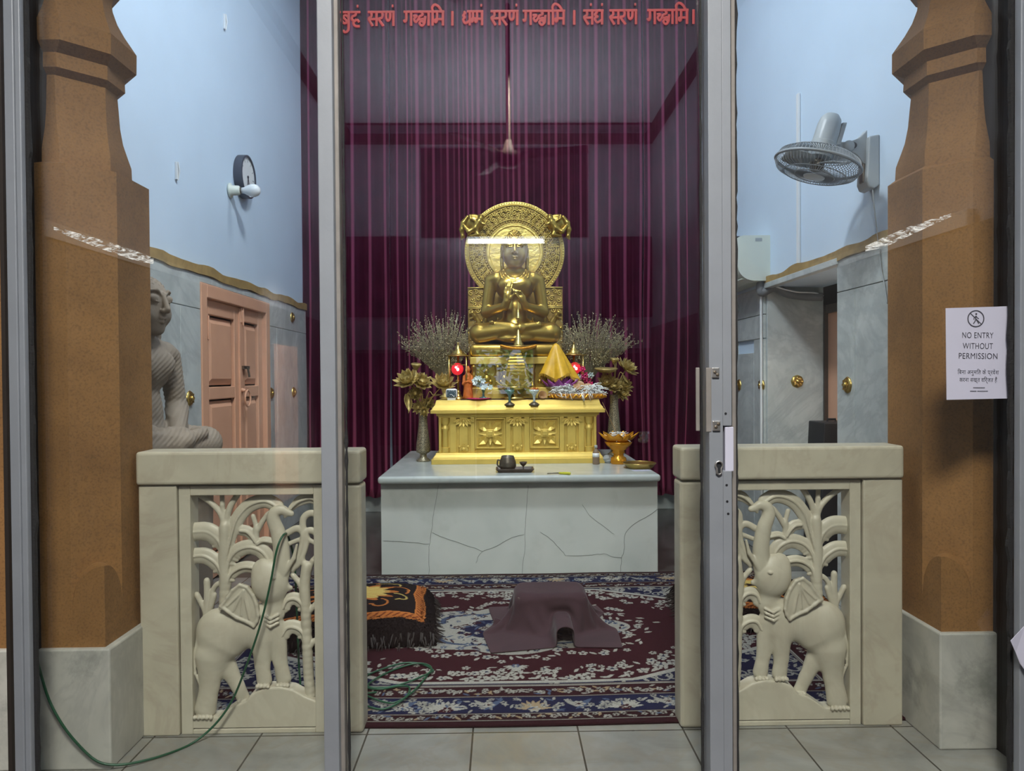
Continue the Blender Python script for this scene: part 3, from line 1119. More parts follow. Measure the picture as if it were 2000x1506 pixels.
# outdoors, past the hall's doorway
struct(MB().box(-9, 9, -16, HB - 0.2, -0.5, -0.3), 'ground', M['tile'])
for (x, y, z, r, lb) in ((-1.5, -10, 2.4, 1.4, 'broad green tree left of the doorway view'), (1.9, -12.5, 3.0, 1.7, 'tall green tree right of the doorway view'), (-0.1, -15.0, 1.3, 1.4, 'low green bush beneath the doorway view')):
    tr = thing('tree', lb, 'tree', (x, y, -0.3))
    mb = MB()
    rr = random.Random(int(100 * r))
    for k in range(260):
        v = Vector((rr.gauss(0, 1), rr.gauss(0, 1), rr.gauss(0, 1))).normalized() * r * rr.uniform(0.5, 1)
        mb.petal((x + v.x, y + v.y, max(0.0, z + v.z)), (rr.gauss(0, 1), rr.gauss(0, 1), rr.gauss(0, 1)), (0.1, 0.2, 1), 0.4, 0.2, 0.2, 2, 2)
    mb.build('foliage', M['leaf'], tr)
    MB().tube([(x, y, -0.3), (x + 0.1, y, z * 0.5), (x - 0.2, y, z)], [0.2, 0.14, 0.06]).build('trunk', M['bark'], tr, True)

# ---------------------------------------------------------------- marble railings with carved elephants
PS = YP / FPX


def railing(side):
    L = side < 0
    nm = ('left pillar', 'left') if L else ('lock post', 'right')
    # pixel positions read on the left railing; the right one is its mirror image
    xm = (at(433, 1183, YP).x + at(1603, 1166, YP).x) / 2 + (at(396, 1400, YP).x + at(1641, 1385, YP).x) / 2
    mir = xm                                              # x' = mir - x
    zoff = 0.0

    def P(px, py, y=0.0):
        p = at(px, py, YP)
        x = p.x if L else mir - p.x
        return (x, YP + y, p.z + zoff)
    x_out = at(270, 900, YP).x if L else at(1760, 890, YP).x
    x_in = at(706, 900, YP).x if L else at(1326, 890, YP).x
    ztop, zrail = at(500, 880, YP).z, at(500, 946, YP).z
    root = thing('marble_railing', 'cream marble railing carved with a trunk-raising elephant, ' + ('crossed by the green cable' if L else 'behind the lock post'),
                 'railing', ((x_out + x_in) / 2, YP, 0))
    a, b = min(x_out, x_in), max(x_out, x_in)
    MB().box(a, b, YP - 0.025, YP + 0.11, zrail + 0.002, ztop).build('top_rail', M['rail'], root, bevel=0.012, seg=3)
    po = sorted((x_out, P(350, 1200)[0]))
    MB().box(po[0] + (0.004 if L else 0), po[1], YP - 0.012, YP + 0.09, 0, zrail).build('post', M['rail'], root, bevel=0.006)
    xi = at(652, 1200, YP).x if L else mir - at(652, 1200, YP).x
    pi = sorted((xi, x_in))
    MB().box(pi[0], pi[1], YP - 0.012, YP + 0.09, 0, zrail).build('post', M['rail'], root, bevel=0.014, seg=3)
    # frame round the pierced panel
    xs = sorted((P(351.5, 1200)[0], xi))
    o1, o2 = sorted((P(374, 1200)[0], P(614, 1200)[0]))
    zt, zb = P(400, 968)[2], P(400, 1398)[2]
    mb = MB()
    mb.box(xs[0], o1, YP, YP + 0.075, 0, zrail - 0.004).box(o2, xs[1] - 0.001, YP, YP + 0.075, 0, zrail - 0.004)
    mb.box(o1, o2, YP, YP + 0.075, zt, zrail - 0.004).box(o1, o2, YP, YP + 0.075, 0, P(400, 1425)[2])
    mb.build('panel_frame', M['carve'], root, bevel=0.003)

    lo = (o1 - 0.02, YP - 0.03, 0.02)
    hi = (o2 + 0.02, YP + 0.09, zt + 0.03)
    h = 0.0030
    yc = 0.037
    # --- plants
    s = SDF(lo, hi, h)

    def stem(pts, rs, k=3, ys=1.0, yo=yc):
        rs = [r * PS for r in rs] if isinstance(rs, (list, tuple)) else rs * PS
        s.path([P(x, y, yo) for x, y in pts], rs, k * PS, ys)

    def sm(pts, n=5):
        q = spline([(x, y, 0) for x, y in pts], n)
        return [(v.x, v.y) for v in q]

    def leafband(pts, hw, ribs=True, yo=yc):
        q = sm(pts, 5)
        n = len(q)
        hw *= 1.18
        rs = [hw * (0.45 + 0.55 * min(1, 3.0 * i / n)) for i in range(n)]
        stem(q, rs, 2, 2.2, yo)
        # midrib and scalloped edge
        stem(q, 2.6, 1.5, 1.0, yo - 0.012)
        if ribs:
            for i in range(3, n, 2):
                x, y = q[i]
                dx, dy2 = q[i][0] - q[i - 1][0], q[i][1] - q[i - 1][1]
                l = math.hypot(dx, dy2) + 1e-6
                nx, ny = -dy2 / l, dx / l
                if ny < 0:
                    nx, ny = -nx, -ny
                s.cap(P(x, y, yo - 0.008), P(x + nx * hw * 0.95, y + ny * hw * 0.95, yo), 2.4 * PS, 3.4 * PS, 2 * PS, 'add', 1.2)
    stem(sm([(430, 1215), (433, 1150), (431, 1100), (432, 1060), (433, 1030)]), 10.5)
    stem(sm([(432, 1040), (424, 1008), (404, 985), (376, 966)]), 5.0)
    stem([(431, 1020), (427, 990), (426, 962)], 4.5)
    stem(sm([(434, 1030), (440, 1000), (450, 980), (462, 962)]), 5.0)
    leafband([(428, 1078), (420, 1058), (405, 1045), (390, 1041), (368, 1043)], 14)
    leafband([(429, 1128), (419, 1108), (406, 1096), (390, 1089), (368, 1091)], 12)
    leafband([(438, 1085), (447, 1048), (456, 1020), (474, 996), (496, 984), (517, 982), (536, 992)], 11, False)
    leafband([(437, 1120), (445, 1094), (462, 1077), (486, 1072), (507, 1081), (518, 1098), (512, 1112)], 11)
    leafband([(437, 1150), (444, 1128), (458, 1116), (474, 1111), (490, 1113)], 8)
    stem(sm([(497, 1080), (494, 1055), (494, 1035)]), [6, 6, 5.5, 5.5, 5, 5, 5, 5, 5, 5, 5])
    stem([(495, 1036), (488, 1012)], 4.5)
    stem(sm([(497, 1040), (507, 1022), (519, 1006)]), 4.5)
    leafband([(494, 1062), (486, 1050), (476, 1041), (464, 1040)], 8, False)
    leafband([(498, 1066), (510, 1060), (530, 1063)], 6, False)
    stem(sm([(394, 1215), (396, 1190), (397, 1165), (396, 1139)]), 5.5)
    stem(sm([(396, 1205), (386, 1185), (376, 1166)]), 4.5)
    stem(sm([(398, 1205), (406, 1185), (411, 1167)]), 4.5)
    stem(sm([(404, 1190), (408, 1160), (418, 1146), (432, 1142)]), 4.0)
    # right-hand palm
    stem(sm([(604, 1385), (598, 1330), (595, 1270), (592, 1195), (590, 1150), (594, 1110)]), 9.5)
    stem([(593, 1130), (606, 1100), (618, 1085)], 5)
    stem([(592, 1130), (590, 1108), (584, 1090)], 4.5)
    leafband([(591, 1210), (586, 1186), (572, 1174), (556, 1178), (548, 1194)], 9)
    leafband([(593, 1262), (586, 1240), (571, 1230), (556, 1232), (546, 1248)], 10)
    stem(sm([(592, 1205), (604, 1195), (618, 1180)]), 5)
    stem(sm([(596, 1275), (606, 1262), (618, 1255)]), 5)
    stem(sm([(587, 1165), (580, 1145), (566, 1128)]), 4.5)
    stem(sm([(566, 1118), (576, 1095), (585, 1070), (588, 1045)]), 5.5)
    stem(sm([(575, 1112), (589, 1085), (595, 1060), (592, 1042)]), 4.0)
    stem(sm([(590, 1048), (575, 1036), (553, 1047)]), 6, 2, 1.6)
    stem(sm([(590, 1044), (604, 1040), (620, 1052)]), 6, 2, 1.6)
    stem(sm([(587, 1042), (587, 1018), (600, 1006), (620, 1010)]), 6, 2, 1.6)
    stem(sm([(590, 1055), (575, 1060), (556, 1068)]), 4, 2, 1.4)
    stem(sm([(590, 1052), (604, 1062), (620, 1068)]), 4, 2, 1.4)
    leafband([(560, 1000), (575, 985), (590, 978), (605, 976), (620, 985)], 8, False)
    v, f = s.mesh()
    if not L:
        pass
    npmesh('palm_carving', v, f, M['carve'], root)
    # --- the mound
    s = SDF(lo, hi, 0.004)
    s.slab([(P(x, y)[0], P(x, y)[2]) for x, y in [(368, 1440), (368, 1404), (424, 1402), (455, 1380), (478, 1372), (490, 1357), (515, 1345), (545, 1343), (570, 1348), (595, 1362), (618, 1371), (618, 1440)]],
           YP + 0.004, YP + 0.07, 0, 0.006)
    v, f = s.mesh()
    npmesh('mound_carving', v, f, M['carve'], root)
    # --- the elephant
    s = SDF(lo, hi, h)
    K = 10 * PS

    def E(a, b, ra, rb, k=K, ys=2.0, yo=0.034, op='add'):
        s.cap(P(*a, yo), P(*b, yo), ra * PS, rb * PS, k, op, ys)
    E((424, 1240), (500, 1228), 47, 38)
    E((412, 1280), (425, 1260), 36, 44)
    E((500, 1230), (528, 1200), 34, 24)
    # legs: far ones sit deeper
    E((432, 1305), (455, 1350), 20, 13, 6 * PS, 1.6, 0.046)
    E((455, 1348), (466, 1372), 13, 13, 4 * PS, 1.6, 0.046)
    E((408, 1290), (404, 1345), 31, 19, 8 * PS, 1.7, 0.026)
    E((404, 1345), (396, 1390), 18, 21, 5 * PS, 1.6, 0.026)
    E((508, 1255), (508, 1305), 22, 15, 8 * PS, 1.6, 0.026)
    E((508, 1305), (512, 1334), 14, 15, 3 * PS, 1.5, 0.026)
    E((534, 1235), (541, 1300), 20, 14, 6 * PS, 1.6, 0.040)
    E((541, 1300), (548, 1334), 13, 15, 3 * PS, 1.5, 0.040)
    # toes
    for (x, y, n, w, yo) in ((396, 1402, 5, 8, -0.004), (512, 1342, 4, 7, 0.0), (549, 1343, 4, 7, 0.012), (468, 1377, 3, 6, 0.02)):
        for i in range(n):
            s.ell(P(x + (i - (n - 1) / 2) * w, y, yo + 0.006), (4 * PS, 0.010, 4.5 * PS), 1.5 * PS)
    # head, jaw, trunk
    s.ell(P(523, 1140, 0.022), (36 * PS, 0.038, 42 * PS), 8 * PS)
    E((512, 1118), (548, 1120), 24, 14, 8 * PS, 1.8, 0.026)
    E((535, 1150), (563, 1152), 18, 5, 6 * PS, 1.6, 0.026)
    E((530, 1165), (530, 1190), 22, 17, 6 * PS, 1.8, 0.030)
    tr = sm([(546, 1115), (546, 1080), (540, 1045), (530, 1018), (533, 1003), (546, 998), (557, 1003), (566, 1006)], 6)
    n = len(tr)
    for i in range(n - 1):
        t = i / n
        r = 17 - 9 * min(1, t * 1.35) if t < 0.75 else 7.2 - 4 * (t - 0.75) * 3
        E(tr[i], tr[i + 1], max(3.5, r), max(3.5, r), 2 * PS, 1.3, 0.024)
    E((557, 1003), (553, 1012), 6, 3, 3 * PS, 1.3, 0.024)
    # collar folds under the jaw
    for i in range(3):
        s.path([P(513, 1203 + 8 * i, 0.008), P(528, 1208 + 8 * i, -0.002), P(541, 1203 + 8 * i, 0.012)], 3.0 * PS, 2 * PS)
    # tusk and tail
    E((552, 1122), (572, 1092), 6, 4, 3 * PS, 1.2, 0.012)
    E((572, 1092), (578, 1066), 4, 2.5, 2 * PS, 1.2, 0.012)
    s.path([P(382, 1250, 0.02), P(374, 1290, 0.02), P(377, 1320, 0.02), P(388, 1345, 0.02)], [3 * PS, 3 * PS, 2.5 * PS, 2.5 * PS], 2 * PS)
    # eye
    s.ell(P(535, 1128, -0.012), (5 * PS, 0.008, 3.5 * PS), 2 * PS)
    v, f = s.mesh()
    eo = npmesh('elephant_carving', v, f, M['carve'], root)
    # ear: a raised plate with a rolled rim
    s = SDF(lo, hi, 0.0026)
    ear = [(433, 1183), (446, 1166), (456, 1152), (470, 1141), (484, 1146), (496, 1162), (503, 1180), (506, 1200), (503, 1212), (497, 1221), (484, 1213), (464, 1205), (447, 1193)]
    s.slab([(P(x, y)[0], P(x, y)[2]) for x, y in ear], YP - 0.012, YP + 0.02, 0, 0.006)
    s.path([P(x, y, -0.010) for x, y in ear + ear[:1]], 3.2 * PS, 2.5 * PS)
    for (x, y) in ((446, 1182), (458, 1192), (474, 1200), (489, 1207)):
        s.path([P(478, 1152, -0.013), P(x, y, -0.013)], [2.5 * PS, 1.6 * PS], 2 * PS)
    v, f = s.mesh()
    npmesh('ear', v, f, M['carve'], eo)
    return root


railing(-1)
railing(1)


# ---------------------------------------------------------------- velvet curtains on the back wall
def m_velvet():
    m, t, p, L = nt('maroon_velvet')
    vec = objco(t)
    n = noise(t, 5.0, 3, 0.5, vec)
    dk = ramp(t, [(0.3, (0.034, 0.004, 0.013)), (0.7, (0.055, 0.006, 0.020))], n)
    lw = t.nodes.new('ShaderNodeLayerWeight')
    lw.inputs['Blend'].default_value = 0.35
    nap = ramp(t, [(0.24, (0, 0, 0)), (0.70, (1, 1, 1))], lw.outputs['Facing'])
    L.new(mixc(t, nap, dk, (0.72, 0.17, 0.31)), p.inputs['Base Color'])
    p.inputs['Roughness'].default_value = 0.8
    p.inputs['Specular IOR Level'].default_value = 0.05
    p.inputs['Sheen Weight'].default_value = 0.12
    p.inputs['Sheen Roughness'].default_value = 0.35
    p.inputs['Sheen Tint'].default_value = (1.0, 0.24, 0.38, 1)
    return m


M['velvet'] = m_velvet()


def curtain(x0, x1, seed, label, mean=0.116):
    r = random.Random(seed)
    root = thing('curtain', label, 'curtain', ((x0 + x1) / 2, YC, 0.18), 'maroon curtains on the back wall')
    # fold positions and depths
    cs = []
    x = x0 - 0.05
    while x < x1 + 0.2:
        w = mean * r.uniform(0.6, 1.45)
        cs.append((x, w, 0.015 + w * r.uniform(0.40, 0.55)))
        x += w
    nx, nz = int((x1 - x0) / 0.0045), 60
    X = np.linspace(x0, x1, nx)
    ph = np.zeros(nx)
    am = np.zeros(nx)
    for i, xx in enumerate(X):
        for (c, w, a) in cs:
            if c <= xx < c + w:
                ph[i] = (xx - c) / w
                am[i] = a
                break
    Z = np.linspace(0.175, 5.42, nz)
    tt = (Z / 5.42)[:, None]
    ridge = (0.5 - 0.5 * np.cos(2 * np.pi * ph)) ** 1.1      # narrow ridges towards the room
    sway = 0.022 * np.sin(X[None, :] * 3.1 + Z[:, None] * 0.9 + seed) + 0.012 * np.sin(Z[:, None] * 2.3 + X[None, :] * 9)
    flare = (1 - tt) ** 3
    YY = YC - (am * ridge)[None, :] * (0.75 + 0.45 * flare) + 0.0 * Z[:, None]
    XX = X[None, :] + sway * flare * 1.2 + 0.005 * np.sin(Z[:, None] * 1.1 + X[None, :] * 3)
    verts = np.stack([XX, YY, np.broadcast_to(Z[:, None], XX.shape)], -1).reshape(-1, 3)
    i = np.arange(nz - 1)[:, None] * nx + np.arange(nx - 1)[None, :]
    faces = np.stack([i, i + 1, i + nx + 1, i + nx], -1).reshape(-1, 4)
    o = npmesh('cloth', verts, faces, M['velvet'], root)
    sm = o.modifiers.new('thickness', 'SOLIDIFY')
    sm.thickness = 0.004
    sm.offset = 1
    return root


bx1, bx2 = at(763, 500, YC).x, at(1255, 500, YC).x
curtain(-XW + 0.005, bx1 - 0.004, 3, 'maroon velvet curtain hanging beside the left wall, left of the statue')
curtain(bx1 + 0.004, bx2 - 0.004, 4, 'wide maroon velvet curtain hanging straight behind the golden statue')
curtain(bx2 + 0.004, XR - 0.005, 5, 'maroon velvet curtain hanging behind the lock post, right of the statue')
struct(MB().tube([(-XW, YC - 0.02, 5.44), (XR, YC - 0.02, 5.44)], 0.018), 'trim_8', M['brass'])


# ---------------------------------------------------------------- marble altar platform
pl0, pl1 = at(745, 1100, 4.87).x, at(1285, 1100, 4.87).x
sl0, sl1 = at(737, 935, 4.79).x, at(1291, 935, 4.79).x
ZT = at(1010, 929, 4.80).z
ap = thing('altar_platform', 'pale marble altar block with cracked front under an overhanging slab', 'altar', ((pl0 + pl1) / 2, 5.6, 0))


def m_altar():
    m, t, p, L = nt('cracked_altar_marble')
    vec = objco(t)
    n1 = noise(t, 1.6, 6, 0.6, vec, 1.0)
    base = ramp(t, [(0.3, (0.53, 0.57, 0.535)), (0.7, (0.66, 0.69, 0.65))], n1)
    st = noise(t, 2.5, 6, 0.7, vec)
    base = mixc(t, ramp(t, [(0.55, (0, 0, 0)), (0.75, (0.35, 0.35, 0.35))], st), base, (0.36, 0.38, 0.33))
    L.new(base, p.inputs['Base Color'])
    p.inputs['Roughness'].default_value = 0.25
    return m


M['altarblock'] = m_altar()
blk = MB().box(pl0, pl1, 4.87, 6.42, 0, ZT - 0.045).build('block', M['altarblock'], ap, bevel=0.004)
MB().box(sl0, sl1, 4.79, 6.48, ZT - 0.05, ZT).build('slab', M['altar'], ap, bevel=0.02, seg=4)
cr = MB()
crack = plain('crack_line', (0.17, 0.18, 0.165), 0.8)
for line in ([(857, 948), (850, 990), (846, 1010), (842, 1045), (838, 1075), (838, 1122)], [(1032, 948), (1028, 990), (1026, 1040), (1024, 1080), (1019, 1122)],
             [(748, 1056), (790, 1058), (838, 1063)], [(845, 1041), (880, 1055), (920, 1068), (942, 1077)], [(942, 1077), (975, 1064), (1000, 1050), (1024, 1044)],
             [(1284, 995), (1262, 1010), (1240, 1022), (1222, 1042), (1219, 1075), (1214, 1090), (1212, 1122)], [(1055, 1040), (1075, 1052), (1092, 1070), (1106, 1086)],
             [(1108, 1086), (1150, 1084), (1180, 1082), (1196, 1088), (1214, 1090)], [(1137, 985), (1150, 1005), (1175, 1025), (1200, 1044)], [(942, 1077), (934, 1088), (930, 1100)]):
    pts = []
    for i, v in enumerate(spline([(x, y, 0) for x, y in line], 4)):
        p = at(v.x + rng.uniform(-0.8, 0.8), v.y + rng.uniform(-0.8, 0.8), 4.8697)
        pts.append(p)
    cr.tube(pts, 0.0017, 4)
cr.build('crack', crack, blk)


# ---------------------------------------------------------------- patterned carpet
def carpet():
    cx0, cx1 = -1.62, 1.74
    cy0, cy1 = at(1000, 1413, 2.8).y, 4.845
    cy0 = atZ(1010, 1413, 0.012).y
    W, H = cx1 - cx0, cy1 - cy0
    h = 0.0042
    nx, ny = int(W / h) + 1, int(H / h) + 1
    x = (np.arange(nx) * h)[:, None] + np.zeros((1, ny))
    y = (np.arange(ny) * h)[None, :] + np.zeros((nx, 1))
    c = np.zeros((nx, ny, 3))
    MAR, DMAR, NAV, CRE, BLU, TAN = (np.array(v) for v in ((0.030, 0.0052, 0.0085), (0.022, 0.0045, 0.007), (0.008, 0.010, 0.034), (0.29, 0.28, 0.245), (0.055, 0.075, 0.125), (0.24, 0.18, 0.11)))
    c[:] = DMAR
    e = np.minimum(np.minimum(x, W - x), np.minimum(y, H - y))      # distance to the edge
    xc, yc2 = x - W / 2, y - H / 2
    field = e > 0.36
    c[field] = NAV
    # field: maroon zone with a lobed outline
    ax, ay = W / 2 - 0.36, H / 2 - 0.36
    ang = np.arctan2(yc2 / ay, xc / ax)
    rr = np.sqrt((xc / ax) ** 2 + (yc2 / ay) ** 2)
    lob = 0.97 + 0.07 * np.abs(np.sin(4 * ang)) - 0.03 * np.abs(np.sin(8 * ang))
    inner = field & (rr < lob)
    rim = field & (np.abs(rr - lob) < 0.018)
    c[inner] = MAR
    c[rim] = CRE
    R = np.random.RandomState(5)

    def sub(px, py, r):
        a, b = max(0, int((px - r) / h)), min(nx, int((px + r) / h) + 2)
        q, w = max(0, int((py - r) / h)), min(ny, int((py + r) / h) + 2)
        return (slice(a, b), slice(q, w)) if b > a and w > q else None

    def flower(px, py, r, col, ctr, n=5, mask=None, rot=0.0, sy=1.0):
        s = sub(px, py, r)
        if s is None:
            return
        dx, dy = x[s] - px, (y[s] - py) / sy
        d = np.hypot(dx, dy)
        a = np.arctan2(dy, dx) + rot
        pet = r * (0.62 + 0.38 * np.abs(np.cos(a * n / 2)))
        m = d < pet
        m2 = d < r * 0.27
        m3 = m & (np.abs(np.sin(a * n / 2)) > 0.965) & (d > r * 0.3)
        if mask is not None:
            m, m2, m3 = m & mask[s], m2 & mask[s], m3 & mask[s]
        c[s][m] = col
        c[s][m3] = ctr
        c[s][m2] = ctr

    def leaf(px, py, l, w, a, col, mask=None):
        s = sub(px, py, l)
        if s is None:
            return
        dx, dy = x[s] - px, y[s] - py
        u = dx * math.cos(a) + dy * math.sin(a)
        v = -dx * math.sin(a) + dy * math.cos(a)
        m = (np.abs(u) < l) & (np.abs(v - 0.15 * w * np.sin(u / l * 3)) < w * np.clip(1 - (u / l) ** 2, 0, 1))
        if mask is not None:
            m = m & mask[s]
        c[s][m] = col

    def palmette(px, py, r, col, ctr, up):
        for k in range(-4, 5):
            a = up + k * 0.36
            leaf(px + math.cos(a) * r * 0.55, py + math.sin(a) * r * 0.55, r * 0.5, r * 0.12, a, col)
        flower(px, py, r * 0.36, ctr, col, 6)

    def scroll(px, py, r, a0, turns, col, wd, mask=None):
        n = int(60 * turns) + 12
        for i in range(n):
            t = i / n
            a = a0 + t * turns * 2 * math.pi
            q = r * (1 - 0.75 * t)
            s = sub(px + q * math.cos(a), py + q * math.sin(a), wd * 1.5)
            if s is None:
                continue
            m = np.hypot(x[s] - px - q * math.cos(a), y[s] - py - q * math.sin(a)) < wd
            if mask is not None:
                m = m & mask[s]
            c[s][m] = col
    # navy corners: dense cream scrolls and blossoms
    corner = field & (rr > lob + 0.02)
    for k in range(1700):
        px, py = R.uniform(0.36, W - 0.36), R.uniform(0.36, H - 0.36)
        i, j = int(px / h), int(py / h)
        if not corner[min(i, nx - 1), min(j, ny - 1)]:
            continue
        q = R.rand()
        if q < 0.45:
            flower(px, py, R.uniform(0.018, 0.034), CRE * R.uniform(0.7, 1), BLU if R.rand() < 0.5 else NAV, R.choice([5, 6]), corner, R.uniform(0, 6))
        elif q < 0.8:
            leaf(px, py, R.uniform(0.018, 0.035), 0.008, R.uniform(0, 6.3), CRE * R.uniform(0.6, 1), corner)
        else:
            scroll(px, py, R.uniform(0.03, 0.05), R.uniform(0, 6), 0.8, CRE * 0.8, 0.005, corner)
    # blossoms strung along the rim, inside the maroon
    for k in range(300):
        a = 2 * math.pi * k / 300
        lb = 0.97 + 0.07 * abs(math.sin(4 * a)) - 0.03 * abs(math.sin(8 * a))
        for ring, (f, sz) in enumerate(((0.93, 0.029), (0.845, 0.026), (0.775, 0.018))):
            if R.rand() < (0.75, 0.5, 0.28)[ring]:
                f2 = lb * (f + R.uniform(-0.025, 0.025))
                px, py = W / 2 + ax * f2 * math.cos(a), H / 2 + ay * f2 * math.sin(a)
                q = R.rand()
                if q < 0.5:
                    flower(px, py, sz * R.uniform(0.8, 1.2), CRE, DMAR if q < 0.3 else NAV, 5, inner, R.uniform(0, 6))
                else:
                    leaf(px, py, sz * 0.9, sz * 0.33, R.uniform(0, 6.3), CRE, inner)
    # central medallion
    mx, my = 0.62, 0.36
    aa = np.arctan2(yc2 / my, xc / mx)
    rm = np.sqrt((xc / mx) ** 2 + (yc2 / my) ** 2)
    lm = 0.86 + 0.14 * np.abs(np.cos(4 * aa))
    med = rm < lm
    for f, col in ((1.0, CRE * 0.85), (0.80, BLU * 0.8), (0.74, CRE * 0.9), (0.46, NAV), (0.30, CRE * 0.7)):
        c[rm < lm * f] = col
    for k in range(330):
        a, q = R.uniform(0, 6.28), math.sqrt(R.rand()) * 0.95
        px, py = W / 2 + mx * q * math.cos(a), H / 2 + my * q * math.sin(a)
        u = R.rand()
        if u < 0.5:
            flower(px, py, R.uniform(0.013, 0.024), (MAR, BLU, NAV, CRE)[R.randint(4)], CRE if u < 0.25 else NAV, 5, med, R.uniform(0, 6))
        else:
            leaf(px, py, R.uniform(0.015, 0.03), 0.006, R.uniform(0, 6.3), (NAV, BLU, MAR)[R.randint(3)], med)
    for k in range(110):
        a = 2 * math.pi * k / 110
        lb = 0.86 + 0.14 * abs(math.cos(4 * a))
        q = lb * R.uniform(1.06, 1.28)
        px, py = W / 2 + mx * q * math.cos(a), H / 2 + my * q * math.sin(a)
        if R.rand() < 0.62:
            flower(px, py, R.uniform(0.018, 0.03), CRE, NAV if R.rand() < 0.4 else MAR, 5, None, R.uniform(0, 6))
        else:
            leaf(px, py, 0.024, 0.009, R.uniform(0, 6.3), CRE)
    palmette(W / 2, H / 2 - my - 0.13, 0.06, CRE, BLU, -math.pi / 2)
    palmette(W / 2, H / 2 + my + 0.13, 0.06, CRE, BLU, math.pi / 2)
    # borders
    main = (e > 0.095) & (e <= 0.235)
    c[main] = NAV
    g1 = (e > 0.245) & (e <= 0.335)
    c[g1] = DMAR
    g2 = (e > 0.04) & (e <= 0.085)
    c[g2] = DMAR * 0.8
    for lo_, hi_ in ((0.085, 0.092), (0.237, 0.243), (0.338, 0.345), (0.352, 0.356), (0.030, 0.0345)):
        c[(e > lo_) & (e <= hi_)] = CRE * 0.85

    def along(t, off):
        """a point on the rectangle at distance off from the edge"""
        w, hh = W - 2 * off, H - 2 * off
        t = t % (2 * (w + hh))
        if t < w:
            return off + t, off, math.pi / 2
        t -= w
        if t < hh:
            return W - off, off + t, math.pi
        t -= hh
        if t < w:
            return W - off - t, H - off, -math.pi / 2
        t -= w
        return off, H - off - t, 0.0
    per = 2 * (W + H)
    t = 0.1
    k = 0
    while t < per:
        px, py, up = along(t, 0.165)
        if k % 2 == 0:
            palmette(px - 0.04 * math.cos(up), py - 0.04 * math.sin(up), 0.075, CRE if k % 4 else TAN * 1.1, MAR if k % 4 else CRE, up)
        else:
            leaf(px - 0.02, py, 0.06, 0.014, up + 0.7, CRE * 0.8)
            leaf(px + 0.02, py, 0.06, 0.014, up - 0.7, BLU)
            flower(px, py, 0.028, CRE * 0.9, MAR, 6)
        for q in range(7):
            flower(px + R.uniform(-0.10, 0.10), py + R.uniform(-0.055, 0.055), R.uniform(0.010, 0.022), CRE * R.uniform(0.6, 1.0), NAV, 5, main, R.uniform(0, 6))
            leaf(px + R.uniform(-0.10, 0.10), py + R.uniform(-0.055, 0.055), R.uniform(0.012, 0.024), 0.006, R.uniform(0, 6.3), (CRE * 0.8, BLU)[R.randint(2)], main)
        t += 0.185
        k += 1
    for off, band, step in ((0.29, g1, 0.050), (0.0625, g2, 0.040)):
        t = 0.0
        while t < per:
            px, py, up = along(t, off)
            flower(px + R.uniform(-0.008, 0.008), py + R.uniform(-0.015, 0.015), R.uniform(0.010, 0.02), CRE * R.uniform(0.65, 0.95), DMAR, 5, band, R.uniform(0, 6))
            leaf(px + step / 2, py + R.uniform(-0.03, 0.03), 0.019, 0.006, R.uniform(0, 6.3), (CRE * 0.8, BLU, TAN)[R.randint(3)], band)
            t += step
    c *= R.uniform(0.88, 1.1, (nx, ny, 1))
    zz = 0.012 + 0.0012 * np.sin(x * 9) * np.sin(y * 7)
    verts = np.stack([x + cx0, y + cy0 + 0.008 * np.sin(x * 3), zz], -1).reshape(-1, 3)
    i = np.arange(nx - 1)[:, None] * ny + np.arange(ny - 1)[None, :]
    faces = np.stack([i, i + ny, i + ny + 1, i + 1], -1).reshape(-1, 4)
    m, t, p, L = nt('patterned_carpet_pile')
    at_ = t.nodes.new('ShaderNodeVertexColor')
    at_.layer_name = 'weave'
    vec = objco(t)
    n = noise(t, 320, 2, 0.5, vec)
    L.new(mixc(t, 1.0, at_.outputs[0], ramp(t, [(0.3, (0.8, 0.8, 0.8)), (0.7, (1.15, 1.15, 1.15))], n), 'MULTIPLY'), p.inputs['Base Color'])
    p.inputs['Roughness'].default_value = 0.95
    p.inputs['Specular IOR Level'].default_value = 0.1
    bump(t, p, n, 0.3, 0.004)
    o = npmesh('carpet', verts, faces, m, None, False)
    ca = o.data.color_attributes.new('weave', 'FLOAT_COLOR', 'POINT')
    ca.data.foreach_set('color', np.concatenate([c.reshape(-1, 3), np.ones((nx * ny, 1))], 1).astype(np.float32).ravel())
    sl = o.modifiers.new('pile', 'SOLIDIFY')
    sl.thickness = 0.011
    sl.offset = -1
    tag(o, 'large maroon and navy floral carpet on the floor before the altar', 'carpet')


carpet()


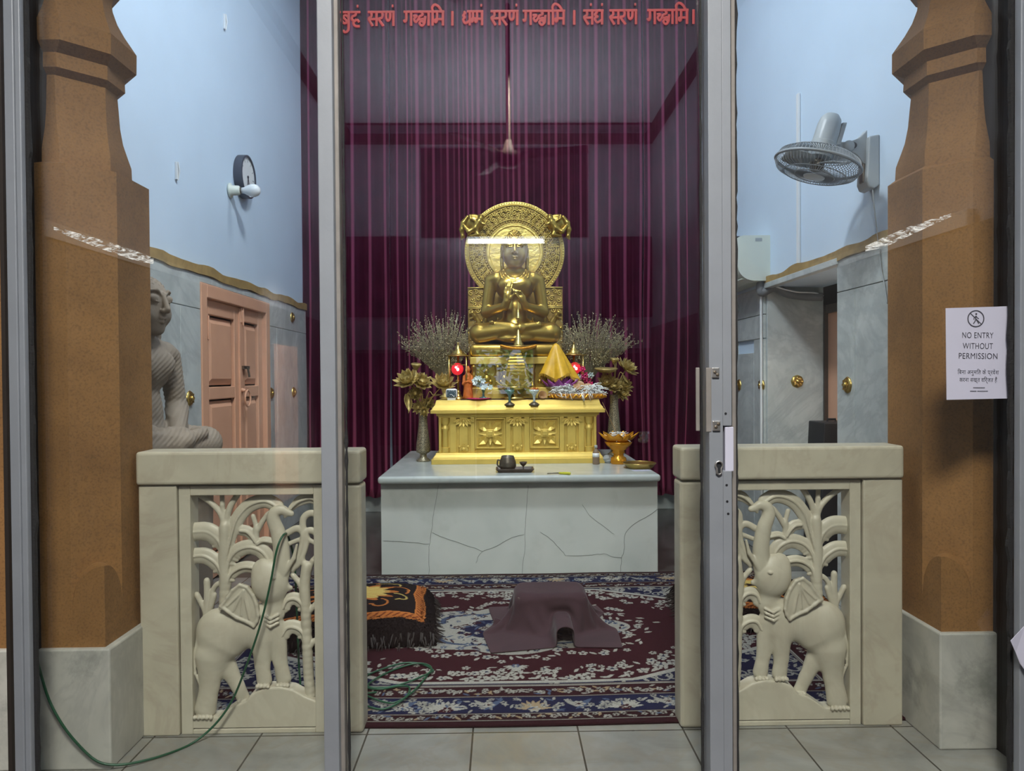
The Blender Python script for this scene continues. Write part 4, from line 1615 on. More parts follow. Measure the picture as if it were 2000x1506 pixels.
# ---------------------------------------------------------------- cloth simulation for drapery
def drape(cx, cy, size, rot, boxes, z0, floor=0.014, n=46, steps=900, seed=0, damp=0.97, offs=(0, 0)):
    r = np.random.RandomState(seed)
    u = np.linspace(-0.5, 0.5, n)
    U, V = np.meshgrid(u * size[0] + offs[0], u * size[1] + offs[1], indexing='ij')
    ca, sa = math.cos(rot), math.sin(rot)
    P = np.stack([cx + U * ca - V * sa, cy + U * sa + V * ca, np.full(U.shape, z0)], -1)
    P[..., 2] += r.uniform(0, 0.003, U.shape)
    Q = P.copy()
    rest = []
    for di, dj in ((1, 0), (0, 1), (1, 1), (1, -1), (2, 0), (0, 2)):
        a = (slice(0, n - di), slice(max(0, -dj), n - max(0, dj)))
        b = (slice(di, n), slice(max(0, -dj) + dj, n - max(0, dj) + dj))
        rest.append((a, b, np.linalg.norm(P[a] - P[b], axis=-1), 0.5 if abs(di) + abs(dj) == 1 else (0.3 if di * dj else 0.12)))
    dt2 = 9.8 * 0.008 ** 2
    for st in range(steps):
        v = (P - Q) * damp
        Q = P.copy()
        P = P + v
        P[..., 2] -= dt2
        for it in range(4):
            for a, b, l, k in rest:
                d = P[b] - P[a]
                L = np.linalg.norm(d, axis=-1) + 1e-9
                c = (k * (L - l) / L)[..., None] * d
                P[a] += c
                P[b] -= c
        for (x0, x1, y0, y1, z1) in boxes:
            m = (P[..., 0] > x0) & (P[..., 0] < x1) & (P[..., 1] > y0) & (P[..., 1] < y1) & (P[..., 2] < z1)
            if m.any():
                dist = np.stack([P[..., 0] - x0, x1 - P[..., 0], P[..., 1] - y0, y1 - P[..., 1], z1 - P[..., 2]], -1)
                w = dist.argmin(-1)
                for q in range(5):
                    mm = m & (w == q)
                    if q == 0:
                        P[..., 0][mm] = x0
                    elif q == 1:
                        P[..., 0][mm] = x1
                    elif q == 2:
                        P[..., 1][mm] = y0
                    elif q == 3:
                        P[..., 1][mm] = y1
                    else:
                        P[..., 2][mm] = z1
                    Q[mm] = P[mm] * 0.6 + Q[mm] * 0.4
        m = P[..., 2] < floor
        P[..., 2][m] = floor
        Q[m] = P[m] * 0.5 + Q[m] * 0.5
    verts = P.reshape(-1, 3)
    i = np.arange(n - 1)[:, None] * n + np.arange(n - 1)[None, :]
    faces = np.stack([i, i + n, i + n + 1, i + 1], -1).reshape(-1, 4)
    return verts, faces


tx0, tx1 = at(1006, 1150, 3.74).x, at(1148, 1150, 3.74).x
st = thing('low_stool', 'low stool hidden under the maroon cloth on the carpet', 'stool', ((tx0 + tx1) / 2, 3.87, 0.012))
MB().box(tx0 + 0.014, tx1 - 0.014, 3.75, 3.986, 0.165, 0.185).build('top', M['wood'], st, bevel=0.004)
for sx in (tx0 + 0.03, tx1 - 0.03):
    for sy in (3.77, 3.97):
        MB().box(sx - 0.014, sx + 0.014, sy - 0.014, sy + 0.014, 0.013, 0.165).build('leg', M['wood'], st)
cv, cf_ = drape((tx0 + tx1) / 2 + 0.0, 3.83, (0.80, 0.74), 0.06, [(tx0, tx1, 3.736, 4.0, 0.20), (tx1 - 0.18, tx1 - 0.10, 3.38, 3.75, 0.115)], 0.215, seed=3, offs=(-0.01, -0.04))
co = npmesh('draped_cloth', cv, cf_, M['cloth'])
sd = co.modifiers.new('thickness', 'SOLIDIFY')
sd.thickness = 0.005
sd.offset = 1
ss = co.modifiers.new('smooth', 'SUBSURF')
ss.levels = ss.render_levels = 1
tag(co, 'plain maroon cloth draped over a low stool in the middle of the carpet', 'cloth')


# ---------------------------------------------------------------- patterned black floor cushions
def cushion(cx, cy, wx, wy, hz, label, rot=0.0):
    """a puffed seat cushion with flame-coloured embroidery on black plush"""
    nx = ny = 220
    u, v = np.meshgrid(np.linspace(-1, 1, nx), np.linspace(-1, 1, ny), indexing='ij')
    su, sv = np.sign(u) * np.abs(u) ** 0.85, np.sign(v) * np.abs(v) ** 0.85
    q = np.clip(1 - np.abs(u) ** 4.5, 0, 1) * np.clip(1 - np.abs(v) ** 4.5, 0, 1)
    zz = hz * q ** 0.42 * (0.92 + 0.08 * np.sin(u * 2.2 + 1) * np.cos(v * 1.7)) + 0.014
    R = np.random.RandomState(int(abs(cx) * 100))
    edge = np.maximum(np.abs(u), np.abs(v))
    plush = np.where(edge > 0.80, R.uniform(-0.006, 0.006, u.shape), 0)
    X, Y = su * wx / 2 + plush, sv * wy / 2 + plush
    ca, sa = math.cos(rot), math.sin(rot)
    verts = np.stack([cx + X * ca - Y * sa, cy + X * sa + Y * ca, zz + np.abs(plush)], -1).reshape(-1, 3)
    c = np.zeros(u.shape + (3,))
    c[:] = (0.010, 0.007, 0.007)
    OR, YE, BR = np.array((0.36, 0.12, 0.03)), np.array((0.46, 0.34, 0.10)), np.array((0.15, 0.035, 0.012))
    eb = np.maximum(np.abs(u), np.abs(v))
    wv = 0.76 + 0.035 * np.abs(np.sin(3.0 * np.arctan2(v, u)))
    band = np.abs(eb - wv) < 0.055
    c[band] = BR
    tpar = np.where(np.abs(u) > np.abs(v), v, u)
    c[band & (np.abs(np.sin(tpar * 38 + (eb - wv) * 40)) > 0.55)] = OR
    c[np.abs(np.abs(eb - wv) - 0.055) < 0.010] = OR * 1.1
    d, a = np.hypot(u * 1.0, v * 1.25), np.arctan2(v * 1.25, u)
    c[d < 0.50 * (0.80 + 0.20 * np.cos(12 * a))] = OR * 0.9
    c[d < 0.40 * (0.75 + 0.25 * np.abs(np.cos(7 * a)))] = YE
    c[(d < 0.40) & (np.abs(np.sin(7 * a)) < 0.12) & (d > 0.12)] = OR
    c[d < 0.085 * (0.8 + 0.3 * np.cos(6 * a))] = (0.02, 0.012, 0.01)
    for k in range(10):
        aa = 2 * math.pi * k / 10 + 0.2
        for j in range(26):
            t = j / 26
            px = (0.56 + 0.10 * math.sin(t * 4)) * math.cos(aa + (t - 0.5) * 0.5) + 0.04 * math.cos(t * 9)
            py = (0.50 + 0.10 * math.sin(t * 4)) * math.sin(aa + (t - 0.5) * 0.5) + 0.04 * math.sin(t * 9)
            c[np.hypot(u - px, v - py) < 0.016] = YE * 0.8 if k % 2 else OR
    i = np.arange(nx - 1)[:, None] * ny + np.arange(ny - 1)[None, :]
    faces = np.stack([i, i + ny, i + ny + 1, i + 1], -1).reshape(-1, 4)
    m, t, p, L = nt('embroidered_plush')
    vc = t.nodes.new('ShaderNodeVertexColor')
    vc.layer_name = 'embroidery'
    L.new(vc.outputs[0], p.inputs['Base Color'])
    p.inputs['Roughness'].default_value = 0.95
    p.inputs['Specular IOR Level'].default_value = 0.08
    bump(t, p, noise(t, 250, 2, 0.5, objco(t)), 0.5, 0.006)
    root = thing('floor_cushion', label, 'cushion', (cx, cy, 0.012), 'black embroidered floor cushions')
    o = npmesh('cover', verts, faces, m, root)
    ca_ = o.data.color_attributes.new('embroidery', 'FLOAT_COLOR', 'POINT')
    ca_.data.foreach_set('color', np.concatenate([c.reshape(-1, 3), np.ones((nx * ny, 1))], 1).astype(np.float32).ravel())
    so = o.modifiers.new('thickness', 'SOLIDIFY')
    so.thickness = 0.004
    so.offset = -1
    # plush fringe round the foot
    fb = MB()
    rr = random.Random(3)
    for k in range(420):
        tt = rr.uniform(0, 4)
        s, w = int(tt), 2 * (tt - int(tt)) - 1
        a, b = ((w, -1), (1, w), (w, 1), (-1, w))[s]
        na, nb = ((0, -1), (1, 0), (0, 1), (-1, 0))[s]
        bx, by = a * wx * 0.485, b * wy * 0.485
        hx = rr.uniform(0.02, 0.055)
        z = rr.uniform(0.018, hz * 0.45)
        p0 = (bx, by, z)
        p1 = (bx + na * hx + rr.uniform(-0.015, 0.015), by + nb * hx + rr.uniform(-0.015, 0.015), max(0.016, z - 0.03))
        f = lambda q: (cx + q[0] * ca - q[1] * sa, cy + q[0] * sa + q[1] * ca, q[2])
        fb.tube([f(p0), f(p1)], [0.005, 0.001], 4)
    fr_ = fb.build('fringe', M['jamb'], root, label='black plush fringe')
    fr_['kind'] = 'stuff'
    return root


cushion(-0.80, 3.83, 0.88, 0.66, 0.185, 'black plush cushion with yellow flower embroidery on the carpet, left of the maroon cloth', 0.10)
cushion(1.40, 3.98, 0.84, 0.62, 0.16, 'black plush cushion with orange embroidery behind the right-hand elephant railing', -0.12)
# ---------------------------------------------------------------- green cables
pts = [at(72, 1288, 2.45), at(95, 1365, 2.45), at(125, 1420, 2.45), at(160, 1462, 2.46), at(190, 1487, 2.465), at(222, 1494, 2.475), at(262, 1490, 2.50),
       at(320, 1478, 2.56), at(375, 1455, 2.64), at(420, 1415, 2.68), at(455, 1365, 2.685), at(485, 1290, 2.675), at(510, 1215, 2.67), at(528, 1140, 2.67), at(538, 1085, 2.68),
       at(546, 1058, 2.69), at(556, 1043, 2.72), at(564, 1050, 2.80), at(575, 1100, 2.86), at(580, 1200, 2.88), at(586, 1330, 2.89), at(598, 1388, 2.87), at(640, 1398, 2.87)]
for p in pts:
    p.z = max(p.z, 0.007)
last = atZ(705, 1385, 0.02)
loop = spline(pts + [last], 6)
tag(MB().tube(loop, 0.0042, 8).build('cable', M['green'], smooth=True), 'long green cable crossing the front of the left elephant railing', 'cable')
coil = []
for (px, py) in ((700, 1352), (760, 1375), (800, 1360), (830, 1325), (842, 1305), (815, 1299), (770, 1308), (730, 1330), (720, 1345), (760, 1342), (800, 1333), (838, 1318), (845, 1308),
                 (820, 1298), (780, 1300), (715, 1320), (705, 1340), (740, 1350), (780, 1340), (800, 1345), (790, 1368), (750, 1385), (712, 1378), (708, 1362), (735, 1352)):
    p = atZ(px, py, 0.018)
    coil.append((p.x, p.y, 0.018 + 0.004 * (len(coil) % 3)))
tag(MB().tube(spline(coil, 6), 0.0042, 8).build('coiled_cable', M['green'], smooth=True), 'loose coil of green cable lying on the carpet edge', 'cable')

# ---------------------------------------------------------------- gilded pedestal
PY = 5.44
ZP = at(1010, 781, PY + 0.04).z
px_ = lambda px, Y: at(px, 850, Y).x
pz_ = lambda py, Y: at(1010, py, Y).z
PB = 6.36
gp = thing('pedestal', 'gold painted altar pedestal with two square flower panels on the marble slab', 'pedestal', (px_(1011, PY), 5.9, ZT))
zb1, zb2, zb3, zb4 = pz_(896, PY), pz_(884, PY + 0.03), pz_(815, PY + 0.04), pz_(807, PY)


def stepped(name, steps):
    """rectangular mouldings: (half inset, z) pairs from the plan outline"""
    mb = MB()
    rings = []
    for ins, z in steps:
        a, b = px_(842, PY) + ins, px_(1181, PY) - ins
        rings.append([(a, PY + ins, z), (b, PY + ins, z), (b, PB - ins, z), (a, PB - ins, z)])
    mb.loft(rings)
    return mb.build(name, M['goldpaint'], gp, bevel=0.0025)


stepped('base', [(0, ZT), (0, zb1), (0.012, zb1 + 0.002), (0.014, zb1 + 0.012), (0.028, zb1 + 0.03), (0.032, zb2), (0.05, zb2)])
ci = 0.062
stepped('body', [(0.075, zb2 - 0.01), (0.075, zb3 + 0.01)])
stepped('cornice', [(0.058, zb3), (0.05, zb3), (0.05, zb3 + 0.012), (0.036, zb3 + 0.014), (0.036, zb4), (-0.004, zb4 + 0.001), (-0.004, pz_(800, PY)), (0.006, pz_(799, PY)),
                    (0.010, pz_(796, PY)), (0.026, pz_(791, PY)), (0.034, pz_(784, PY)), (0.036, ZP), (0.3, ZP)])
yF = PY + 0.052
for px0, px1 in ((857, 862), (879, 891), (919, 927), (988, 997), (1024, 1034), (1093, 1102), (1130, 1141), (1160, 1165)):
    MB().box(px_(px0, yF), px_(px1, yF), yF, PY + 0.10, zb2, zb3).build('stile', M['goldpaint'], gp, bevel=0.002)
for pc in (869, 1151):
    c = (px_(pc, yF), yF + 0.03, 0)
    H = zb3 - zb2
    MB().lathe((c[0], c[1], zb2), [(0.036, 0), (0.036, 0.14 * H), (0.026, 0.15 * H), (0.026, 0.62 * H), (0.034, 0.66 * H), (0.034, 0.70 * H), (0.026, 0.75 * H), (0.024, 0.78 * H), (0.036, 0.86 * H), (0.036, H)], 12)\
        .build('colonnette', M['goldpaint'], gp, auto=40)
for px0, px1 in ((893, 918), (998, 1023), (1104, 1129)):
    a, b = px_(px0 + 4, yF), px_(px1 - 4, yF)
    H = zb3 - zb2
    o = MB().box(a, b, yF + 0.004, PY + 0.10, zb2, zb3).build('pilaster', M['goldpaint'], gp, bevel=0.004)
    xm = (a + b) / 2
    for zc, up in ((zb3 - 0.02, -1), (zb2 + 0.02, 1)):
        mb = MB()
        for k in range(-3, 4):
            an = math.pi / 2 * up + k * 0.42
            mb.petal((xm + k * 0.010, yF + 0.004, zc), (math.cos(an), -0.15, math.sin(an)), (0, -1, 0), 0.055, 0.03, 0.2, 5, 3)
        mb.ball((xm, yF + 0.002, zc + 0.006 * up), 0.016, 10, 8, 1, 0.6, 1)
        for sx in (-1, 1):
            mb.ball((xm + sx * 0.032, yF + 0.006, zc + 0.025 * up), 0.011, 10, 8, 1, 0.6, 1)
        mb.build('acanthus', M['goldpaint'], o, True)
for px0, px1 in ((928, 987), (1035, 1092)):
    a, b = px_(px0, yF), px_(px1, yF)
    z0, z1 = zb2 + 0.03, zb3 - 0.004
    mb = MB()
    t = 0.010
    for (q0, q1, w0, w1) in ((a, a + t, z0, z1), (b - t, b, z0, z1), (a + t, b - t, z0, z0 + t), (a + t, b - t, z1 - t, z1)):
        mb.box(q0, q1, yF, PY + 0.10, w0, w1)
    fp = mb.build('panel', M['goldpaint'], gp, bevel=0.002)
    xm, zm = (a + b) / 2, (z0 + z1) / 2
    fl = MB()
    hw = (b - a) / 2 - 0.02
    for sx in (-1, 1):
        for sz in (-1, 1):
            # broad rounded petal filling a corner
            rings = []
            for f, dy_ in ((1.0, 0.022), (0.97, 0.006), (0.80, 0.0), (0.45, 0.010), (0.12, 0.018)):
                ring = []
                for (u, w) in ((0.10, 0.06), (0.55, 0.10), (0.92, 0.34), (0.98, 0.98), (0.34, 0.92), (0.10, 0.55)):
                    uu, ww = 0.55 + (u - 0.55) * f, 0.55 + (w - 0.55) * f
                    ring.append((xm + sx * uu * hw, yF + dy_, zm + sz * ww * hw))
                rings.append(ring if sx * sz > 0 else ring[::-1])
            fl.loft(rings)
        fl.petal((xm, yF + 0.006, zm), (sx, -0.05, 0), (0, -1, 0), hw * 1.0, 0.035, 0.15, 5, 3)
        fl.petal((xm, yF + 0.006, zm), (0, -0.05, sx), (0, -1, 0), hw * 1.0, 0.035, 0.15, 5, 3)
    fl.build('flower', M['goldpaint'], fp, bevel=0.0)
    q = 0.030
    MB().box(xm - q, xm + q, yF - 0.018, yF + 0.03, zm - q, zm + q).box(xm - q * 0.62, xm + q * 0.62, yF - 0.026, yF, zm - q * 0.62, zm + q * 0.62).build('boss', M['goldpaint'], fp, bevel=0.004)
tag(MB().box(px_(900, 5.5), px_(1160, 5.5), PY + 0.05, 6.1, ZP, ZP + 0.004).build('altar_cloth', M['cloth']), 'flat red runner cloth under the offerings on the gold pedestal', 'cloth')

# ---------------------------------------------------------------- golden seated statue on its throne
SY = 5.80
S5 = SY / FPX
gs = thing('seated_statue', 'golden seated statue with joined hands before a round carved halo', 'statue', (at(1006, 700, SY).x, SY, ZP))


def seated_figure(h, robe=False):
    """a cross-legged figure in pixel units; x right, -y towards the viewer, z up from the seat"""
    s = SDF((-98, -66, -8), (98, 46, 224), h)
    # torso
    s.ell((0, 4, 22), (42, 32, 32), 0)
    s.ell((0, 2, 56), (23.5, 22, 44), 8)
    s.ell((0, 2, 110), (36, 26, 30), 8)
    s.cap((-36, 4, 127), (36, 4, 127), 15, 15, 12)
    s.cap((-18, 6, 140), (18, 6, 140), 9, 9, 10)
    for sx in (-1, 1):
        s.ell((sx * 16, -16, 114), (15, 8, 12), 7)
    s.cap((0, 4, 136), (0, 0, 158), 14.5, 13.5, 6)
    # arms
    for sx in (-1, 1):
        s.cap((sx * 46, 5, 124), (sx * 55, 2, 64), 13, 11, 4)
        if robe:
            s.cap((sx * 53, 0, 60), (sx * 14, -36, 34), 13, 8, 4)
        else:
            s.cap((sx * 55, 2, 62), (sx * 19, -38, 70), 11.5, 7.5, 4)
    # legs
    for sx in (-1, 1):
        s.cap((sx * 30, 0, 22), (sx * 69, -26, 20), 23, 19, 9)
    s.cap((67, -28, 17), (-4, -48, 20), 19, 10.5, 5)
    s.cap((-67, -28, 17), (8, -51, 27), 19, 10, 3)
    s.cap((8, -51, 28), (44, -44, 33), 8.5, 7, 3)
    s.cap((-8, -48, 31), (-42, -40, 35), 8, 7, 3)
    for sx, z in ((1, 35), (-1, 37)):
        for k in range(5):
            s.ell((sx * (44 + 2.5 * (k % 2)), -48 + 4.2 * k, z + 2), (3.6, 2.4, 3.2), 1.0)
    s.ell((0, -44, 8), (34, 14, 8), 6)
    # hands: right palm raised, left fingers touching it (laid in the lap on the robed figure)
    if robe:
        s.ell((0, -42, 38), (22, 9, 6), 4)
    else:
        praying_hands(s)
    robe_and_head(s, robe)
    return s.mesh()


def praying_hands(s):
    s.cap((-20, -38, 70), (-16, -42, 78), 7.5, 7.5, 3)
    s.ell((-14, -44, 87), (8.5, 5, 11), 3)
    for k, (dx, dz, L) in enumerate(((-7.5, 95, 16), (-3.0, 97, 20), (1.5, 97, 20), (5.0, 95, 16))):
        x0 = -13 + dx * 0.9
        s.cap((x0, -44, dz), (x0 + 1.5, -43, dz + L * 0.5), 2.4, 2.2, 1.2)
        s.cap((x0 + 1.5, -43, dz + L * 0.5), (x0 + 3.2, -40, dz + L), 2.2, 1.7, 0.8)
    s.cap((-8, -48, 84), (-2, -49, 92), 2.8, 2.2, 1.5)
    s.cap((20, -38, 70), (15, -44, 78), 7.5, 7, 3)
    s.ell((12, -47, 84), (8, 5, 9), 3)
    for k in range(4):
        x0 = 15 - 4.2 * k
        s.cap((x0, -48, 88), (x0 - 5, -50, 96 + (k % 2)), 2.4, 2.2, 1.2)
        s.cap((x0 - 5, -50, 96 + (k % 2)), (x0 - 10 + k, -49, 102 - (3 - k) * 1.5), 2.2, 1.6, 0.8)
    s.cap((7, -51, 84), (1, -52, 91), 2.8, 2.0, 1.5)


def robe_and_head(s, robe):
    # robe edges
    if not robe:
        for r0, z0, dz, yf_ in ((20, 139, 14, 19.5), (24, 136, 16, 21.5), (28, 133, 18, 23.0)):
            pts = []
            for k in range(9):
                a = math.pi * k / 8
                x = -r0 * math.cos(a)
                z = z0 - dz * math.sin(a) + 4 * (1 - math.sin(a))
                y = -8 - (yf_ - 8) * math.sin(a) ** 0.8
                pts.append((x, y, z))
            s.path(pts, 1.5, 1.5)
        for sx in (-1, 1):
            s.path([(sx * 33, -30, 48), (sx * 34, -24, 34), (sx * 40, -26, 24)], 1.4, 1.5)
    # head: the same shapes a little larger and lower
    class Hd:
        def ell(_, c, r, k=0, op='add'):
            s.ell((c[0] * 0.95, c[1] * 1.05, (c[2] - 150) * 1.07 + 148.5), [q * 1.07 for q in r], k, op)

        def cap(_, a, b, ra, rb, k=0):
            s.cap((a[0] * 0.95, a[1] * 1.05, (a[2] - 150) * 1.07 + 148.5), (b[0] * 0.95, b[1] * 1.05, (b[2] - 150) * 1.07 + 148.5), ra * 1.07, rb * 1.07, k)

        def path(_, pts, rs, k=0):
            s.path([(p[0] * 0.95, p[1] * 1.05, (p[2] - 150) * 1.07 + 148.5) for p in pts], rs, k)
    hd = Hd()
    hd.ell((0, -4, 181), (23.5, 26, 30), 4)
    hd.ell((0, -10, 167), (18.5, 17.5, 20), 6)
    hd.ell((0, -20.5, 154), (8.5, 6, 6), 5)
    for sx in (-1, 1):
        hd.ell((sx * 12, -19.5, 170), (8.5, 7, 9), 5)                      # cheeks
        hd.path([(sx * 2.6, -30.2, 189), (sx * 8, -29.6, 194.5), (sx * 15, -25.6, 194), (sx * 20, -19, 189)], [1.3, 1.5, 1.4, 0.9], 2.0)
        hd.ell((sx * 10, -25.6, 186.5), (7.4, 4.6, 4.6), 1.0)              # lowered eyelids
        hd.path([(sx * 3.8, -29.0, 184.2), (sx * 9, -30.6, 182.6), (sx * 14.5, -27.8, 183.4), (sx * 17.5, -24.6, 185)], 0.8, 0.8)
        hd.ell((sx * 25, 0, 178), (4.2, 7.5, 13), 1.5)                     # long ears
        hd.cap((sx * 26, 0, 168), (sx * 25, -1, 148), 3.6, 3.4, 1.5)
        hd.ell((sx * 28.5, -2, 178), (1.6, 4, 8), 0.8, 'sub')
        hd.ell((sx * 3.4, -32.4, 173), (2.9, 3.0, 2.4), 1.0)
    hd.cap((0, -29.0, 192), (0, -35.0, 175), 2.0, 3.3, 1.6)
    hd.path([(-8.2, -26.2, 166.9), (-3, -29.0, 165.7), (0, -29.2, 165.1), (3, -29.0, 165.7), (8.2, -26.2, 166.9)], [0.7, 1.6, 1.5, 1.6, 0.7], 0.8)
    hd.path([(-6, -26.2, 163), (0, -28.6, 161.6), (6, -26.2, 163)], [0.9, 2.0, 0.9], 0.8)
    if robe:
        sl = s._blk((-98, -66, -8), (98, 46, 224))[1]
        X, Y, Z = sl
        ph = (Z * 0.80 - np.abs(X + 50) * 0.62 + 0.25 * Y)
        w = np.clip((136 - Z) / 12, 0, 1) * np.clip((Z - 10) / 20, 0, 1)
        s.d -= (0.8 * w * (np.abs(np.sin(ph * 0.66)) ** 3.5)).astype(np.float32)


def hair_cap(h):
    s = SDF((-34, -40, 172), (34, 34, 224), h)
    s.ell((0, 0, 187), (26, 27, 24), 0)
    s.ell((0, 5, 209), (12.5, 12.5, 10), 3)
    s.cap((-30, -26, 178), (30, -26, 178), 14, 14, 2, 'sub')
    s.ell((0, -26, 182), (21, 14, 17), 1.0, 'sub')
    n = 210
    for i in range(n):
        z = 1 - (i + 0.5) / n * 1.05
        a = i * 2.39996
        q = math.sqrt(max(0, 1 - z * z))
        p = (26 * q * math.cos(a), 27 * q * math.sin(a), 187 + 24 * z)
        if p[2] < 183 or (p[1] < -15 and p[2] < 199):
            continue
        s.ell(p, (2.1, 2.1, 2.1), 0.4)
    for i in range(60):
        z = 1 - (i + 0.5) / 60 * 1.1
        a = i * 2.39996
        q = math.sqrt(max(0, 1 - z * z))
        s.ell((12.5 * q * math.cos(a), 5 + 12.5 * q * math.sin(a), 209 + 10 * z), (1.8, 1.8, 1.8), 0.4)
    v, f = s.mesh()
    v = v * np.array((0.95, 1.05, 1.07)) + np.array((0, 0, 148.5 - 150 * 1.07))
    return v, f


bx, bz = at(1006, 672, SY).x, at(1006, 672, SY).z
v, f = seated_figure(0.95)
npmesh('body', v * S5 + np.array((bx, SY, bz)), f, M['gold'], gs)
v, f = hair_cap(0.8)
npmesh('hair', v * S5 + np.array((bx, SY, bz)), f, M['gold'], gs)

# throne
TY = 5.60
tx = lambda px: at(px, 700, TY).x
tz = lambda py: at(1006, py, TY).z
mb = MB().box(tx(917), tx(1098), TY + 0.01, 6.02, tz(697), tz(671))
mb.build('cushion', M['gold'], gs, True, bevel=0.035, seg=5)
MB().box(tx(918), tx(1098), TY, 6.05, tz(711), tz(697) - 0.001).build('ledge', M['goldpaint'], gs, bevel=0.004)
MB().box(tx(922), tx(1094), TY + 0.05, 6.05, tz(757), tz(711)).build('throne_body', M['gold'], gs, bevel=0.004)
MB().box(tx(917), tx(1099), TY, 6.05, ZP + 0.004, tz(757)).build('plinth', M['goldpaint'], gs, bevel=0.005)
for pc in (925, 1091, 972, 1040):
    c = (tx(pc), TY + 0.035, tz(757))
    H = tz(711) - tz(757)
    MB().lathe(c, [(0.026, 0), (0.026, 0.1 * H), (0.016, 0.2 * H), (0.022, 0.42 * H), (0.025, 0.6 * H), (0.017, 0.72 * H), (0.026, 0.85 * H), (0.026, H)], 14).build('column', M['gold'], gs, True)
for pc in (950, 985, 1020, 1062):
    mb = MB()
    c = (tx(pc), TY + 0.045, (tz(757) + tz(711)) / 2)
    mb.ball((c[0], c[1], c[2] + 0.035), 0.022, 12, 8, 1, 0.8, 1.1).ball((c[0], c[1] + 0.01, c[2] - 0.025), 0.034, 12, 8, 1, 0.7, 1.2)
    for sx in (-1, 1):
        mb.ball((c[0] + sx * 0.03, c[1], c[2] - 0.045), 0.018, 10, 6, 1, 0.8, 1)
    mb.build('attendant_relief', M['gold'], gs, True)

M['shaded_gold'] = plain('darkened_gold_ground', (0.34, 0.22, 0.05), 0.5, 0.5, var=0.3, vscale=30)  # recess shade painted into the ground colour behind the reliefs
# back slab with reliefs, and the halo
HYf = 6.03
hx = lambda px: at(px, 600, HYf).x
hz = lambda py: at(1006, py, HYf).z
MB().box(hx(914), hx(1099), HYf, HYf + 0.08, tz(700), hz(561)).build('back_slab', M['shaded_gold'], gs, bevel=0.004)


def spiral(mb, c, r, a0, sgn, turns=1.25, w=0.0055, y=HYf):
    pts, rs = [], []
    n = 14
    for i in range(n):
        t = i / (n - 1)
        a = a0 + sgn * t * turns * 2 * math.pi
        q = r * (1 - 0.78 * t)
        pts.append((c[0] + q * math.cos(a), y - 0.004, c[1] + q * math.sin(a)))
        rs.append(w * (1 - 0.35 * t))
    mb.tube(pts, rs, 6)
    mb.ball((c[0] + r * 0.2 * math.cos(a), y - 0.006, c[1] + r * 0.2 * math.sin(a)), w * 1.5, 8, 6)


for sx in (-1, 1):
    X = lambda px: hx(1006.5 + sx * (px - 1006.5))
    rl = MB()
    r = random.Random(11)
    for (px, py) in ((1070, 572), (1083, 570), (1093, 573), (1066, 584), (1078, 583), (1091, 586), (1072, 593), (1085, 594), (1068, 608), (1080, 606), (1092, 608), (1070, 650), (1084, 655), (1093, 648), (1090, 665), (1076, 664)):
        spiral(rl, (X(px), hz(py)), 0.024, r.uniform(0, 6), r.choice((-1, 1)), 1.1, 0.005)
    for py in (561, 598, 601, 641):
        rl.box(min(X(1062), X(1099)), max(X(1062), X(1099)), HYf - 0.012, HYf, hz(py + 2.0), hz(py))
    rl.box(min(X(1062), X(1066)), max(X(1062), X(1066)), HYf - 0.012, HYf, hz(640), hz(603))
    rl.build('scroll_relief', M['goldpaint'], gs, True)
    # rearing beast on a small animal
    a = SDF((-24, -10, -32), (24, 12, 32), 0.9)
    a.cap((-6, 0, -8), (4, 0, 8), 7, 6, 4)
    a.cap((4, 0, 8), (10, -2, 15), 6, 5.5, 3)
    a.cap((10, -2, 15), (15, -4, 13), 4, 2.5, 2)
    a.cap((4, -2, 6), (14, -3, 2), 3, 2, 2)
    a.cap((-4, -2, -8), (6, -3, -16), 4, 2.5, 2)
    a.cap((-8, 0, -10), (-6, -2, -22), 4, 2.5, 2)
    a.cap((-10, 0, -8), (-16, 0, 6), 2, 1.5, 2)
    a.cap((-2, 0, -24), (12, 0, -24), 5, 4, 3)
    a.ell((15, -2, -20), (4, 4, 4), 2)
    v, f = a.mesh()
    if sx < 0:
        pass
    v[:, 0] *= sx
    if sx < 0:
        f = f[:, ::-1]
    sc = HYf / FPX
    npmesh('beast_relief', v * sc * 0.86 + np.array((X(1082), HYf, hz(624))), f, M['gold'], gs)

hc = (hx(1006), at(1006, 491, HYf).z)
RH = 97.5 * HYf / FPX
ring = lambda r, n=72: [(hc[0] + r * math.cos(2 * math.pi * i / n), HYf, hc[1] + r * math.sin(2 * math.pi * i / n)) for i in range(n)]
hb_ = MB()
hb_.lathe((hc[0], HYf + 0.07, hc[1]), [(RH * 0.99, 0.0), (RH, 0.03), (RH, 0.055), (RH * 0.95, 0.062), (RH * 0.93, 0.045), (RH * 0.56, 0.045), (RH * 0.55, 0.06), (RH * 0.515, 0.06), (RH * 0.50, 0.05), (0.01, 0.05)], 96, (0, -1, 0))
halo = hb_.build('halo', M['goldflat'], gs, auto=35)
MB().lathe((hc[0], HYf + 0.0245, hc[1]), [(RH * 0.925, 0.0), (RH * 0.925, 0.002), (RH * 0.565, 0.002), (RH * 0.565, 0.0)], 96, (0, -1, 0), caps=False).build('band_ground', M['shaded_gold'], halo)
for rf, n, br in ((0.975, 120, 0.0075), (0.885, 110, 0.0065), (0.605, 72, 0.0062)):
    mb = MB()
    for i in range(n):
        a = 2 * math.pi * i / n
        mb.ball((hc[0] + RH * rf * math.cos(a), HYf + 0.012, hc[1] + RH * rf * math.sin(a)), br, 8, 5, 1, 0.9, 1)
    mb.build('bead_border', M['goldpaint'], halo, True)
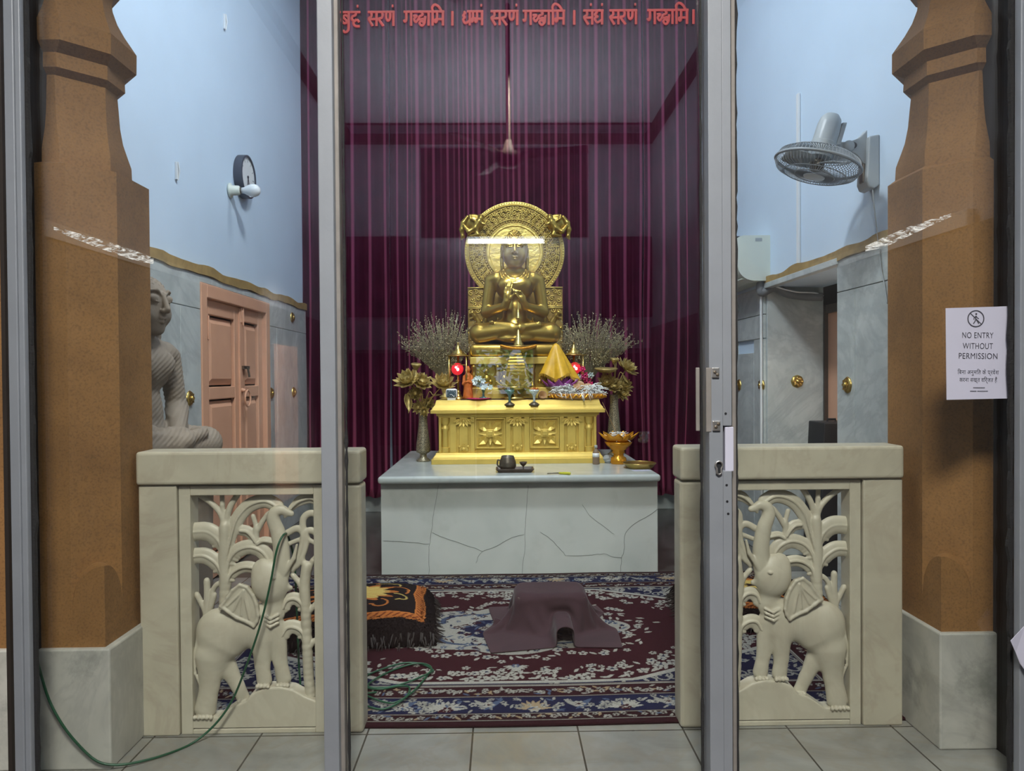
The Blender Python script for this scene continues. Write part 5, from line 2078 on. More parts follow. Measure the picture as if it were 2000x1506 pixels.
for rf, w in ((0.93, 0.005), (0.84, 0.004), (0.645, 0.004), (0.565, 0.005)):
    mb = MB()
    mb.tube([(p[0], HYf + 0.014, p[2]) for p in ring(RH * rf)], w, 6, True)
    mb.build('ring_moulding', M['goldpaint'], halo, True)
mb = MB()
r = random.Random(2)
for row, (rf, n, sz) in enumerate(((0.845, 46, 0.0215), (0.775, 42, 0.0215), (0.71, 38, 0.0205), (0.66, 36, 0.016))):
    for i in range(n):
        a = 2 * math.pi * (i + 0.5 * row) / n
        c = (hc[0] + RH * rf * math.cos(a), hc[1] + RH * rf * math.sin(a))
        spiral(mb, c, sz, a + r.uniform(-0.9, 0.9), 1 if (i + row) % 2 else -1, 1.2, 0.0047, HYf + 0.016)
mb.build('scroll_band', M['goldpaint'], halo, True)

for sx in (-1, 1):
    a = SDF((-36, -16, -32), (36, 16, 32), 0.8)
    # flying attendant, head towards the halo
    a.ell((4, 6, 6), (22, 9, 20), 0)
    a.ell((-12, -6, 14), (6.0, 6, 6.5), 1)
    a.ell((-12, -2, 19), (6.6, 6.5, 5), 1)
    a.cap((-8, -5, 7), (0, -6, -6), 7.5, 6.5, 3)
    a.cap((0, -6, -6), (13, -8, -14), 6, 5, 3)
    a.cap((13, -8, -14), (22, -6, -2), 4.8, 3.2, 2)
    a.cap((0, -5, -8), (-6, -8, -20), 5, 4, 3)
    a.cap((-6, -8, -20), (10, -7, -23), 3.8, 2.6, 2)
    a.cap((-10, -7, 6), (-20, -9, 1), 3.2, 2.5, 2)
    a.cap((-20, -9, 1), (-24, -9, 8), 2.6, 2.2, 1)
    a.cap((-2, -7, 7), (8, -9, 12), 3.2, 2.6, 2)
    a.cap((8, -9, 12), (10, -8, 20), 2.6, 2.2, 1)
    a.path([(16, 0, 18), (25, 0, 6), (28, 0, -8), (26, 0, -22), (29, 0, -28)], [4, 5, 5, 4, 2], 3)
    v, f = a.mesh()
    v[:, 0] *= sx
    if sx < 0:
        f = f[:, ::-1]
    c = at(1085 if sx > 0 else 928, 441, HYf - 0.02)
    npmesh('flying_attendant', v * (HYf / FPX) * 0.93 + np.array((c.x, c.y, c.z)), f, M['gold'], gs)

# ---------------------------------------------------------------- carved stone figure by the left pillar
sv, sf = seated_figure(1.25, True)
hv, hf = hair_cap(1.0)
ss_ = thing('stone_statue', 'grey-brown carved stone seated figure seen in profile behind the left railing', 'statue', (-1.64, 3.40, 0))
q = math.radians(72)
rm = np.array([[math.cos(q), -math.sin(q), 0], [math.sin(q), math.cos(q), 0], [0, 0, 1]])
SK = 0.00415
SO = np.array((-1.688, 3.40, 0.945))
npmesh('body', sv @ rm.T * SK + SO, sf, M['stone'], ss_)
npmesh('hair', hv @ rm.T * SK + SO, hf, M['stone'], ss_)
MB().lathe((SO[0] + 0.06, SO[1], 0.0), [(0.29, 0), (0.29, 0.1), (0.25, 0.13), (0.24, 0.45), (0.25, 0.8), (0.29, 0.83), (0.30, 0.90), (0.29, SO[2] - 0.02)], 32).build('pedestal', M['stone'], ss_, auto=40)

# ---------------------------------------------------------------- offerings on the gold pedestal
def xs_(px, Y, py=740):
    return at(px, py, Y).x


def zs_(py, Y):
    return at(1010, py, Y).z


def sc(Y):
    return Y / FPX


# alarm clock
Y = 5.52
ck = thing('alarm_clock', 'small white alarm clock with dark face on the pedestal corner', 'clock', (xs_(881.5, Y), Y, ZP))
xa, xb = xs_(870.5, Y), xs_(893, Y)
za, zb = ZP + 0.012, ZP + 0.088
MB().box(xa, xb, Y - 0.025, Y + 0.03, za, zb).build('case', M['white'], ck, True, bevel=0.018, seg=4)
MB().box(xa + 0.012, xb - 0.012, Y - 0.022, Y + 0.025, ZP, za + 0.01).build('foot', M['white'], ck, bevel=0.003)
MB().box(xa + 0.008, xb - 0.008, Y - 0.028, Y - 0.02, za + 0.009, zb - 0.009).build('dial', plain('dark_blue_dial', (0.05, 0.08, 0.10), 0.3), ck, True, bevel=0.006)
xm, zm = (xa + xb) / 2, (za + zb) / 2
h1 = MB()
h1.tube([(xm, Y - 0.031, zm - 0.004), (xm + 0.024, Y - 0.031, zm - 0.024)], 0.0022, 6).tube([(xm, Y - 0.031, zm - 0.004), (xm - 0.012, Y - 0.031, zm - 0.008)], 0.0022, 6)
h1.build('hands', M['white'], ck)
mk = MB()
for k in range(12):
    a = 2 * math.pi * k / 12
    mk.ball((xm + 0.030 * math.cos(a), Y - 0.029, zm + 0.024 * math.sin(a)), 0.0022, 6, 4)
mk.build('hour_marks', M['white'], ck)


# canopied oil-lamp stands with red globes
def lamp_stand(px, Y, gx, label):
    s = sc(Y)
    x = xs_(px, Y)
    root = thing('lamp_stand', label, 'lamp', (x, Y, ZP), 'brass lamp stands with red globes')
    H = zs_(695, Y) - ZP
    MB().lathe((x, Y, ZP), [(0.055, 0), (0.055, 0.012), (0.03, 0.025), (0.016, 0.05), (0.02, 0.06), (0.011, 0.075)], 20).build('base', M['brass'], root, True)
    MB().lathe((x, Y, ZP + 0.07), [(0.010, 0), (0.010, H * 0.2), (0.022, H * 0.22), (0.022, H * 0.24), (0.010, H * 0.26), (0.010, H * 0.4), (0.018, H * 0.42), (0.010, H * 0.45), (0.008, H - 0.07)], 14).build('pole', M['brass'], root, True)
    MB().lathe((x, Y, ZP + H), [(0.105, 0), (0.107, 0.005), (0.07, 0.008), (0.065, 0.014), (0.05, 0.022), (0.046, 0.034), (0.030, 0.045), (0.018, 0.062), (0.010, 0.085), (0.006, 0.098), (0.009, 0.104), (0.001, 0.112)], 24).build('canopy', M['brass'], root, True)
    for k in range(4):
        a = math.pi / 4 + k * math.pi / 2
        cx, cy = x + 0.095 * math.cos(a), Y + 0.095 * math.sin(a)
        MB().lathe((cx, cy, ZP), [(0.012, 0), (0.006, 0.02), (0.006, H * 0.5), (0.010, H * 0.55), (0.006, H * 0.6), (0.005, H)], 8).build('corner_post', M['brass'], root, True)
    MB().tube([(x + 0.095 * math.cos(math.pi / 4 + k * math.pi / 2), Y + 0.095 * math.sin(math.pi / 4 + k * math.pi / 2), zs_(712, Y)) for k in range(4)], 0.003, 6, True).build('rail', M['brass'], root)
    gxx, gz = xs_(gx, Y), zs_(720, Y)
    MB().ball((gxx, Y - 0.035, gz), 0.048, 18, 12).build('globe', M['redglow'], root, True)
    MB().ball((gxx + 0.006, Y - 0.084, gz - 0.004), 0.010, 10, 8, 1, 0.5, 1.2).ball((gxx - 0.008, Y - 0.082, gz + 0.012), 0.008, 10, 8, 1, 0.5, 1).build('bulb', M['bulbglow'], root, True)
    return root


lamp_stand(895, 5.64, 894, 'brass canopy lamp stand with red globe by the small white clock')
lamp_stand(1121, 5.80, 1122, 'brass canopy lamp stand with red globe behind the yellow cloth')

# orange draped figurine
Y = 5.60
s = sc(Y)
a = SDF((-14, -12, 0), (14, 12, 66), 0.7)
a.cap((0, 0, 4), (0, 0, 30), 10, 8, 0)
a.cap((0, 0, 30), (0, 0, 46), 8, 6.5, 4)
a.ell((0, -1, 57), (5, 5, 6), 2)
a.ell((0, 0, 62), (3, 3, 3), 1)
for sx in (-1, 1):
    a.cap((sx * 7, 0, 44), (sx * 9, -4, 30), 3, 2.5, 2)
    a.cap((sx * 9, -4, 30), (sx * 2, -9, 34), 2.5, 2, 1)
for k in range(5):
    a.path([(-9 + 4.5 * k, -7.5, 4), (-4 + 2 * k, -7, 26), (0, -7, 40)], 1.0, 1)
v, f = a.mesh()
of = npmesh('figurine', v * s + np.array((xs_(914, Y), Y, ZP + 0.004)), f, M['orange'])
tag(of, 'small orange robed figurine standing between the left lamp stand and crystal flowers', 'figurine')

# pink dish and crystal flowers
Y = 5.53
pdish = MB().lathe((xs_(935, Y), Y, ZP + 0.004), [(0.03, 0), (0.085, 0.003), (0.095, 0.010), (0.085, 0.011), (0.02, 0.006)], 24, lobes=12, la=0.06).build('dish', M['pink'], None, True)
tag(pdish, 'flat bright pink dish under the crystal flowers', 'dish')
cb = thing('crystal_bouquet', 'clear crystal flowers in a slim glass vase on a pink dish', 'ornament', (xs_(944, Y), Y, ZP + 0.012))
xc_ = xs_(944, Y)
MB().lathe((xc_, Y, ZP + 0.012), [(0.035, 0), (0.033, 0.006), (0.010, 0.014), (0.008, 0.04), (0.016, 0.07), (0.018, 0.075), (0.010, 0.075)], 18).build('vase', M['teal'], cb, True)
r = random.Random(9)
for k in range(11):
    px, py = r.uniform(926, 962), r.uniform(733, 760)
    c = Vector((xs_(px, Y), Y + r.uniform(-0.04, 0.04), zs_(py, Y)))
    mb = MB()
    n = Vector((r.uniform(-0.5, 0.5), -1, r.uniform(0, 0.8))).normalized()
    t1 = n.orthogonal().normalized()
    t2 = n.cross(t1)
    for q in range(6):
        a_ = q * math.pi / 3
        mb.petal(c, t1 * math.cos(a_) + t2 * math.sin(a_) + n * 0.4, n, 0.028, 0.02, 0.2, 4, 2)
    fo = mb.build('flower', M['crystal'], cb, True)
    MB().tube(spline([(xc_, Y, ZP + 0.08), ((xc_ + c.x) / 2, (Y + c.y) / 2, (ZP + 0.08 + c.z) / 2 + 0.01), c], 4), 0.0022, 5).build('stem', M['teal'], fo)


# gilt lotus dish, miniature stupa tower
def lotus(name, parent, c, r, mat, rows=3, lift=0.35, rnd=None, tilt=(0, 0, 1), nn=9, core=True):
    """an open lotus blossom: rows of petals round a seed head"""
    rnd = rnd or random.Random(1)
    n = Vector(tilt).normalized()
    t1 = n.orthogonal().normalized()
    t2 = n.cross(t1)
    mb = MB()
    for row in range(rows):
        f = row / max(1, rows - 1)
        for q in range(nn):
            a_ = 2 * math.pi * (q + 0.5 * row) / nn
            d = t1 * math.cos(a_) + t2 * math.sin(a_)
            up = lift + f * 1.3
            mb.petal(Vector(c) + d * (r * 0.10), d + n * up, n - d * up * 0.6, r * (1.0 - 0.22 * f), r * 0.55, 0.28, 6, 4)
    if core:
        mb.lathe(Vector(c), [(r * 0.08, 0), (r * 0.26, r * 0.35), (r * 0.24, r * 0.40), (r * 0.02, r * 0.42)], 12, n)
    return mb.build(name, mat, parent, True)


Y = 5.56
ld = thing('lotus_dish', 'dark gilt lotus petal dish at the foot of the golden statue', 'dish', (xs_(1004, Y), Y, ZP))
c = (xs_(1004, Y), Y, ZP + 0.004)
MB().lathe(c, [(0.10, 0), (0.105, 0.01), (0.05, 0.025), (0.045, 0.04), (0.09, 0.07), (0.12, 0.09), (0.115, 0.10), (0.02, 0.085)], 28).build('bowl', M['brass'], ld, True)
lotus('petals', ld, (c[0], c[1], ZP + 0.055), 0.155, M['oldgold'], 2, 0.45, nn=12, core=False)
mt = thing('miniature_stupa', 'slender gilt miniature temple tower with tiered spire before the statue', 'ornament', (xs_(1010, Y), Y, ZP + 0.1))
xg = xs_(1008, Y)
rings = []
for k in range(9):
    t = k / 8
    hw = (24 - 13 * t) * sc(Y)
    z = zs_(741 - 50 * t, Y)
    z2 = zs_(741 - 50 * t - 3.6, Y)
    for zz, hh in ((z, hw), (z2, hw), (z2, hw * 0.93)):
        rings.append([(xg - hh, Y - hh, zz), (xg + hh, Y - hh, zz), (xg + hh, Y + hh, zz), (xg - hh, Y + hh, zz)])
mb = MB().loft(rings)
mb.box(xg - 0.10, xg + 0.10, Y - 0.09, Y + 0.09, ZP + 0.09, zs_(741, Y))
mb.build('tower', M['gold'], mt)
xg2 = xs_(1013, Y)
MB().lathe((xg2, Y, zs_(690, Y)), [(0.045, 0), (0.05, 0.01), (0.14, 0.045), (0.145, 0.052), (0.05, 0.06)], 28).build('dish', M['brass'], mt, True)
mb = MB()
prof = [(0.044, zs_(680, Y))]
for py, w in ((671, 10), (668, 7.5), (665, 7.5), (664, 5.5), (659, 6), (658, 4.2), (653, 4.8), (652, 3.2), (648, 3.6), (647, 2.4), (643, 2.8), (640, 1.4), (631, 1.0), (628, 3), (625, 1.2), (623, 5.2), (621, 5.4),
              (619, 3.4), (616, 4), (615, 2.6), (611, 3.0), (610, 1.8), (606, 2.4), (605, 1.4), (602, 2), (600, 1.0), (596, 1.2), (590, 0.3)):
    prof.append((w * sc(Y), zs_(py, Y)))
mb.lathe((xg2, Y, 0), prof, 18)
mb.build('spire', M['brass'], mt, True)
mb = MB()
for k in range(34):
    t = k / 33 * 2 - 1
    mb.ball((xg2 + t * 0.135, Y - 0.145 * math.sqrt(max(0, 1 - t * t)) - 0.006, zs_(675 + 7 * (1 - t * t), Y)), 0.0085, 8, 6)
mb.tube([(xg2 + t * 0.135, Y - 0.145 * math.sqrt(max(0, 1 - t * t)) - 0.006, zs_(675 + 7 * (1 - t * t), Y)) for t in np.linspace(-1, 1, 25)], 0.004, 6)
mb.build('marigold_string', M['amber'], mt, True)


# two little lotus goblets on the front edge
def goblet_ornament(px, mat, label):
    Y = 5.462
    x = xs_(px, Y)
    z0 = zs_(792, Y)
    root = thing('lotus_goblet', label, 'ornament', (x, Y, z0), 'lotus goblets on the pedestal edge')
    MB().lathe((x, Y, z0), [(0.034, 0), (0.036, 0.008), (0.022, 0.02), (0.010, 0.028)], 16, lobes=8, la=0.12).build('base', M['darkmetal'], root, True)
    MB().lathe((x, Y, z0 + 0.02), [(0.012, 0), (0.008, 0.02), (0.009, 0.04), (0.014, 0.055), (0.036, 0.085), (0.040, 0.10), (0.03, 0.098), (0.01, 0.07)], 16).build('cup', mat, root, True)
    lotus('petals', root, (x, Y, z0 + 0.10), 0.05, M['darkmetal'] if mat is M['teal'] else M['orange'], 2, 0.7, nn=8)
    return root


goblet_ornament(995, M['teal'], 'tiny teal lotus goblet on the pedestal edge')
goblet_ornament(1043, M['crystal'], 'tiny pale lotus goblet with orange petals on the pedestal edge')

# yellow cloth over a lotus bowl
Y = 5.62
x0 = xs_(1091, Y)
pb = thing('lotus_bowl', 'purple lotus petal bowl peeping out under the yellow cloth', 'bowl', (xs_(1094, Y), Y, ZP))
MB().lathe((xs_(1094, Y), Y, ZP + 0.004), [(0.06, 0), (0.065, 0.01), (0.05, 0.03), (0.10, 0.075), (0.118, 0.09), (0.11, 0.095), (0.02, 0.08)], 28).build('bowl', M['steel'], pb, True)
lotus('petals', pb, (xs_(1094, Y), Y, ZP + 0.055), 0.165, M['purple'], 2, 0.5, nn=10, core=False)
yc_ = thing('yellow_cloth', 'fringed yellow satin cloth draped in a cone over the purple lotus bowl', 'cloth', (x0, Y, ZP + 0.1))
n, m = 96, 30
ztop, zbot = zs_(672, Y), zs_(735, Y)
V = []
tip = xs_(1087, Y)
for j in range(m + 1):
    t = j / m
    for i in range(n):
        a = 2 * math.pi * i / n
        w = (0.016 + 0.118 * t ** 0.85) * (1 + 0.16 * t * math.cos(5 * a + 0.6) + 0.06 * t * math.cos(9 * a + 1))
        cxx = tip + (x0 - tip) * t - 0.004
        z = ztop - (ztop - zbot) * (t ** 0.95) - 0.022 * t * t * math.cos(4 * a + 0.8)
        if j == 0:
            w *= 0.25
        V.append((cxx + w * 1.05 * math.cos(a), Y + w * 0.85 * math.sin(a), z + (0.004 if j == 0 else 0)))
F = []
for j in range(m):
    for i in range(n):
        k = (i + 1) % n
        F.append((j * n + i, (j + 1) * n + i, (j + 1) * n + k, j * n + k))
F.append(tuple(range(n)))
o = MB().add(V, F).build('satin', M['yellow'], yc_, True)
fb = MB()
for i in range(0, n):
    p = V[m * n + i]
    for q in range(2):
        fb.tube([p, (p[0] + rng.uniform(-0.004, 0.004), p[1] + rng.uniform(-0.004, 0.004), p[2] - rng.uniform(0.018, 0.028))], [0.0022, 0.0012], 4)
fr_ = fb.build('fringe', M['yellow'], yc_)
fr_['kind'] = 'stuff'

# garlanded tray of sacred thread
Y = 5.53
x0 = xs_(1127, Y)
ty = thing('offering_tray', 'flat orange zigzag-edged tray on the pedestal, piled with white thread', 'tray', (x0, Y, ZP))
rx, ry = 0.225, 0.085
mb = MB()
rings = []
for (f_, z) in ((0.86, 0.0), (0.90, 0.004), (1.0, 0.040), (0.985, 0.044), (0.90, 0.014), (0.05, 0.010)):
    rings.append([(x0 + rx * f_ * math.cos(2 * math.pi * i / 40), Y + ry * f_ * math.sin(2 * math.pi * i / 40), ZP + 0.002 + z) for i in range(40)])
mb.loft(rings)
mb.build('basket', M['bowlwood'], ty, True)
mb = MB()
q = []
for i in range(120):
    a = 2 * math.pi * i / 120
    f_ = 0.99
    q.append((x0 + rx * f_ * math.cos(a), Y + (ry + 0.004) * f_ * math.sin(a), ZP + 0.024 + (0.011 if i % 4 < 2 else -0.009)))
mb.tube(q, 0.0075, 6, True)
mb.build('garland', M['amber'], ty, True)
thr = MB()
r = random.Random(21)
for k in range(230):
    cx = x0 + (r.uniform(-0.18, 0.0) if k % 2 else r.uniform(0.06, 0.19))
    cy = Y + r.uniform(-0.075, 0.05)
    hgt = 0.035 + 0.055 * (1 - abs(((cx - x0 + 0.09) if k % 2 else (cx - x0 - 0.125)) / 0.10) ** 2)
    z = ZP + 0.03 + r.uniform(0, max(0.01, hgt))
    a = r.uniform(0, 6.28)
    pts = []
    for j in range(7):
        a += r.uniform(-0.9, 0.9)
        pts.append((cx, cy, max(ZP + 0.02, z)))
        cx += 0.012 * math.cos(a)
        cy += 0.010 * math.sin(a)
        z += r.uniform(-0.008, 0.006)
    thr.tube(pts, 0.0024, 4)
for k in range(12):
    cx = x0 + r.choice((-0.13, -0.10, -0.07, 0.09, 0.02, 0.03)) + r.uniform(-0.01, 0.01)
    thr.tube([(cx, Y - 0.07, ZP + 0.055), (cx + r.uniform(-0.005, 0.01), Y - 0.096, ZP + 0.04), (cx + r.uniform(0, 0.02), Y - 0.099, ZP - 0.002 - r.uniform(-0.02, 0.012))], 0.0022, 4)
th = thr.build('thread_heap', M['thread'], None, True)
tag(th, 'tangled heap of white thread lying in the orange-edged tray', 'thread', kind='stuff')
for (px, py, lb) in ((1131, 755, 'tan wooden bowl lying tilted on the white thread, nearer the yellow cloth'), (1148, 760, 'tan wooden bowl lying tilted on the white thread, nearer the pink flowers')):
    cc = (xs_(px, Y), Y + 0.015, zs_(py, Y))
    o = MB().lathe(cc, [(0.016, -0.020), (0.034, -0.010), (0.045, 0.010), (0.042, 0.012), (0.03, 0.0), (0.004, -0.006)], 22, (-0.15, -0.75, 0.65)).build('wooden_bowl', M['bowlwood'], None, True)
    tag(o, lb, 'bowl', 'tan bowls on the thread heap')
cc = (xs_(1058, 5.53), 5.50, ZP + 0.03)
tag(MB().lathe(cc, [(0.012, -0.03), (0.028, -0.02), (0.034, 0.02), (0.030, 0.02), (0.02, -0.015), (0.002, -0.02)], 18, (0.25, -0.8, 0.45)).build('metal_cup', M['bowlwood'], None, True),
    'small dull metal cup lying on its side by the tray', 'cup')

# artificial pink flowers
Y = 5.74
pf = thing('pink_flowers', 'upright spray of pink and white artificial flowers behind the tray', 'flowers', (xs_(1140, Y), Y, ZP))
r = random.Random(4)
MB().lathe((xs_(1141, Y), Y, ZP + 0.0), [(0.03, 0), (0.04, 0.05), (0.02, 0.09), (0.024, 0.10)], 16).build('vase', M['steel'], pf, True)
for k, (px, py, mt_) in enumerate(((1138, 722, 'pink'), (1143, 733, 'pink'), (1136, 738, 'pink'), (1149, 742, 'pink'), (1143, 747, 'pink'), (1130, 738, 'crystal'), (1153, 734, 'crystal'), (1127, 745, 'crystal'), (1152, 752, 'pink'))):
    c = Vector((xs_(px, Y), Y - r.uniform(0, 0.05), zs_(py, Y)))
    o = lotus('flower', pf, c, 0.030, M[mt_], 2, 0.3, r, (r.uniform(-0.4, 0.4), -1, r.uniform(0, 0.7)), 6)
    MB().tube([(xs_(1141, Y), Y, ZP + 0.09), c], 0.0025, 5).build('stem', M['green'], o)


# ---------------------------------------------------------------- vases
def twig_vase(px, pyo, Y, tips, label, seed):
    x, zo = xs_(px, Y), zs_(pyo, Y)
    root = thing('twig_vase', label, 'vase', (x, Y, ZP), 'vases of glittering twigs')
    H = zo - ZP
    MB().lathe((x, Y, ZP), [(0.045, 0), (0.05, 0.01), (0.02, 0.03), (0.03, 0.4 * H), (0.042, 0.6 * H), (0.024, 0.85 * H), (0.045, H), (0.04, H), (0.018, 0.88 * H)], 18).build('vase', M['oldgold'], root, True)
    r = random.Random(seed)
    mb = MB()
    bd = MB()
    for k in range(240):
        t = r.random()
        a0, a1 = tips
        an = a0 + (a1 - a0) * t
        L = (0.33 + 0.12 * r.random()) * (1.0 if r.random() < 0.7 else 1.2)
        yj = r.uniform(-0.45, 0.35)
        d = Vector((math.cos(an), yj, math.sin(an))).normalized()
        p0 = Vector((x + r.uniform(-0.015, 0.015), Y, zo - 0.03))
        p1 = p0 + Vector((0, 0, 0.05)) + d * (L * 0.45)
        p2 = p1 + d * (L * 0.6) + Vector((0, 0, r.uniform(-0.03, 0.02)))
        pts = spline([p0, p1, p2], 5)
        mb.tube(pts, [0.0017] * (len(pts) - 1) + [0.0010], 4)
        for q in pts[4:]:
            for _ in range(3):
                e = Vector((r.uniform(-0.006, 0.006), r.uniform(-0.006, 0.006), r.uniform(-0.018, 0.018)))
                bd.ball(tuple(q + e), r.uniform(0.0028, 0.0052), 5, 3)
    o = mb.build('twigs', M['twig'], root)
    o['kind'] = 'stuff'
    b = bd.build('glitter_buds', M['bud'], root, True)
    b['kind'] = 'stuff'
    return root


R_ = math.radians
twig_vase(869, 738, 6.12, (R_(44), R_(147)), 'vase of spreading glittery twigs behind the small white clock', 5)
twig_vase(1149, 738, 6.12, (R_(33), R_(136)), 'vase of spreading glittery twigs behind the pink flowers', 6)


def lotus_vase(px, py0, pyt, Y, blooms, pods, leaves, label, seed):
    x, s = xs_(px, Y), sc(Y)
    root = thing('lotus_vase', label, 'vase', (x, Y, ZT), 'tall engraved vases of gilt lotus')
    z1 = zs_(pyt, Y)
    H = z1 - ZT
    MB().lathe((x, Y, ZT), [(13.5 * s, 0), (13.5 * s, 0.012), (7 * s, 0.03), (6.2 * s, 0.055), (9 * s, 0.065), (13.6 * s, 0.075), (14 * s, 0.10), (13.5 * s, 0.2 * H + 0.06),
                            (12.0 * s, 0.45 * H), (9.5 * s, 0.68 * H), (8 * s, 0.85 * H), (8.4 * s, H - 0.01), (9.5 * s, H), (7.5 * s, H), (6 * s, H - 0.03)], 28).build('vase', M['engraved'], root, True)
    r = random.Random(seed)
    for (bx_, by_, rad, tl) in blooms:
        c = Vector((xs_(bx_, Y), Y + r.uniform(-0.06, 0.04), zs_(by_, Y)))
        o = lotus('lotus', root, c, rad * 1.2 * s, M['oldgold'], 3, 0.25, r, tl, 9)
        top = Vector((x + r.uniform(-0.01, 0.01), Y, z1 - 0.01))
        mid = top.lerp(c, 0.55) + Vector((0, 0, 0.02))
        MB().tube(spline([top, mid, c], 5), 0.0042, 6).build('stem', M['oldgold'], o, True)
    for (bx_, by_, rad) in pods:
        c = Vector((xs_(bx_, Y), Y, zs_(by_, Y)))
        o = MB().lathe(c, [(0.2 * rad * s, -1.1 * rad * s), (0.55 * rad * s, -0.5 * rad * s), (rad * s, 0.15 * rad * s), (0.95 * rad * s, 0.3 * rad * s), (0.1 * rad * s, 0.34 * rad * s)], 20, (0.1, -0.25, 1), lobes=10, la=0.05).build('seed_pod', M['oldgold'], root, True)
        MB().tube(spline([(x, Y, z1 - 0.01), (x * 0.5 + c.x * 0.5, Y, (z1 + c.z) / 2), c - Vector((0, 0, rad * s))], 5), 0.004, 6).build('stem', M['oldgold'], o, True)
    for (bx_, by_, L, d, up, w) in leaves:
        c = Vector((xs_(bx_, Y), Y - 0.02, zs_(by_, Y)))
        o = MB().petal(c, d, up, L * s, w * s, 0.25, 8, 6).build('leaf', M['oldgold'], root, True)
        MB().tube(spline([(x, Y, z1 - 0.01), (x * 0.4 + c.x * 0.6, Y - 0.01, max(z1, c.z) + 0.02), c], 5), 0.0035, 6).build('stem', M['oldgold'], o, True)
    return root


def m_engraved():
    m, t, p, L = nt('engraved_dark_vase')
    v = t.nodes.new('ShaderNodeTexVoronoi')
    v.inputs['Scale'].default_value = 105
    v.feature = 'DISTANCE_TO_EDGE'
    tc = objco(t)
    L.new(tc, v.inputs['Vector'])
    c = ramp(t, [(0.10, (0.42, 0.37, 0.25)), (0.22, (0.055, 0.05, 0.04))], v.outputs['Distance'])
    L.new(c, p.inputs['Base Color'])
    p.inputs['Roughness'].default_value = 0.35
    p.inputs['Metallic'].default_value = 0.6
    bump(t, p, v.outputs['Distance'], 0.3, 0.004)
    return m


M['engraved'] = m_engraved()
lotus_vase(825.5, 903, 803, 5.67, [(799, 745, 24, (-0.3, -0.7, 0.9)), (824, 748, 19, (0.4, -0.8, 0.8)), (866, 752, 23, (0.2, -0.6, 1)), (835, 787, 12, (0.3, -1, 0.3)), (818, 795, 12, (-0.4, -1, 0.3)), (812, 768, 13, (0, -1, 0.4)), (829, 802, 9, (0.1, -1, 0.1))],
           [(813, 712, 10)], [(792, 752, 16, (-1, -0.1, -0.2), (0, -0.3, 1), 11), (795, 768, 34, (0.05, -0.1, -1), (0.6, -1, 0), 13), (803, 780, 26, (-0.1, -0.1, -1), (-0.5, -1, 0), 9), (845, 770, 18, (1, -0.1, -0.1), (0, -0.5, 1), 8)],
           'tall engraved vase of gilt lotus at the pedestal end below the small white clock', 8)
lotus_vase(1199, 890, 772, 5.98, [(1222, 723, 20, (0.7, -0.5, 0.8)), (1184, 750, 17, (-0.3, -0.8, 0.6)), (1197, 756, 14, (0, -1, 0.5)), (1219, 756, 16, (0.5, -0.8, 0.6)), (1214, 769, 14, (0.4, -1, 0.1))],
           [(1201, 704, 9)], [(1208, 708, 18, (0.7, -0.1, -1), (1, -1, 0.4), 9), (1217, 735, 18, (0.4, -0.2, -1), (1, -1, 0.2), 8), (1180, 732, 12, (-0.8, -0.2, 0.9), (0.5, -1, 0.5), 6), (1188, 730, 10, (-0.2, -0.2, 1), (0.5, -1, 0.3), 6)],
           'tall engraved vase of gilt lotus behind the amber lotus bowl', 9)
Y = 5.9
tag(MB().lathe((xs_(1184, Y), Y, zs_(723, Y)), [(0.02, -0.03), (0.06, -0.02), (0.095, 0.005), (0.09, 0.012), (0.03, 0.004)], 26, (0, -0.1, 1), lobes=9, la=0.05).build('lotus_leaf', M['oldgold'], None, True),
    'broad flat gilt lotus leaf spread out among the blossoms behind the amber bowl', 'leaf')

# ---------------------------------------------------------------- things on the marble slab
Y = 5.40
x0 = xs_(1208, Y, 880)
ab = thing('lotus_bowl', 'amber gilt footed lotus bowl holding white thread on the slab', 'bowl', (x0, Y, ZT))
s = sc(Y)
MB().lathe((x0, Y, ZT), [(15 * s, 0), (16 * s, 3 * s), (15 * s, 12 * s), (10 * s, 15 * s), (10 * s, 20 * s), (13 * s, 22 * s), (11 * s, 26 * s), (17 * s, 30 * s), (18 * s, 33 * s), (22 * s, 35 * s), (25 * s, 39 * s), (27 * s, 43 * s), (20 * s, 44 * s), (2 * s, 42 * s)], 30).build('foot', M['amber'], ab, True)
mb = MB()
for row, nn in ((0, 11), (1, 9)):
    for q in range(nn):
        a = 2 * math.pi * (q + 0.5 * row) / nn
        d = Vector((math.cos(a), math.sin(a), 0))
        mb.petal(Vector((x0, Y, ZT + 41 * s)) + d * (12 * s), d + Vector((0, 0, 0.55 + 0.3 * row)), Vector((0, 0, 1)) - d * 0.6, (34 - 8 * row) * s, 24 * s, 0.22, 7, 5)
mb.build('petals', M['amber'], ab, True)
thr = MB()
r = random.Random(31)
for k in range(80):
    cx, cy, z = x0 + r.gauss(0, 0.03), Y + r.gauss(0, 0.03), ZT + 47 * s + r.uniform(0, 0.06)
    a = r.uniform(0, 6.28)
    pts = []
    for j in range(6):
        a += r.uniform(-1, 1)
        pts.append((cx, cy, z))
        cx += 0.011 * math.cos(a)
        cy += 0.011 * math.sin(a)
        z += r.uniform(-0.006, 0.005)
    thr.tube(pts, 0.0022, 4)
tag(thr.build('thread_heap', M['thread'], None, True), 'small tuft of white thread inside the amber lotus bowl', 'thread', kind='stuff')
tag(MB().tube([(xs_(1203, Y), Y, zs_(846, Y)), (xs_(1178, Y), Y + 0.05, zs_(787, Y))], 0.0018, 5).build('incense_stick', M['bowlwood']), 'thin incense stick leaning out of the amber lotus bowl', 'incense')
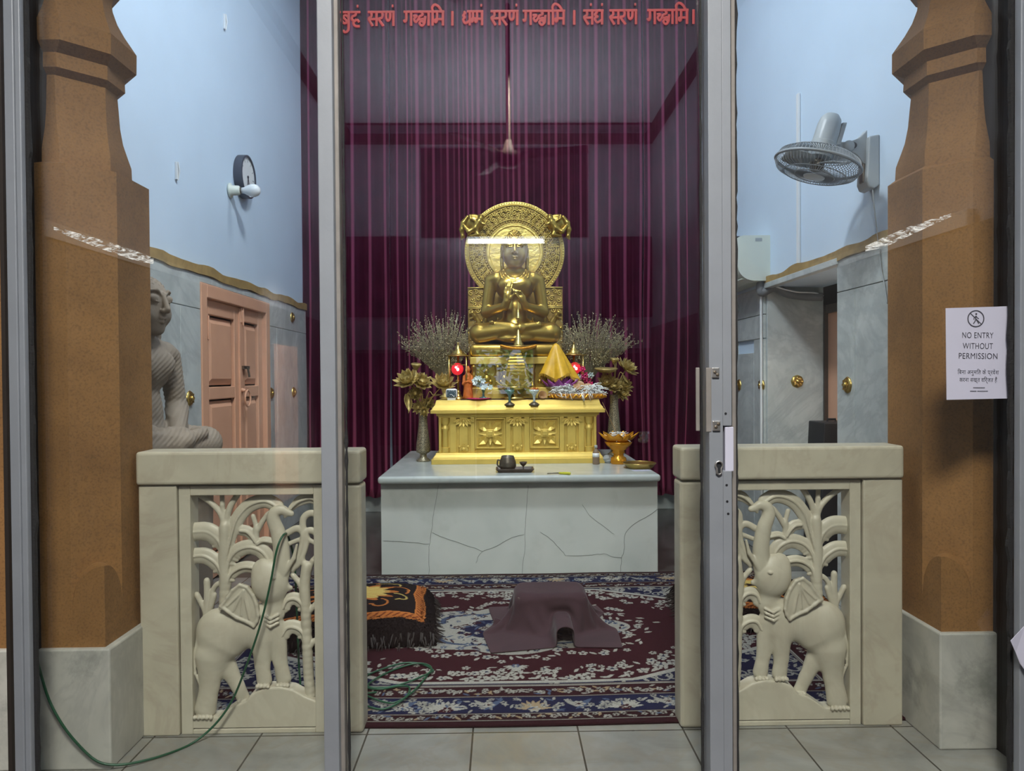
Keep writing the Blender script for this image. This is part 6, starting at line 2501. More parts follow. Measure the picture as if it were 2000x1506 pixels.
# crumpled clear wrapper
mb = MB()
r = random.Random(12)
wx, wz = xs_(1257, Y), zs_(856, Y)
n = 9
G = [[(wx + (i / n - 0.5) * 0.075 + r.uniform(-0.006, 0.006), Y + r.uniform(-0.02, 0.02), wz + (j / n - 0.5) * 0.085 + r.uniform(-0.006, 0.006)) for i in range(n + 1)] for j in range(n + 1)]
mb.loft(G, closed=False)


def m_wrap():
    m, t, p, L = nt('clear_wrapper')
    t.nodes.remove(p)
    tr = t.nodes.new('ShaderNodeBsdfTransparent')
    gl = t.nodes.new('ShaderNodeBsdfGlossy')
    gl.inputs['Roughness'].default_value = 0.15
    mx = t.nodes.new('ShaderNodeMixShader')
    mx.inputs[0].default_value = 0.25
    L.new(tr.outputs[0], mx.inputs[1])
    L.new(gl.outputs[0], mx.inputs[2])
    L.new(mx.outputs[0], t.nodes['Material Output'].inputs[0])
    return m


M['wrap'] = m_wrap()
tag(mb.build('plastic_wrapper', M['wrap'], None), 'crumpled clear plastic wrapper caught on the amber lotus bowl rim', 'wrapper')

Y = 5.14
pl = thing('offering_plate', 'shallow gold plate with ribbed rim near the slab corner', 'plate', (xs_(1249, Y, 915), Y, ZT))
s = sc(Y)
MB().lathe((xs_(1249, Y, 915), Y, ZT + 0.002), [(24 * s, 0), (26 * s, 0.006), (31 * s, 0.030), (32 * s, 0.034), (30 * s, 0.034), (24 * s, 0.012), (2 * s, 0.010)], 60, lobes=30, la=0.012).build('dish', M['brass'], pl, True)
MB().tube([(xs_(1249, Y, 915) + 31.5 * s * math.cos(a), Y + 31.5 * s * math.sin(a), ZT + 0.036) for a in np.linspace(0, 2 * math.pi, 48)[:-1]], 0.004, 6, True).build('rim', M['brass'], pl, True)
tag(MB().obox((xs_(1252, 5.0, 925), 5.0, ZT + 0.0012), (0.06, 0.01, 0), (-0.006, 0.035, 0), (0, 0, 0.001)).build('paper_slip', M['paper']), 'white paper slip lying under the gold plate', 'paper')

Y = 5.41
bt = thing('bottle', 'small brown-tinted bottle with pale label by the pedestal end', 'bottle', (xs_(1163, Y, 900), Y - 0.03, ZT))
x = xs_(1163, Y, 900)
MB().lathe((x, Y - 0.03, ZT), [(0.024, 0), (0.026, 0.005), (0.026, 0.085), (0.018, 0.105), (0.010, 0.115), (0.010, 0.125)], 20).build('body', plain('brown_bottle', (0.22, 0.15, 0.10), 0.15), bt, True)
MB().lathe((x, Y - 0.03, ZT + 0.055), [(0.0266, 0), (0.0266, 0.03)], 20).build('label', M['white'], bt, True)
MB().lathe((x, Y - 0.03, ZT + 0.122), [(0.012, 0), (0.012, 0.02), (0.008, 0.022)], 16).build('cap', M['greyp'], bt, True)
pk = MB()
r = random.Random(8)
cx, cy = xs_(1188, 5.45, 900), 5.45
n = 8
G = [[(cx + 0.045 * math.cos(2 * math.pi * i / 12) * (0.3 + 0.7 * math.sin(math.pi * (j + 0.6) / n)) * r.uniform(0.8, 1.15), cy + 0.03 * math.sin(2 * math.pi * i / 12) * (0.3 + 0.7 * math.sin(math.pi * (j + 0.6) / n)) * r.uniform(0.8, 1.15), ZT + 0.001 + 0.07 * j / n) for i in range(12)] for j in range(n)]
pk.loft(G)
tag(pk.build('plastic_bag', M['greyp'], None), 'small crumpled grey plastic bag between the bottle and amber bowl', 'bag')

# wooden tray with carved cup and little goblet
Y = 5.0
x0, x1 = xs_(968, Y, 920), xs_(1043, Y, 920)
wt = thing('wooden_tray', 'dark wooden tray on the slab carrying a carved cup', 'tray', ((x0 + x1) / 2, Y, ZT))
mb = MB()
d = 0.075
rings = []
for ins, z in ((0.022, 0), (0.0, 0.026), (0.005, 0.028), (0.024, 0.008), (0.10, 0.008)):
    rings.append([(x0 + ins, Y - d + min(ins, d - 0.01), ZT + z), (x1 - ins, Y - d + min(ins, d - 0.01), ZT + z), (x1 - ins, Y + d - min(ins, d - 0.01), ZT + z), (x0 + ins, Y + d - min(ins, d - 0.01), ZT + z)])
mb.loft(rings)
mb.build('body', M['wood'], wt, bevel=0.002)
xc_ = xs_(991.5, Y, 905)
s = sc(Y)
cu = thing('carved_cup', 'round dark carved metal cup with side handle on the wooden tray', 'cup', (xc_, Y, ZT + 0.009))
MB().lathe((xc_, Y, ZT + 0.009), [(9 * s, 0), (13 * s, 2 * s), (16.5 * s, 9 * s), (16 * s, 17 * s), (13 * s, 25 * s), (12 * s, 29 * s), (11 * s, 29 * s), (12 * s, 24 * s), (3 * s, 20 * s)], 30, lobes=15, la=0.02).build('bowl', M['engraved2'] if 'engraved2' in M else M['darkmetal'], cu, True)
MB().tube(spline([(xc_ - 14 * s, Y, ZT + 22 * s), (xc_ - 19 * s, Y, ZT + 23 * s), (xc_ - 20 * s, Y, ZT + 14 * s), (xc_ - 15 * s, Y, ZT + 9 * s)], 5), 0.006, 8).build('handle', M['darkmetal'], cu, True)
xc_ = xs_(1022, Y, 905)
go = thing('goblet', 'tiny dark stemmed goblet beside the carved cup on the wooden tray', 'goblet', (xc_, Y, ZT + 0.009))
MB().lathe((xc_, Y, ZT + 0.009), [(6 * s, 0), (5 * s, 1.5 * s), (1.2 * s, 3 * s), (1.2 * s, 8 * s)], 18).build('stem', M['wood'], go, True)
MB().lathe((xc_, Y, ZT + 0.009), [(1.2 * s, 7.5 * s), (5 * s, 11 * s), (8 * s, 16.5 * s), (7.4 * s, 16.5 * s), (3 * s, 11 * s), (0.5 * s, 9 * s)], 18).build('cup', M['wood'], go, True)
# screwdriver
a, b, c = atZ(1069, 925, ZT + 0.008), atZ(1092, 924, ZT + 0.008), atZ(1114, 925, ZT + 0.01)
sd_ = thing('screwdriver', 'yellow-green handled screwdriver lying on the marble slab', 'tool', (b.x, b.y, ZT))
MB().tube([a, b], 0.0035, 8).build('shaft', M['darkmetal'], sd_, True)
dv = (c - b).normalized()
MB().lathe(b, [(0.006, 0), (0.0085, 0.012), (0.0065, 0.022), (0.010, 0.035), (0.010, (c - b).length - 0.006), (0.007, (c - b).length)], 12, dv, lobes=6, la=0.05).build('handle', plain('yellow_green_plastic', (0.50, 0.50, 0.04), 0.35), sd_, True)

# ---------------------------------------------------------------- gilt studs on the marble dado
def stud(p, normal, label, r=0.046):
    n = Vector(normal)
    root = thing('rosette_stud', label, 'ornament', p, 'gilt rosette studs on the marble walls')
    c = Vector(p)
    MB().lathe(c - n * 0.004, [(r, 0), (r * 1.03, 0.006), (r * 0.9, 0.014), (r * 0.55, 0.018), (0.002, 0.018)], 24, n, lobes=8, la=0.03).build('plate', M['brass'], root, True)
    mb = MB()
    t1 = n.orthogonal().normalized()
    t2 = n.cross(t1)
    for k in range(8):
        a = 2 * math.pi * k / 8
        d = t1 * math.cos(a) + t2 * math.sin(a)
        mb.petal(c + n * 0.016 + d * r * 0.30, d, n, r * 0.55, r * 0.52, 0.10, 5, 3)
    mb.build('petals', M['brass'], root, True)
    mb = MB()
    mb.lathe(c + n * 0.010, [(r * 0.36, 0), (r * 0.36, 0.012), (r * 0.26, 0.016), (0.002, 0.020)], 16, n)
    mb.build('boss', M['brass'], root, True)
    return root


WL, WR = -XW + 0.022, XR - 0.022
for (px, py, lb) in ((370, 778, 'gilt rosette stud between the stone statue and the peach door'), (529, 768, 'gilt rosette stud close beside the peach door edge'),
                     (573, 766, 'gilt rosette stud midway between the peach door and the curtain'), (570, 620, 'gilt rosette stud high on the wall, level with the peach door top'),
                     (604, 768, 'gilt rosette stud half hidden against the left curtain edge')):
    stud(atX(px, py, WL), (1, 0, 0), lb)
for (px, py, lb) in ((1444, 752, 'gilt rosette stud nearest the lock post'), (1488, 752, 'gilt rosette stud beside the white conduit'), (1656, 752, 'gilt rosette stud on the marble strip beside the brown pillar')):
    stud(atX(px, py, WR), (-1, 0, 0), lb)
p = at(1557, 745, oy1 - 0.02)
stud((p.x, oy1 - 0.02, p.z), (0, -1, 0), 'gilt rosette stud facing front on the passage jamb')

# ---------------------------------------------------------------- wall clock, bulb, hooks on the left wall
p = atX(470, 346, -XW)
cl = thing('wall_clock', 'round wall clock with dark rim on the pale blue left wall', 'clock', (-XW, p.y, p.z))
R1 = 0.158
MB().lathe((-XW, p.y, p.z), [(R1 * 0.96, 0), (R1, 0.005), (R1, 0.062), (R1 * 0.93, 0.066), (R1 * 0.93, 0.042)], 48, (1, 0, 0)).build('rim', plain('dark_grey_rim', (0.05, 0.055, 0.075), 0.4), cl, auto=40)
MB().lathe((-XW, p.y, p.z), [(R1 * 0.935, 0.040), (R1 * 0.935, 0.052), (0.002, 0.052)], 48, (1, 0, 0)).build('dial', M['white'], cl, auto=40)
mb = MB()
for k in range(12):
    a = 2 * math.pi * k / 12
    mb.obox((-XW + 0.0535, p.y + 0.118 * math.sin(a), p.z + 0.118 * math.cos(a)), (0.001, 0, 0), (0, 0.011 * math.sin(a), 0.011 * math.cos(a)), (0, 0.003 * math.cos(a), -0.003 * math.sin(a)))
mb.build('hour_marks', M['greyp'], cl)
for nm, a, L in (('hour_hand', 2.85, 0.055), ('minute_hand', 3.3, 0.09)):
    MB().obox((-XW + 0.057, p.y + L / 2 * math.sin(a), p.z + L / 2 * math.cos(a)), (0.001, 0, 0), (0, L / 2 * math.sin(a), L / 2 * math.cos(a)), (0, 0.0035 * math.cos(a), -0.0035 * math.sin(a))).build(nm, M['ink'], cl)
MB().lathe((-XW + 0.052, p.y, p.z), [(0.010, 0), (0.010, 0.007), (0.004, 0.009)], 14, (1, 0, 0)).build('hub', M['ink'], cl, True)

p = atX(448, 372, -XW)
bl = thing('wall_bulb', 'unlit white bulb in a wall holder beneath the clock', 'lamp', (-XW, p.y, p.z))
ax = Vector((1, 0.10, 0.02)).normalized()
MB().lathe((-XW, p.y, p.z), [(0.052, 0), (0.052, 0.014), (0.036, 0.020), (0.034, 0.065), (0.026, 0.075)], 22, ax).build('holder', M['cream'], bl, True)
MB().lathe(Vector((-XW, p.y, p.z)) + ax * 0.07, [(0.0225, 0), (0.0225, 0.014)], 18, ax).build('collar', M['darkmetal'], bl)
MB().lathe(Vector((-XW, p.y, p.z)) + ax * 0.08, [(0.019, 0), (0.022, 0.022), (0.036, 0.048), (0.045, 0.074), (0.045, 0.096), (0.036, 0.118), (0.018, 0.132), (0.002, 0.135)], 24, ax).build('bulb', M['white'], bl, True)

for (px, py, lb) in ((343, 333, 'small white cable clip on the pale wall beside the pillar'), (437, 42, 'small white cable clip high on the pale left wall')):
    p = atX(px, py, -XW)
    o = MB().box(-XW, -XW + 0.014, p.y - 0.012, p.y + 0.012, p.z - 0.055, p.z + 0.05).tube([(-XW + 0.016, p.y, p.z + 0.05), (-XW + 0.022, p.y + 0.004, p.z), (-XW + 0.014, p.y, p.z - 0.06)], 0.004, 6).build('wall_clip', M['white'], None, bevel=0.003)
    tag(o, lb, 'clip', 'white clips on the left wall')

# ---------------------------------------------------------------- air conditioner, conduits, wall fan on the right wall
ya_ = yl(1505, XR)
ztop, zbot = atX(1505, 459, XR).z, atX(1505, 548, XR).z
ac = thing('air_conditioner', 'cream wall air conditioner mounted above the passage corner', 'air conditioner', (XR, ya_ + 0.42, zbot))
H = ztop - zbot
prof = [(0, H)] + [(v.x, v.y) for v in spline([(0.19, H, 0), (0.235, H * 0.955, 0), (0.252, H * 0.82, 0), (0.25, H * 0.5, 0), (0.228, H * 0.2, 0), (0.18, H * 0.05, 0), (0.12, 0.0, 0)], 5)] + [(0, 0.0)]
mb = MB()
rings = [[(XR - q, y, zbot + z) for q, z in prof] for y in (ya_, ya_ + 0.84)]
mb.loft(rings)
body = mb.build('body', M['cream'], ac)
MB().box(XR - 0.11, XR - 0.06, ya_ - 0.001, ya_ + 0.004, ztop - 0.045, ztop - 0.020).build('label', M['greyp'], ac, label='small grey rating label')
mb = MB()
rings = [[(XR - 0.253 + 0.0, y, zbot + H * 0.90), (XR - 0.255, y, zbot + H * 0.62), (XR - 0.248, y, zbot + H * 0.62), (XR - 0.246, y, zbot + H * 0.9)] for y in (ya_ + 0.02, ya_ + 0.82)]
mb.loft(rings)
mb.build('front_panel', M['cream'], ac)
for k in range(3):
    MB().box(XR - 0.20 + 0.045 * k, XR - 0.17 + 0.045 * k, ya_ + 0.03, ya_ + 0.81, zbot - 0.004 + 0.01 * (2 - k), zbot + 0.002 + 0.01 * (2 - k)).build('louvre', M['cream'], ac)
MB().box(XR - 0.27, XR - 0.2, ya_ + 0.03, ya_ + 0.81, ztop - 0.012, ztop - 0.001).build('inlet_grille', M['black'], ac)
P0 = Vector((XR - 0.045, ya_ + 0.06, zbot + 0.01))
pipe = spline([P0, P0 + Vector((0, 0, -0.09)), at(1512, 562, oy1 - 0.06), at(1540, 574, oy1 - 0.06), at(1575, 579, oy1 - 0.07), at(1606, 580, oy1 - 0.09)], 7)
tag(MB().tube(pipe, 0.031, 12).build('pipe', M['lagging'], None, True), 'thick grey lagged pipe bending from the air conditioner into the passage', 'pipe')
w_ = spline([P0 + Vector((0.02, -0.02, 0)), at(1516, 560, oy1 - 0.09), at(1555, 570, oy1 - 0.1), at(1590, 572, oy1 - 0.1), at(1608, 578, oy1 - 0.1)], 7)
tag(MB().tube(w_, 0.006, 8).build('drain_hose', M['white'], None, True), 'thin pale hose running along the grey pipe in the passage', 'hose')
yk = oy1 + 0.012
zc_ = atX(1497, 545, XR).z
mb = MB().tube([(XR - 0.034, yk, 0.02), (XR - 0.034, yk, 1.0), (XR - 0.034, yk, zc_ - 0.08), (XR - 0.03, yk, zc_)], 0.0105, 8)
o = mb.build('conduit', M['white'], None, True)
tag(o, 'thin white vertical conduit at the passage corner under the air conditioner', 'conduit')
mb = MB()
y5 = yl(1563, XR)
z0_ = ZS + 0.03
mb.box(XR - 0.018, XR - 0.001, y5 - 0.016, y5 - 0.001, z0_, 3.2).box(XR - 0.018, XR - 0.001, y5 + 0.004, y5 + 0.019, z0_, 3.2)
tag(mb.build('conduit', M['white'], None, bevel=0.004), 'pair of flat white cable trunks running down the wall behind the fan', 'conduit')
p = atX(1441, 604, WR)
tag(MB().lathe((WR + 0.002, p.y, p.z), [(0.035, 0), (0.035, 0.012), (0.02, 0.02), (0.002, 0.022)], 18, (-1, 0, 0)).build('wall_boss', M['dado'], None, True), 'small pale marble boss below the air conditioner', 'ornament')

# wall fan
pf0 = atX(1708, 318, XR)
FYc = pf0.y
wf = thing('wall_fan', 'grey caged wall fan tilted downward on a bracket by the right pillar', 'fan', (XR, FYc, pf0.z))
zb_, zt_ = atX(1708, 366, XR).z, atX(1708, 272, XR).z
mb = MB()
prof = [(0.0, zb_ + 0.0), (0.030, zb_ - 0.02), (0.058, zb_ - 0.012), (0.07, zb_ + 0.02), (0.062, (zb_ + zt_) / 2), (0.055, zt_), (0.0, zt_ + 0.01)]
mb.loft([[(XR - q, y, z) for q, z in prof] for y in (FYc - 0.055, FYc + 0.055)])
mb.build('wall_plate', M['greyp'], wf, bevel=0.008, seg=3)
pj = at(1654, 289, FYc)
pa_ = at(1690, 282, FYc)
arm = MB()
rings = []
for t in np.linspace(0, 1, 9):
    x = (XR - 0.05) * (1 - t) + pj.x * t
    zc2_ = (zt_ - 0.045) * (1 - t) + pj.z * t
    hh = 0.06 * (1 - t) ** 2 + 0.030
    dz_ = -0.03 * (1 - t) ** 3
    rings.append([(x, FYc - 0.026, zc2_ + hh + dz_ * 0), (x, FYc + 0.026, zc2_ + hh), (x, FYc + 0.026, zc2_ - hh + dz_ * 2), (x, FYc - 0.026, zc2_ - hh + dz_ * 2)])
arm.loft(rings)
arm.build('arm', M['greyp'], wf, bevel=0.006)
MB().lathe((pj.x - 0.004, FYc - 0.045, pj.z), [(0.024, 0), (0.03, 0.01), (0.03, 0.08), (0.024, 0.09)], 18, (0, 1, 0)).build('tilt_joint', M['greyp'], wf, True)
kb = at(1661, 288, FYc)
MB().lathe((kb.x, FYc - 0.026, kb.z), [(0.016, 0), (0.016, 0.014), (0.010, 0.018)], 14, (0, -1, 0)).build('knob', M['black'], wf, True)
MB().box(XR - 0.078, XR - 0.062, FYc - 0.03, FYc + 0.012, zb_ + 0.02, zb_ + 0.12).build('control_plate', M['darkmetal'], wf, bevel=0.004)
dc = at(1597, 321, FYc - 0.02)
top = at(1627, 246, FYc + 0.05)
axis = Vector((0.27, -0.05, 0.95)).normalized()
motor_c = dc + axis * 0.055
MB().lathe(motor_c, [(0.060, -0.02), (0.064, 0.0), (0.064, 0.06), (0.061, 0.062), (0.059, 0.15), (0.052, 0.185), (0.035, 0.208), (0.004, 0.216)], 30, axis).build('motor', M['greyp'], wf, auto=35)
MB().obox(motor_c + axis * 0.12 + Vector((0.062, 0, -0.02)), (0.012, 0, 0), (0, 0.03, 0), axis * 0.06).build('gear_box', M['greyp'], wf, bevel=0.004)
MB().obox((motor_c + axis * 0.03).lerp(pj, 0.7), (0.035, 0, 0.0), (0, 0.02, 0), (0, 0, 0.028)).build('neck', M['greyp'], wf, bevel=0.006)
t1 = axis.orthogonal().normalized()
t2 = axis.cross(t1)
RF = 0.215
M['cage'] = plain('grey_cage_wire', (0.25, 0.27, 0.285), 0.4)
cg = MB()
pr = [(0.055, 0.060), (0.10, 0.059), (0.165, 0.054), (0.203, 0.036), (RF, 0.008), (RF, -0.012), (0.200, -0.040), (0.16, -0.056), (0.10, -0.062), (0.05, -0.064)]
for k in range(72):
    a = 2 * math.pi * k / 72
    d = t1 * math.cos(a) + t2 * math.sin(a)
    cg.tube([dc + d * r + axis * z for r, z in pr], 0.0019, 4)
cg.build('cage_wires', M['cage'], wf)
for r, z, w in ((RF + 0.001, 0.0, 0.008), (0.165, 0.055, 0.0025), (0.16, -0.057, 0.0025), (0.10, -0.063, 0.0025)):
    MB().tube([dc + (t1 * math.cos(a) + t2 * math.sin(a)) * r + axis * z for a in np.linspace(0, 2 * math.pi, 49)[:-1]], w, 6, True).build('cage_ring', M['cage'], wf, True)
MB().lathe(dc - axis * 0.072, [(0.052, 0), (0.055, 0.006), (0.03, 0.010)], 24, axis).build('badge', M['white'], wf, True)
MB().lathe(dc - axis * 0.02, [(0.02, -0.02), (0.034, -0.012), (0.034, 0.03), (0.02, 0.05)], 18, axis).build('hub', M['darkmetal'], wf, True)
for k in range(3):
    a = 2 * math.pi * k / 3 + 0.3
    d = t1 * math.cos(a) + t2 * math.sin(a)
    w = axis.cross(d)
    rings = []
    for t in np.linspace(0, 1, 8):
        c = dc + d * (0.03 + 0.155 * t)
        hw = 0.022 + 0.045 * math.sin(math.pi * min(1, 0.15 + 0.75 * t))
        l = c + w * hw + axis * 0.018
        rr_ = c - w * hw - axis * 0.018
        rings.append([l, rr_, rr_ + axis * 0.003, l + axis * 0.003])
    MB().loft(rings).build('blade', M['greyp'], wf, True)
cord = [at(1693, 300, FYc), at(1696, 360, FYc), at(1700, 420, FYc), at(1706, 470, FYc), at(1706, 530, FYc), at(1711, 560, FYc), at(1716, 600, FYc)]
cord = [Vector((XR - 0.03, v.y - 0.03 * i, v.z)) for i, v in enumerate(cord)]
MB().tube(spline(cord, 6), 0.0032, 6).build('cord', M['greyp'], wf, True)

# tall black case in the passage
p = at(1620, 826, 4.72)
MBk = MB()
xk0, xk1 = at(1606, 860, 4.72).x, XR + 0.40
bkc = thing('black_case', 'tall black case standing in the side passage near the peach door', 'case', ((xk0 + xk1) / 2, 4.80, 0))
MB().frustum(xk0 - 0.02, xk1, 4.72, 5.0, 0.0, xk0 + 0.02, xk1, 4.74, 4.98, at(1620, 826, 4.72).z).build('body', M['black'], bkc, bevel=0.008)
MB().tube([(xk0 + 0.1, 4.86, p.z), (xk0 + 0.1, 4.86, p.z + 0.015), (xk1 - 0.1, 4.86, p.z + 0.015), (xk1 - 0.1, 4.86, p.z)], 0.008, 6).build('handle', M['black'], bkc)


# ---------------------------------------------------------------- red verse painted on the door glass
GL = {
    'ba': (0.92, [[(0, 0), (0.95, 0)], [(0.78, 0), (0.78, -1)], [(0.78, -0.38), (0.5, -0.22), (0.2, -0.4), (0.22, -0.68), (0.5, -0.78), (0.78, -0.6)], [(0.3, -0.36), (0.66, -0.66)],
                  [(0.78, -0.95), (0.76, -1.25), (0.5, -1.42), (0.25, -1.28)]]),
    'ddha': (0.95, [[(0, 0), (0.95, 0)], [(0.5, 0), (0.5, -0.2), (0.22, -0.3), (0.15, -0.5), (0.4, -0.62), (0.62, -0.5)], [(0.55, -0.56), (0.3, -0.76), (0.5, -0.98), (0.9, -1.0)], [(0.62, -0.5), (0.85, -0.72)]]),
    'sa': (1.0, [[(0, 0), (1.0, 0)], [(0.86, 0), (0.86, -1)], [(0.34, 0), (0.36, -0.3), (0.12, -0.44), (0.16, -0.58), (0.5, -1.0)], [(0.2, -0.52), (0.86, -0.5)]]),
    'ra': (0.66, [[(0, 0), (0.66, 0)], [(0.36, 0), (0.46, -0.2), (0.36, -0.42), (0.1, -0.46), (0.16, -0.6), (0.55, -1.0)]]),
    'nna': (1.0, [[(0, 0), (1.0, 0)], [(0.86, 0), (0.86, -1)], [(0.15, 0), (0.15, -0.42), (0.32, -0.62), (0.52, -0.45), (0.54, 0)]]),
    'ga': (0.85, [[(0, 0), (0.85, 0)], [(0.72, 0), (0.72, -1)], [(0.26, 0), (0.26, -0.55), (0.14, -0.7), (0.04, -0.55)]]),
    'ccha': (1.35, [[(0, 0), (1.35, 0)], [(0.05, -0.3), (0.42, -0.3), (0.16, -0.52), (0.34, -0.74), (0.56, -0.5)], [(0.78, 0), (0.98, -0.2), (0.64, -0.36), (0.68, -0.56), (1.02, -0.5), (1.18, -0.74), (0.92, -1.0), (0.66, -0.8), (0.92, -0.66), (1.1, -0.86)], [(1.18, -0.62), (1.22, -0.3)]]),
    'aa': (0.36, [[(0, 0), (0.36, 0)], [(0.18, 0), (0.18, -1)]]),
    'i': (0.38, [[(0, 0), (0.38, 0)], [(0.2, -1), (0.2, 0), (0.16, 0.3), (0.42, 0.5), (0.8, 0.34), (1.06, 0)]]),
    'ma': (0.95, [[(0, 0), (0.95, 0)], [(0.8, 0), (0.8, -1)], [(0.24, 0), (0.24, -0.6), (0.12, -0.76), (0.04, -0.6), (0.2, -0.54), (0.8, -0.54)]]),
    'mma': (1.35, [[(0, 0), (1.35, 0)], [(1.2, 0), (1.2, -1)], [(0.2, 0), (0.2, -0.6), (0.08, -0.74), (0.04, -0.56), (0.2, -0.5), (0.62, -0.5)], [(0.64, 0), (0.64, -0.6), (0.52, -0.76), (0.46, -0.6), (0.6, -0.54), (1.2, -0.54)]]),
    'dha': (0.95, [[(0.5, 0), (0.95, 0)], [(0.8, 0), (0.8, -1)], [(0.12, -0.02), (0.3, -0.1), (0.1, -0.3), (0.36, -0.4)], [(0.36, -0.4), (0.1, -0.56), (0.34, -0.84), (0.8, -0.64)]]),
    'gha': (0.95, [[(0, 0), (0.95, 0)], [(0.8, 0), (0.8, -1)], [(0.14, 0), (0.32, -0.1), (0.12, -0.32), (0.4, -0.42), (0.12, -0.56), (0.34, -0.84), (0.8, -0.64)]]),
    'bar': (0.2, [[(0.1, 0.04), (0.1, -1.0)]]),
}


def write(word, pxa, pxb, dots=()):
    Yt = YG - 0.0045
    w = sum(GL[g][0] for g in word)
    sl = (19.4 - 24.0) / 690.0

    def Q(u, v):
        px = pxa + (pxb - pxa) * u / w
        py = 24.0 + sl * (px - 664) - v * 27.5
        p = at(px, py, Yt)
        return Vector((p.x, Yt, p.z))
    mb = MB()
    x = 0
    for g in word:
        for st in GL[g][1]:
            pts = [Vector((a + x, b, 0)) for a, b in st]
            q = spline(pts, 4) if len(pts) > 2 else pts
            mb.tube([Q(v.x, v.y) for v in q], 0.0044, 6)
        x += GL[g][0]
    for u in dots:
        c = Q(u * w, 0.42)
        mb.tube([c - Vector((0.003, 0, 0)), c + Vector((0.003, 0, 0))], 0.0048, 6)
    mb.v = [(a, Yt + (b - Yt) * 0.12, c) for a, b, c in mb.v]
    mb.build('lettering', M['redpaint'], d3, label='red hand-painted verse lettering')


G3 = ('ga', 'ccha', 'aa', 'i', 'ma')
SR = ('sa', 'ra', 'nna')
write(('ba', 'ddha'), 664, 704, (0.86,))
write(SR, 718, 771, (0.92,))
write(G3, 788, 868)
write(('bar',), 881, 886)
write(('dha', 'mma'), 903, 944, (0.9,))
write(SR, 958, 1013, (0.92,))
write(G3, 1021, 1104)
write(('bar',), 1119, 1124)
write(('sa', 'gha'), 1139, 1179, (0.38, 0.92))
write(SR, 1190, 1245, (0.92,))
write(G3, 1264, 1345)
write(('bar',), 1352, 1357)

# ---------------------------------------------------------------- paper notice on the right pane
Ys = YG - 0.006
crn = [at(1847, 602, Ys), at(1975, 598, Ys), at(1978, 778, Ys), at(1849, 781, Ys)]
pn = thing('paper_notice', 'white no entry notice taped to the glass before the right pillar', 'sign', tuple((crn[0] + crn[2]) / 2))
MB().prism(crn, (0, 0.0012, 0)).build('sheet', M['paper'], pn)
tp = [at(1968, 598, Ys - 0.0006), at(1976, 597, Ys - 0.0006), at(1976, 606, Ys - 0.0006), at(1968, 607, Ys - 0.0006)]
MB().prism(tp, (0, 0.0004, 0)).build('tape', M['white'], pn)
Yk = Ys - 0.0008


def text(body, px, py, hpx, wpx, bold=0.0):
    """one printed line centred at px, py"""
    cu = bpy.data.curves.new('print', 'FONT')
    cu.body = body
    cu.align_x = 'CENTER'
    cu.align_y = 'CENTER'
    cu.size = 1.0
    cu.offset = bold
    cu.space_character = 1.08
    o = bpy.data.objects.new('printed_line', cu)
    COL.objects.link(o)
    bpy.context.view_layer.update()
    w, h = max(o.dimensions.x, 1e-3), max(o.dimensions.y, 1e-3)
    me = bpy.data.meshes.new_from_object(o)
    bpy.data.objects.remove(o)
    bpy.data.curves.remove(cu)
    me.materials.clear()
    me.materials.append(M['ink'])
    o = bpy.data.objects.new('printed_line', me)
    COL.objects.link(o)
    k = Ys / FPX
    o.scale = (wpx * k / w, hpx * k / h, 1)
    o.rotation_euler = (math.pi / 2, 0.016, 0)
    p = at(px, py, Yk)
    o.parent = pn
    o.location = p - pn.location
    return o


text('NO ENTRY', 1909.5, 655.5, 11.5, 62)
text('WITHOUT', 1910, 676.5, 11.5, 60)
text('PERMISSION', 1910.5, 696, 11.5, 77)
text('\u093f\u092c\u0928\u093e \u0905\u0928\u0941\u092e\u093f\u0924 \u0915\u0947 \u092a\u094d\u0930\u0935\u0947\u0936', 1910.5, 727.5, 13.5, 82)
text('\u0915\u0930\u0928\u093e \u0938\u0916\u094d\u0924 \u0935\u093f\u0930\u094d\u091c\u0924 \u0939\u0948', 1911, 742.5, 13.5, 75)
for (py, a, b) in ((757.5, 1901, 1922), (764.2, 1895, 1929)):
    mb = MB()
    x = a
    while x < b:
        q0, q1 = at(x, py + 1.0, Yk), at(x + 1.5, py - 1.0, Yk)
        mb.box(q0.x, q1.x, Yk, Yk + 0.0005, q0.z, q1.z)
        x += 2.1 if rng.random() > 0.12 else 3.6
    mb.build('fine_print', M['ink'], pn)
# prohibition symbol
c = at(1906, 622.5, Yk)
k = Ys / FPX


def sy(u, v):
    return Vector((c.x + u * k, Yk, c.z - v * k))


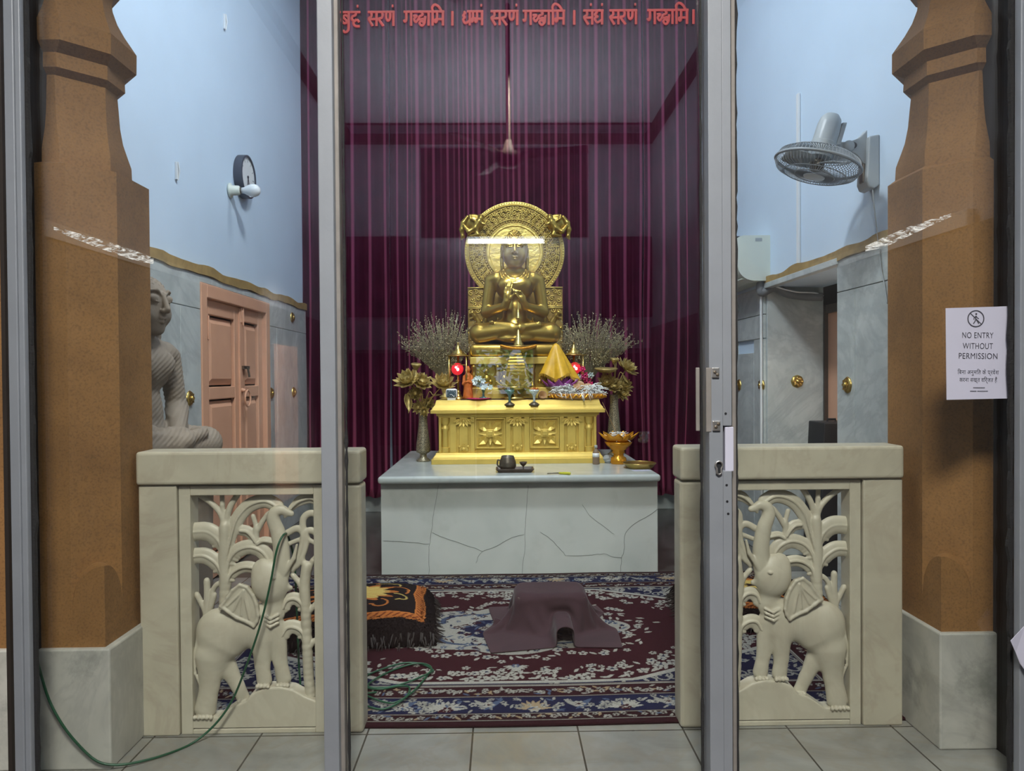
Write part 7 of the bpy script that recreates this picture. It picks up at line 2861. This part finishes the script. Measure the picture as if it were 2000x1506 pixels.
mb = MB()
mb.tube([sy(15.8 * math.cos(a), 15.8 * math.sin(a)) for a in np.linspace(0, 2 * math.pi, 41)[:-1]], 0.0019, 6, True)
mb.tube([sy(-11.2, -11.2), sy(11.2, 11.2)], 0.0015, 6)
for pts in ([(0.5, -6), (-0.5, 1)], [(-0.5, 1), (-1.5, 5), (-5, 10)], [(-0.5, 1), (3, 5), (6, 10)], [(0.3, -5), (-3.5, -2), (-4, 2)], [(0.6, -5), (3, -1.5), (6, 0)]):
    mb.tube([sy(u, v) for u, v in pts], 0.0016, 6)
mb.ball(tuple(sy(0.8, -9.2)), 0.0032, 10, 8)
mb.v = [(a, Yk + (b - Yk) * 0.1, d) for a, b, d in mb.v]
mb.build('symbol', M['ink'], pn)

# reflection of the hall's wall strip, painted as white streaks on both panes
def m_strip_reflection():
    m, t, p, L = nt('painted_strip_reflection')
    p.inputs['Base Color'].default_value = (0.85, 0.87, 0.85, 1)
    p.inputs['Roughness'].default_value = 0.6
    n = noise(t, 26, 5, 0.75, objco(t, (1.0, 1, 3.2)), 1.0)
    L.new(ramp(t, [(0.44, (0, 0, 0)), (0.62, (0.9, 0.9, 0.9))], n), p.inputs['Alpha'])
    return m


M['strip_reflection'] = m_strip_reflection()
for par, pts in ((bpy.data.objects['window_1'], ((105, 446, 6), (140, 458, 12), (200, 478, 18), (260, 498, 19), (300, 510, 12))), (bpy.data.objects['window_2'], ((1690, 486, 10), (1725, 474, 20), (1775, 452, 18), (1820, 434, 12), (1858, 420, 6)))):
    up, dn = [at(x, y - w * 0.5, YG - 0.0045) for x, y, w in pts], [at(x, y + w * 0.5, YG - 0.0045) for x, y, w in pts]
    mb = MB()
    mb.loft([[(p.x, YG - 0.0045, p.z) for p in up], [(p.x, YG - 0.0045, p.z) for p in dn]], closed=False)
    mb.build('painted_reflection', M['strip_reflection'], par)

# torn paper corner sticking out at the right-hand frame
q = [at(1974, 1252, 2.255), at(2002, 1222, 2.25), at(2012, 1262, 2.24), at(2004, 1312, 2.25), at(1992, 1296, 2.256), at(1984, 1275, 2.258)]
pp = MB().prism(q, (0, 0.002, 0)).build('paper_scrap', M['paper'])
tag(pp, 'torn white paper scrap stuck to the far right frame', 'paper')
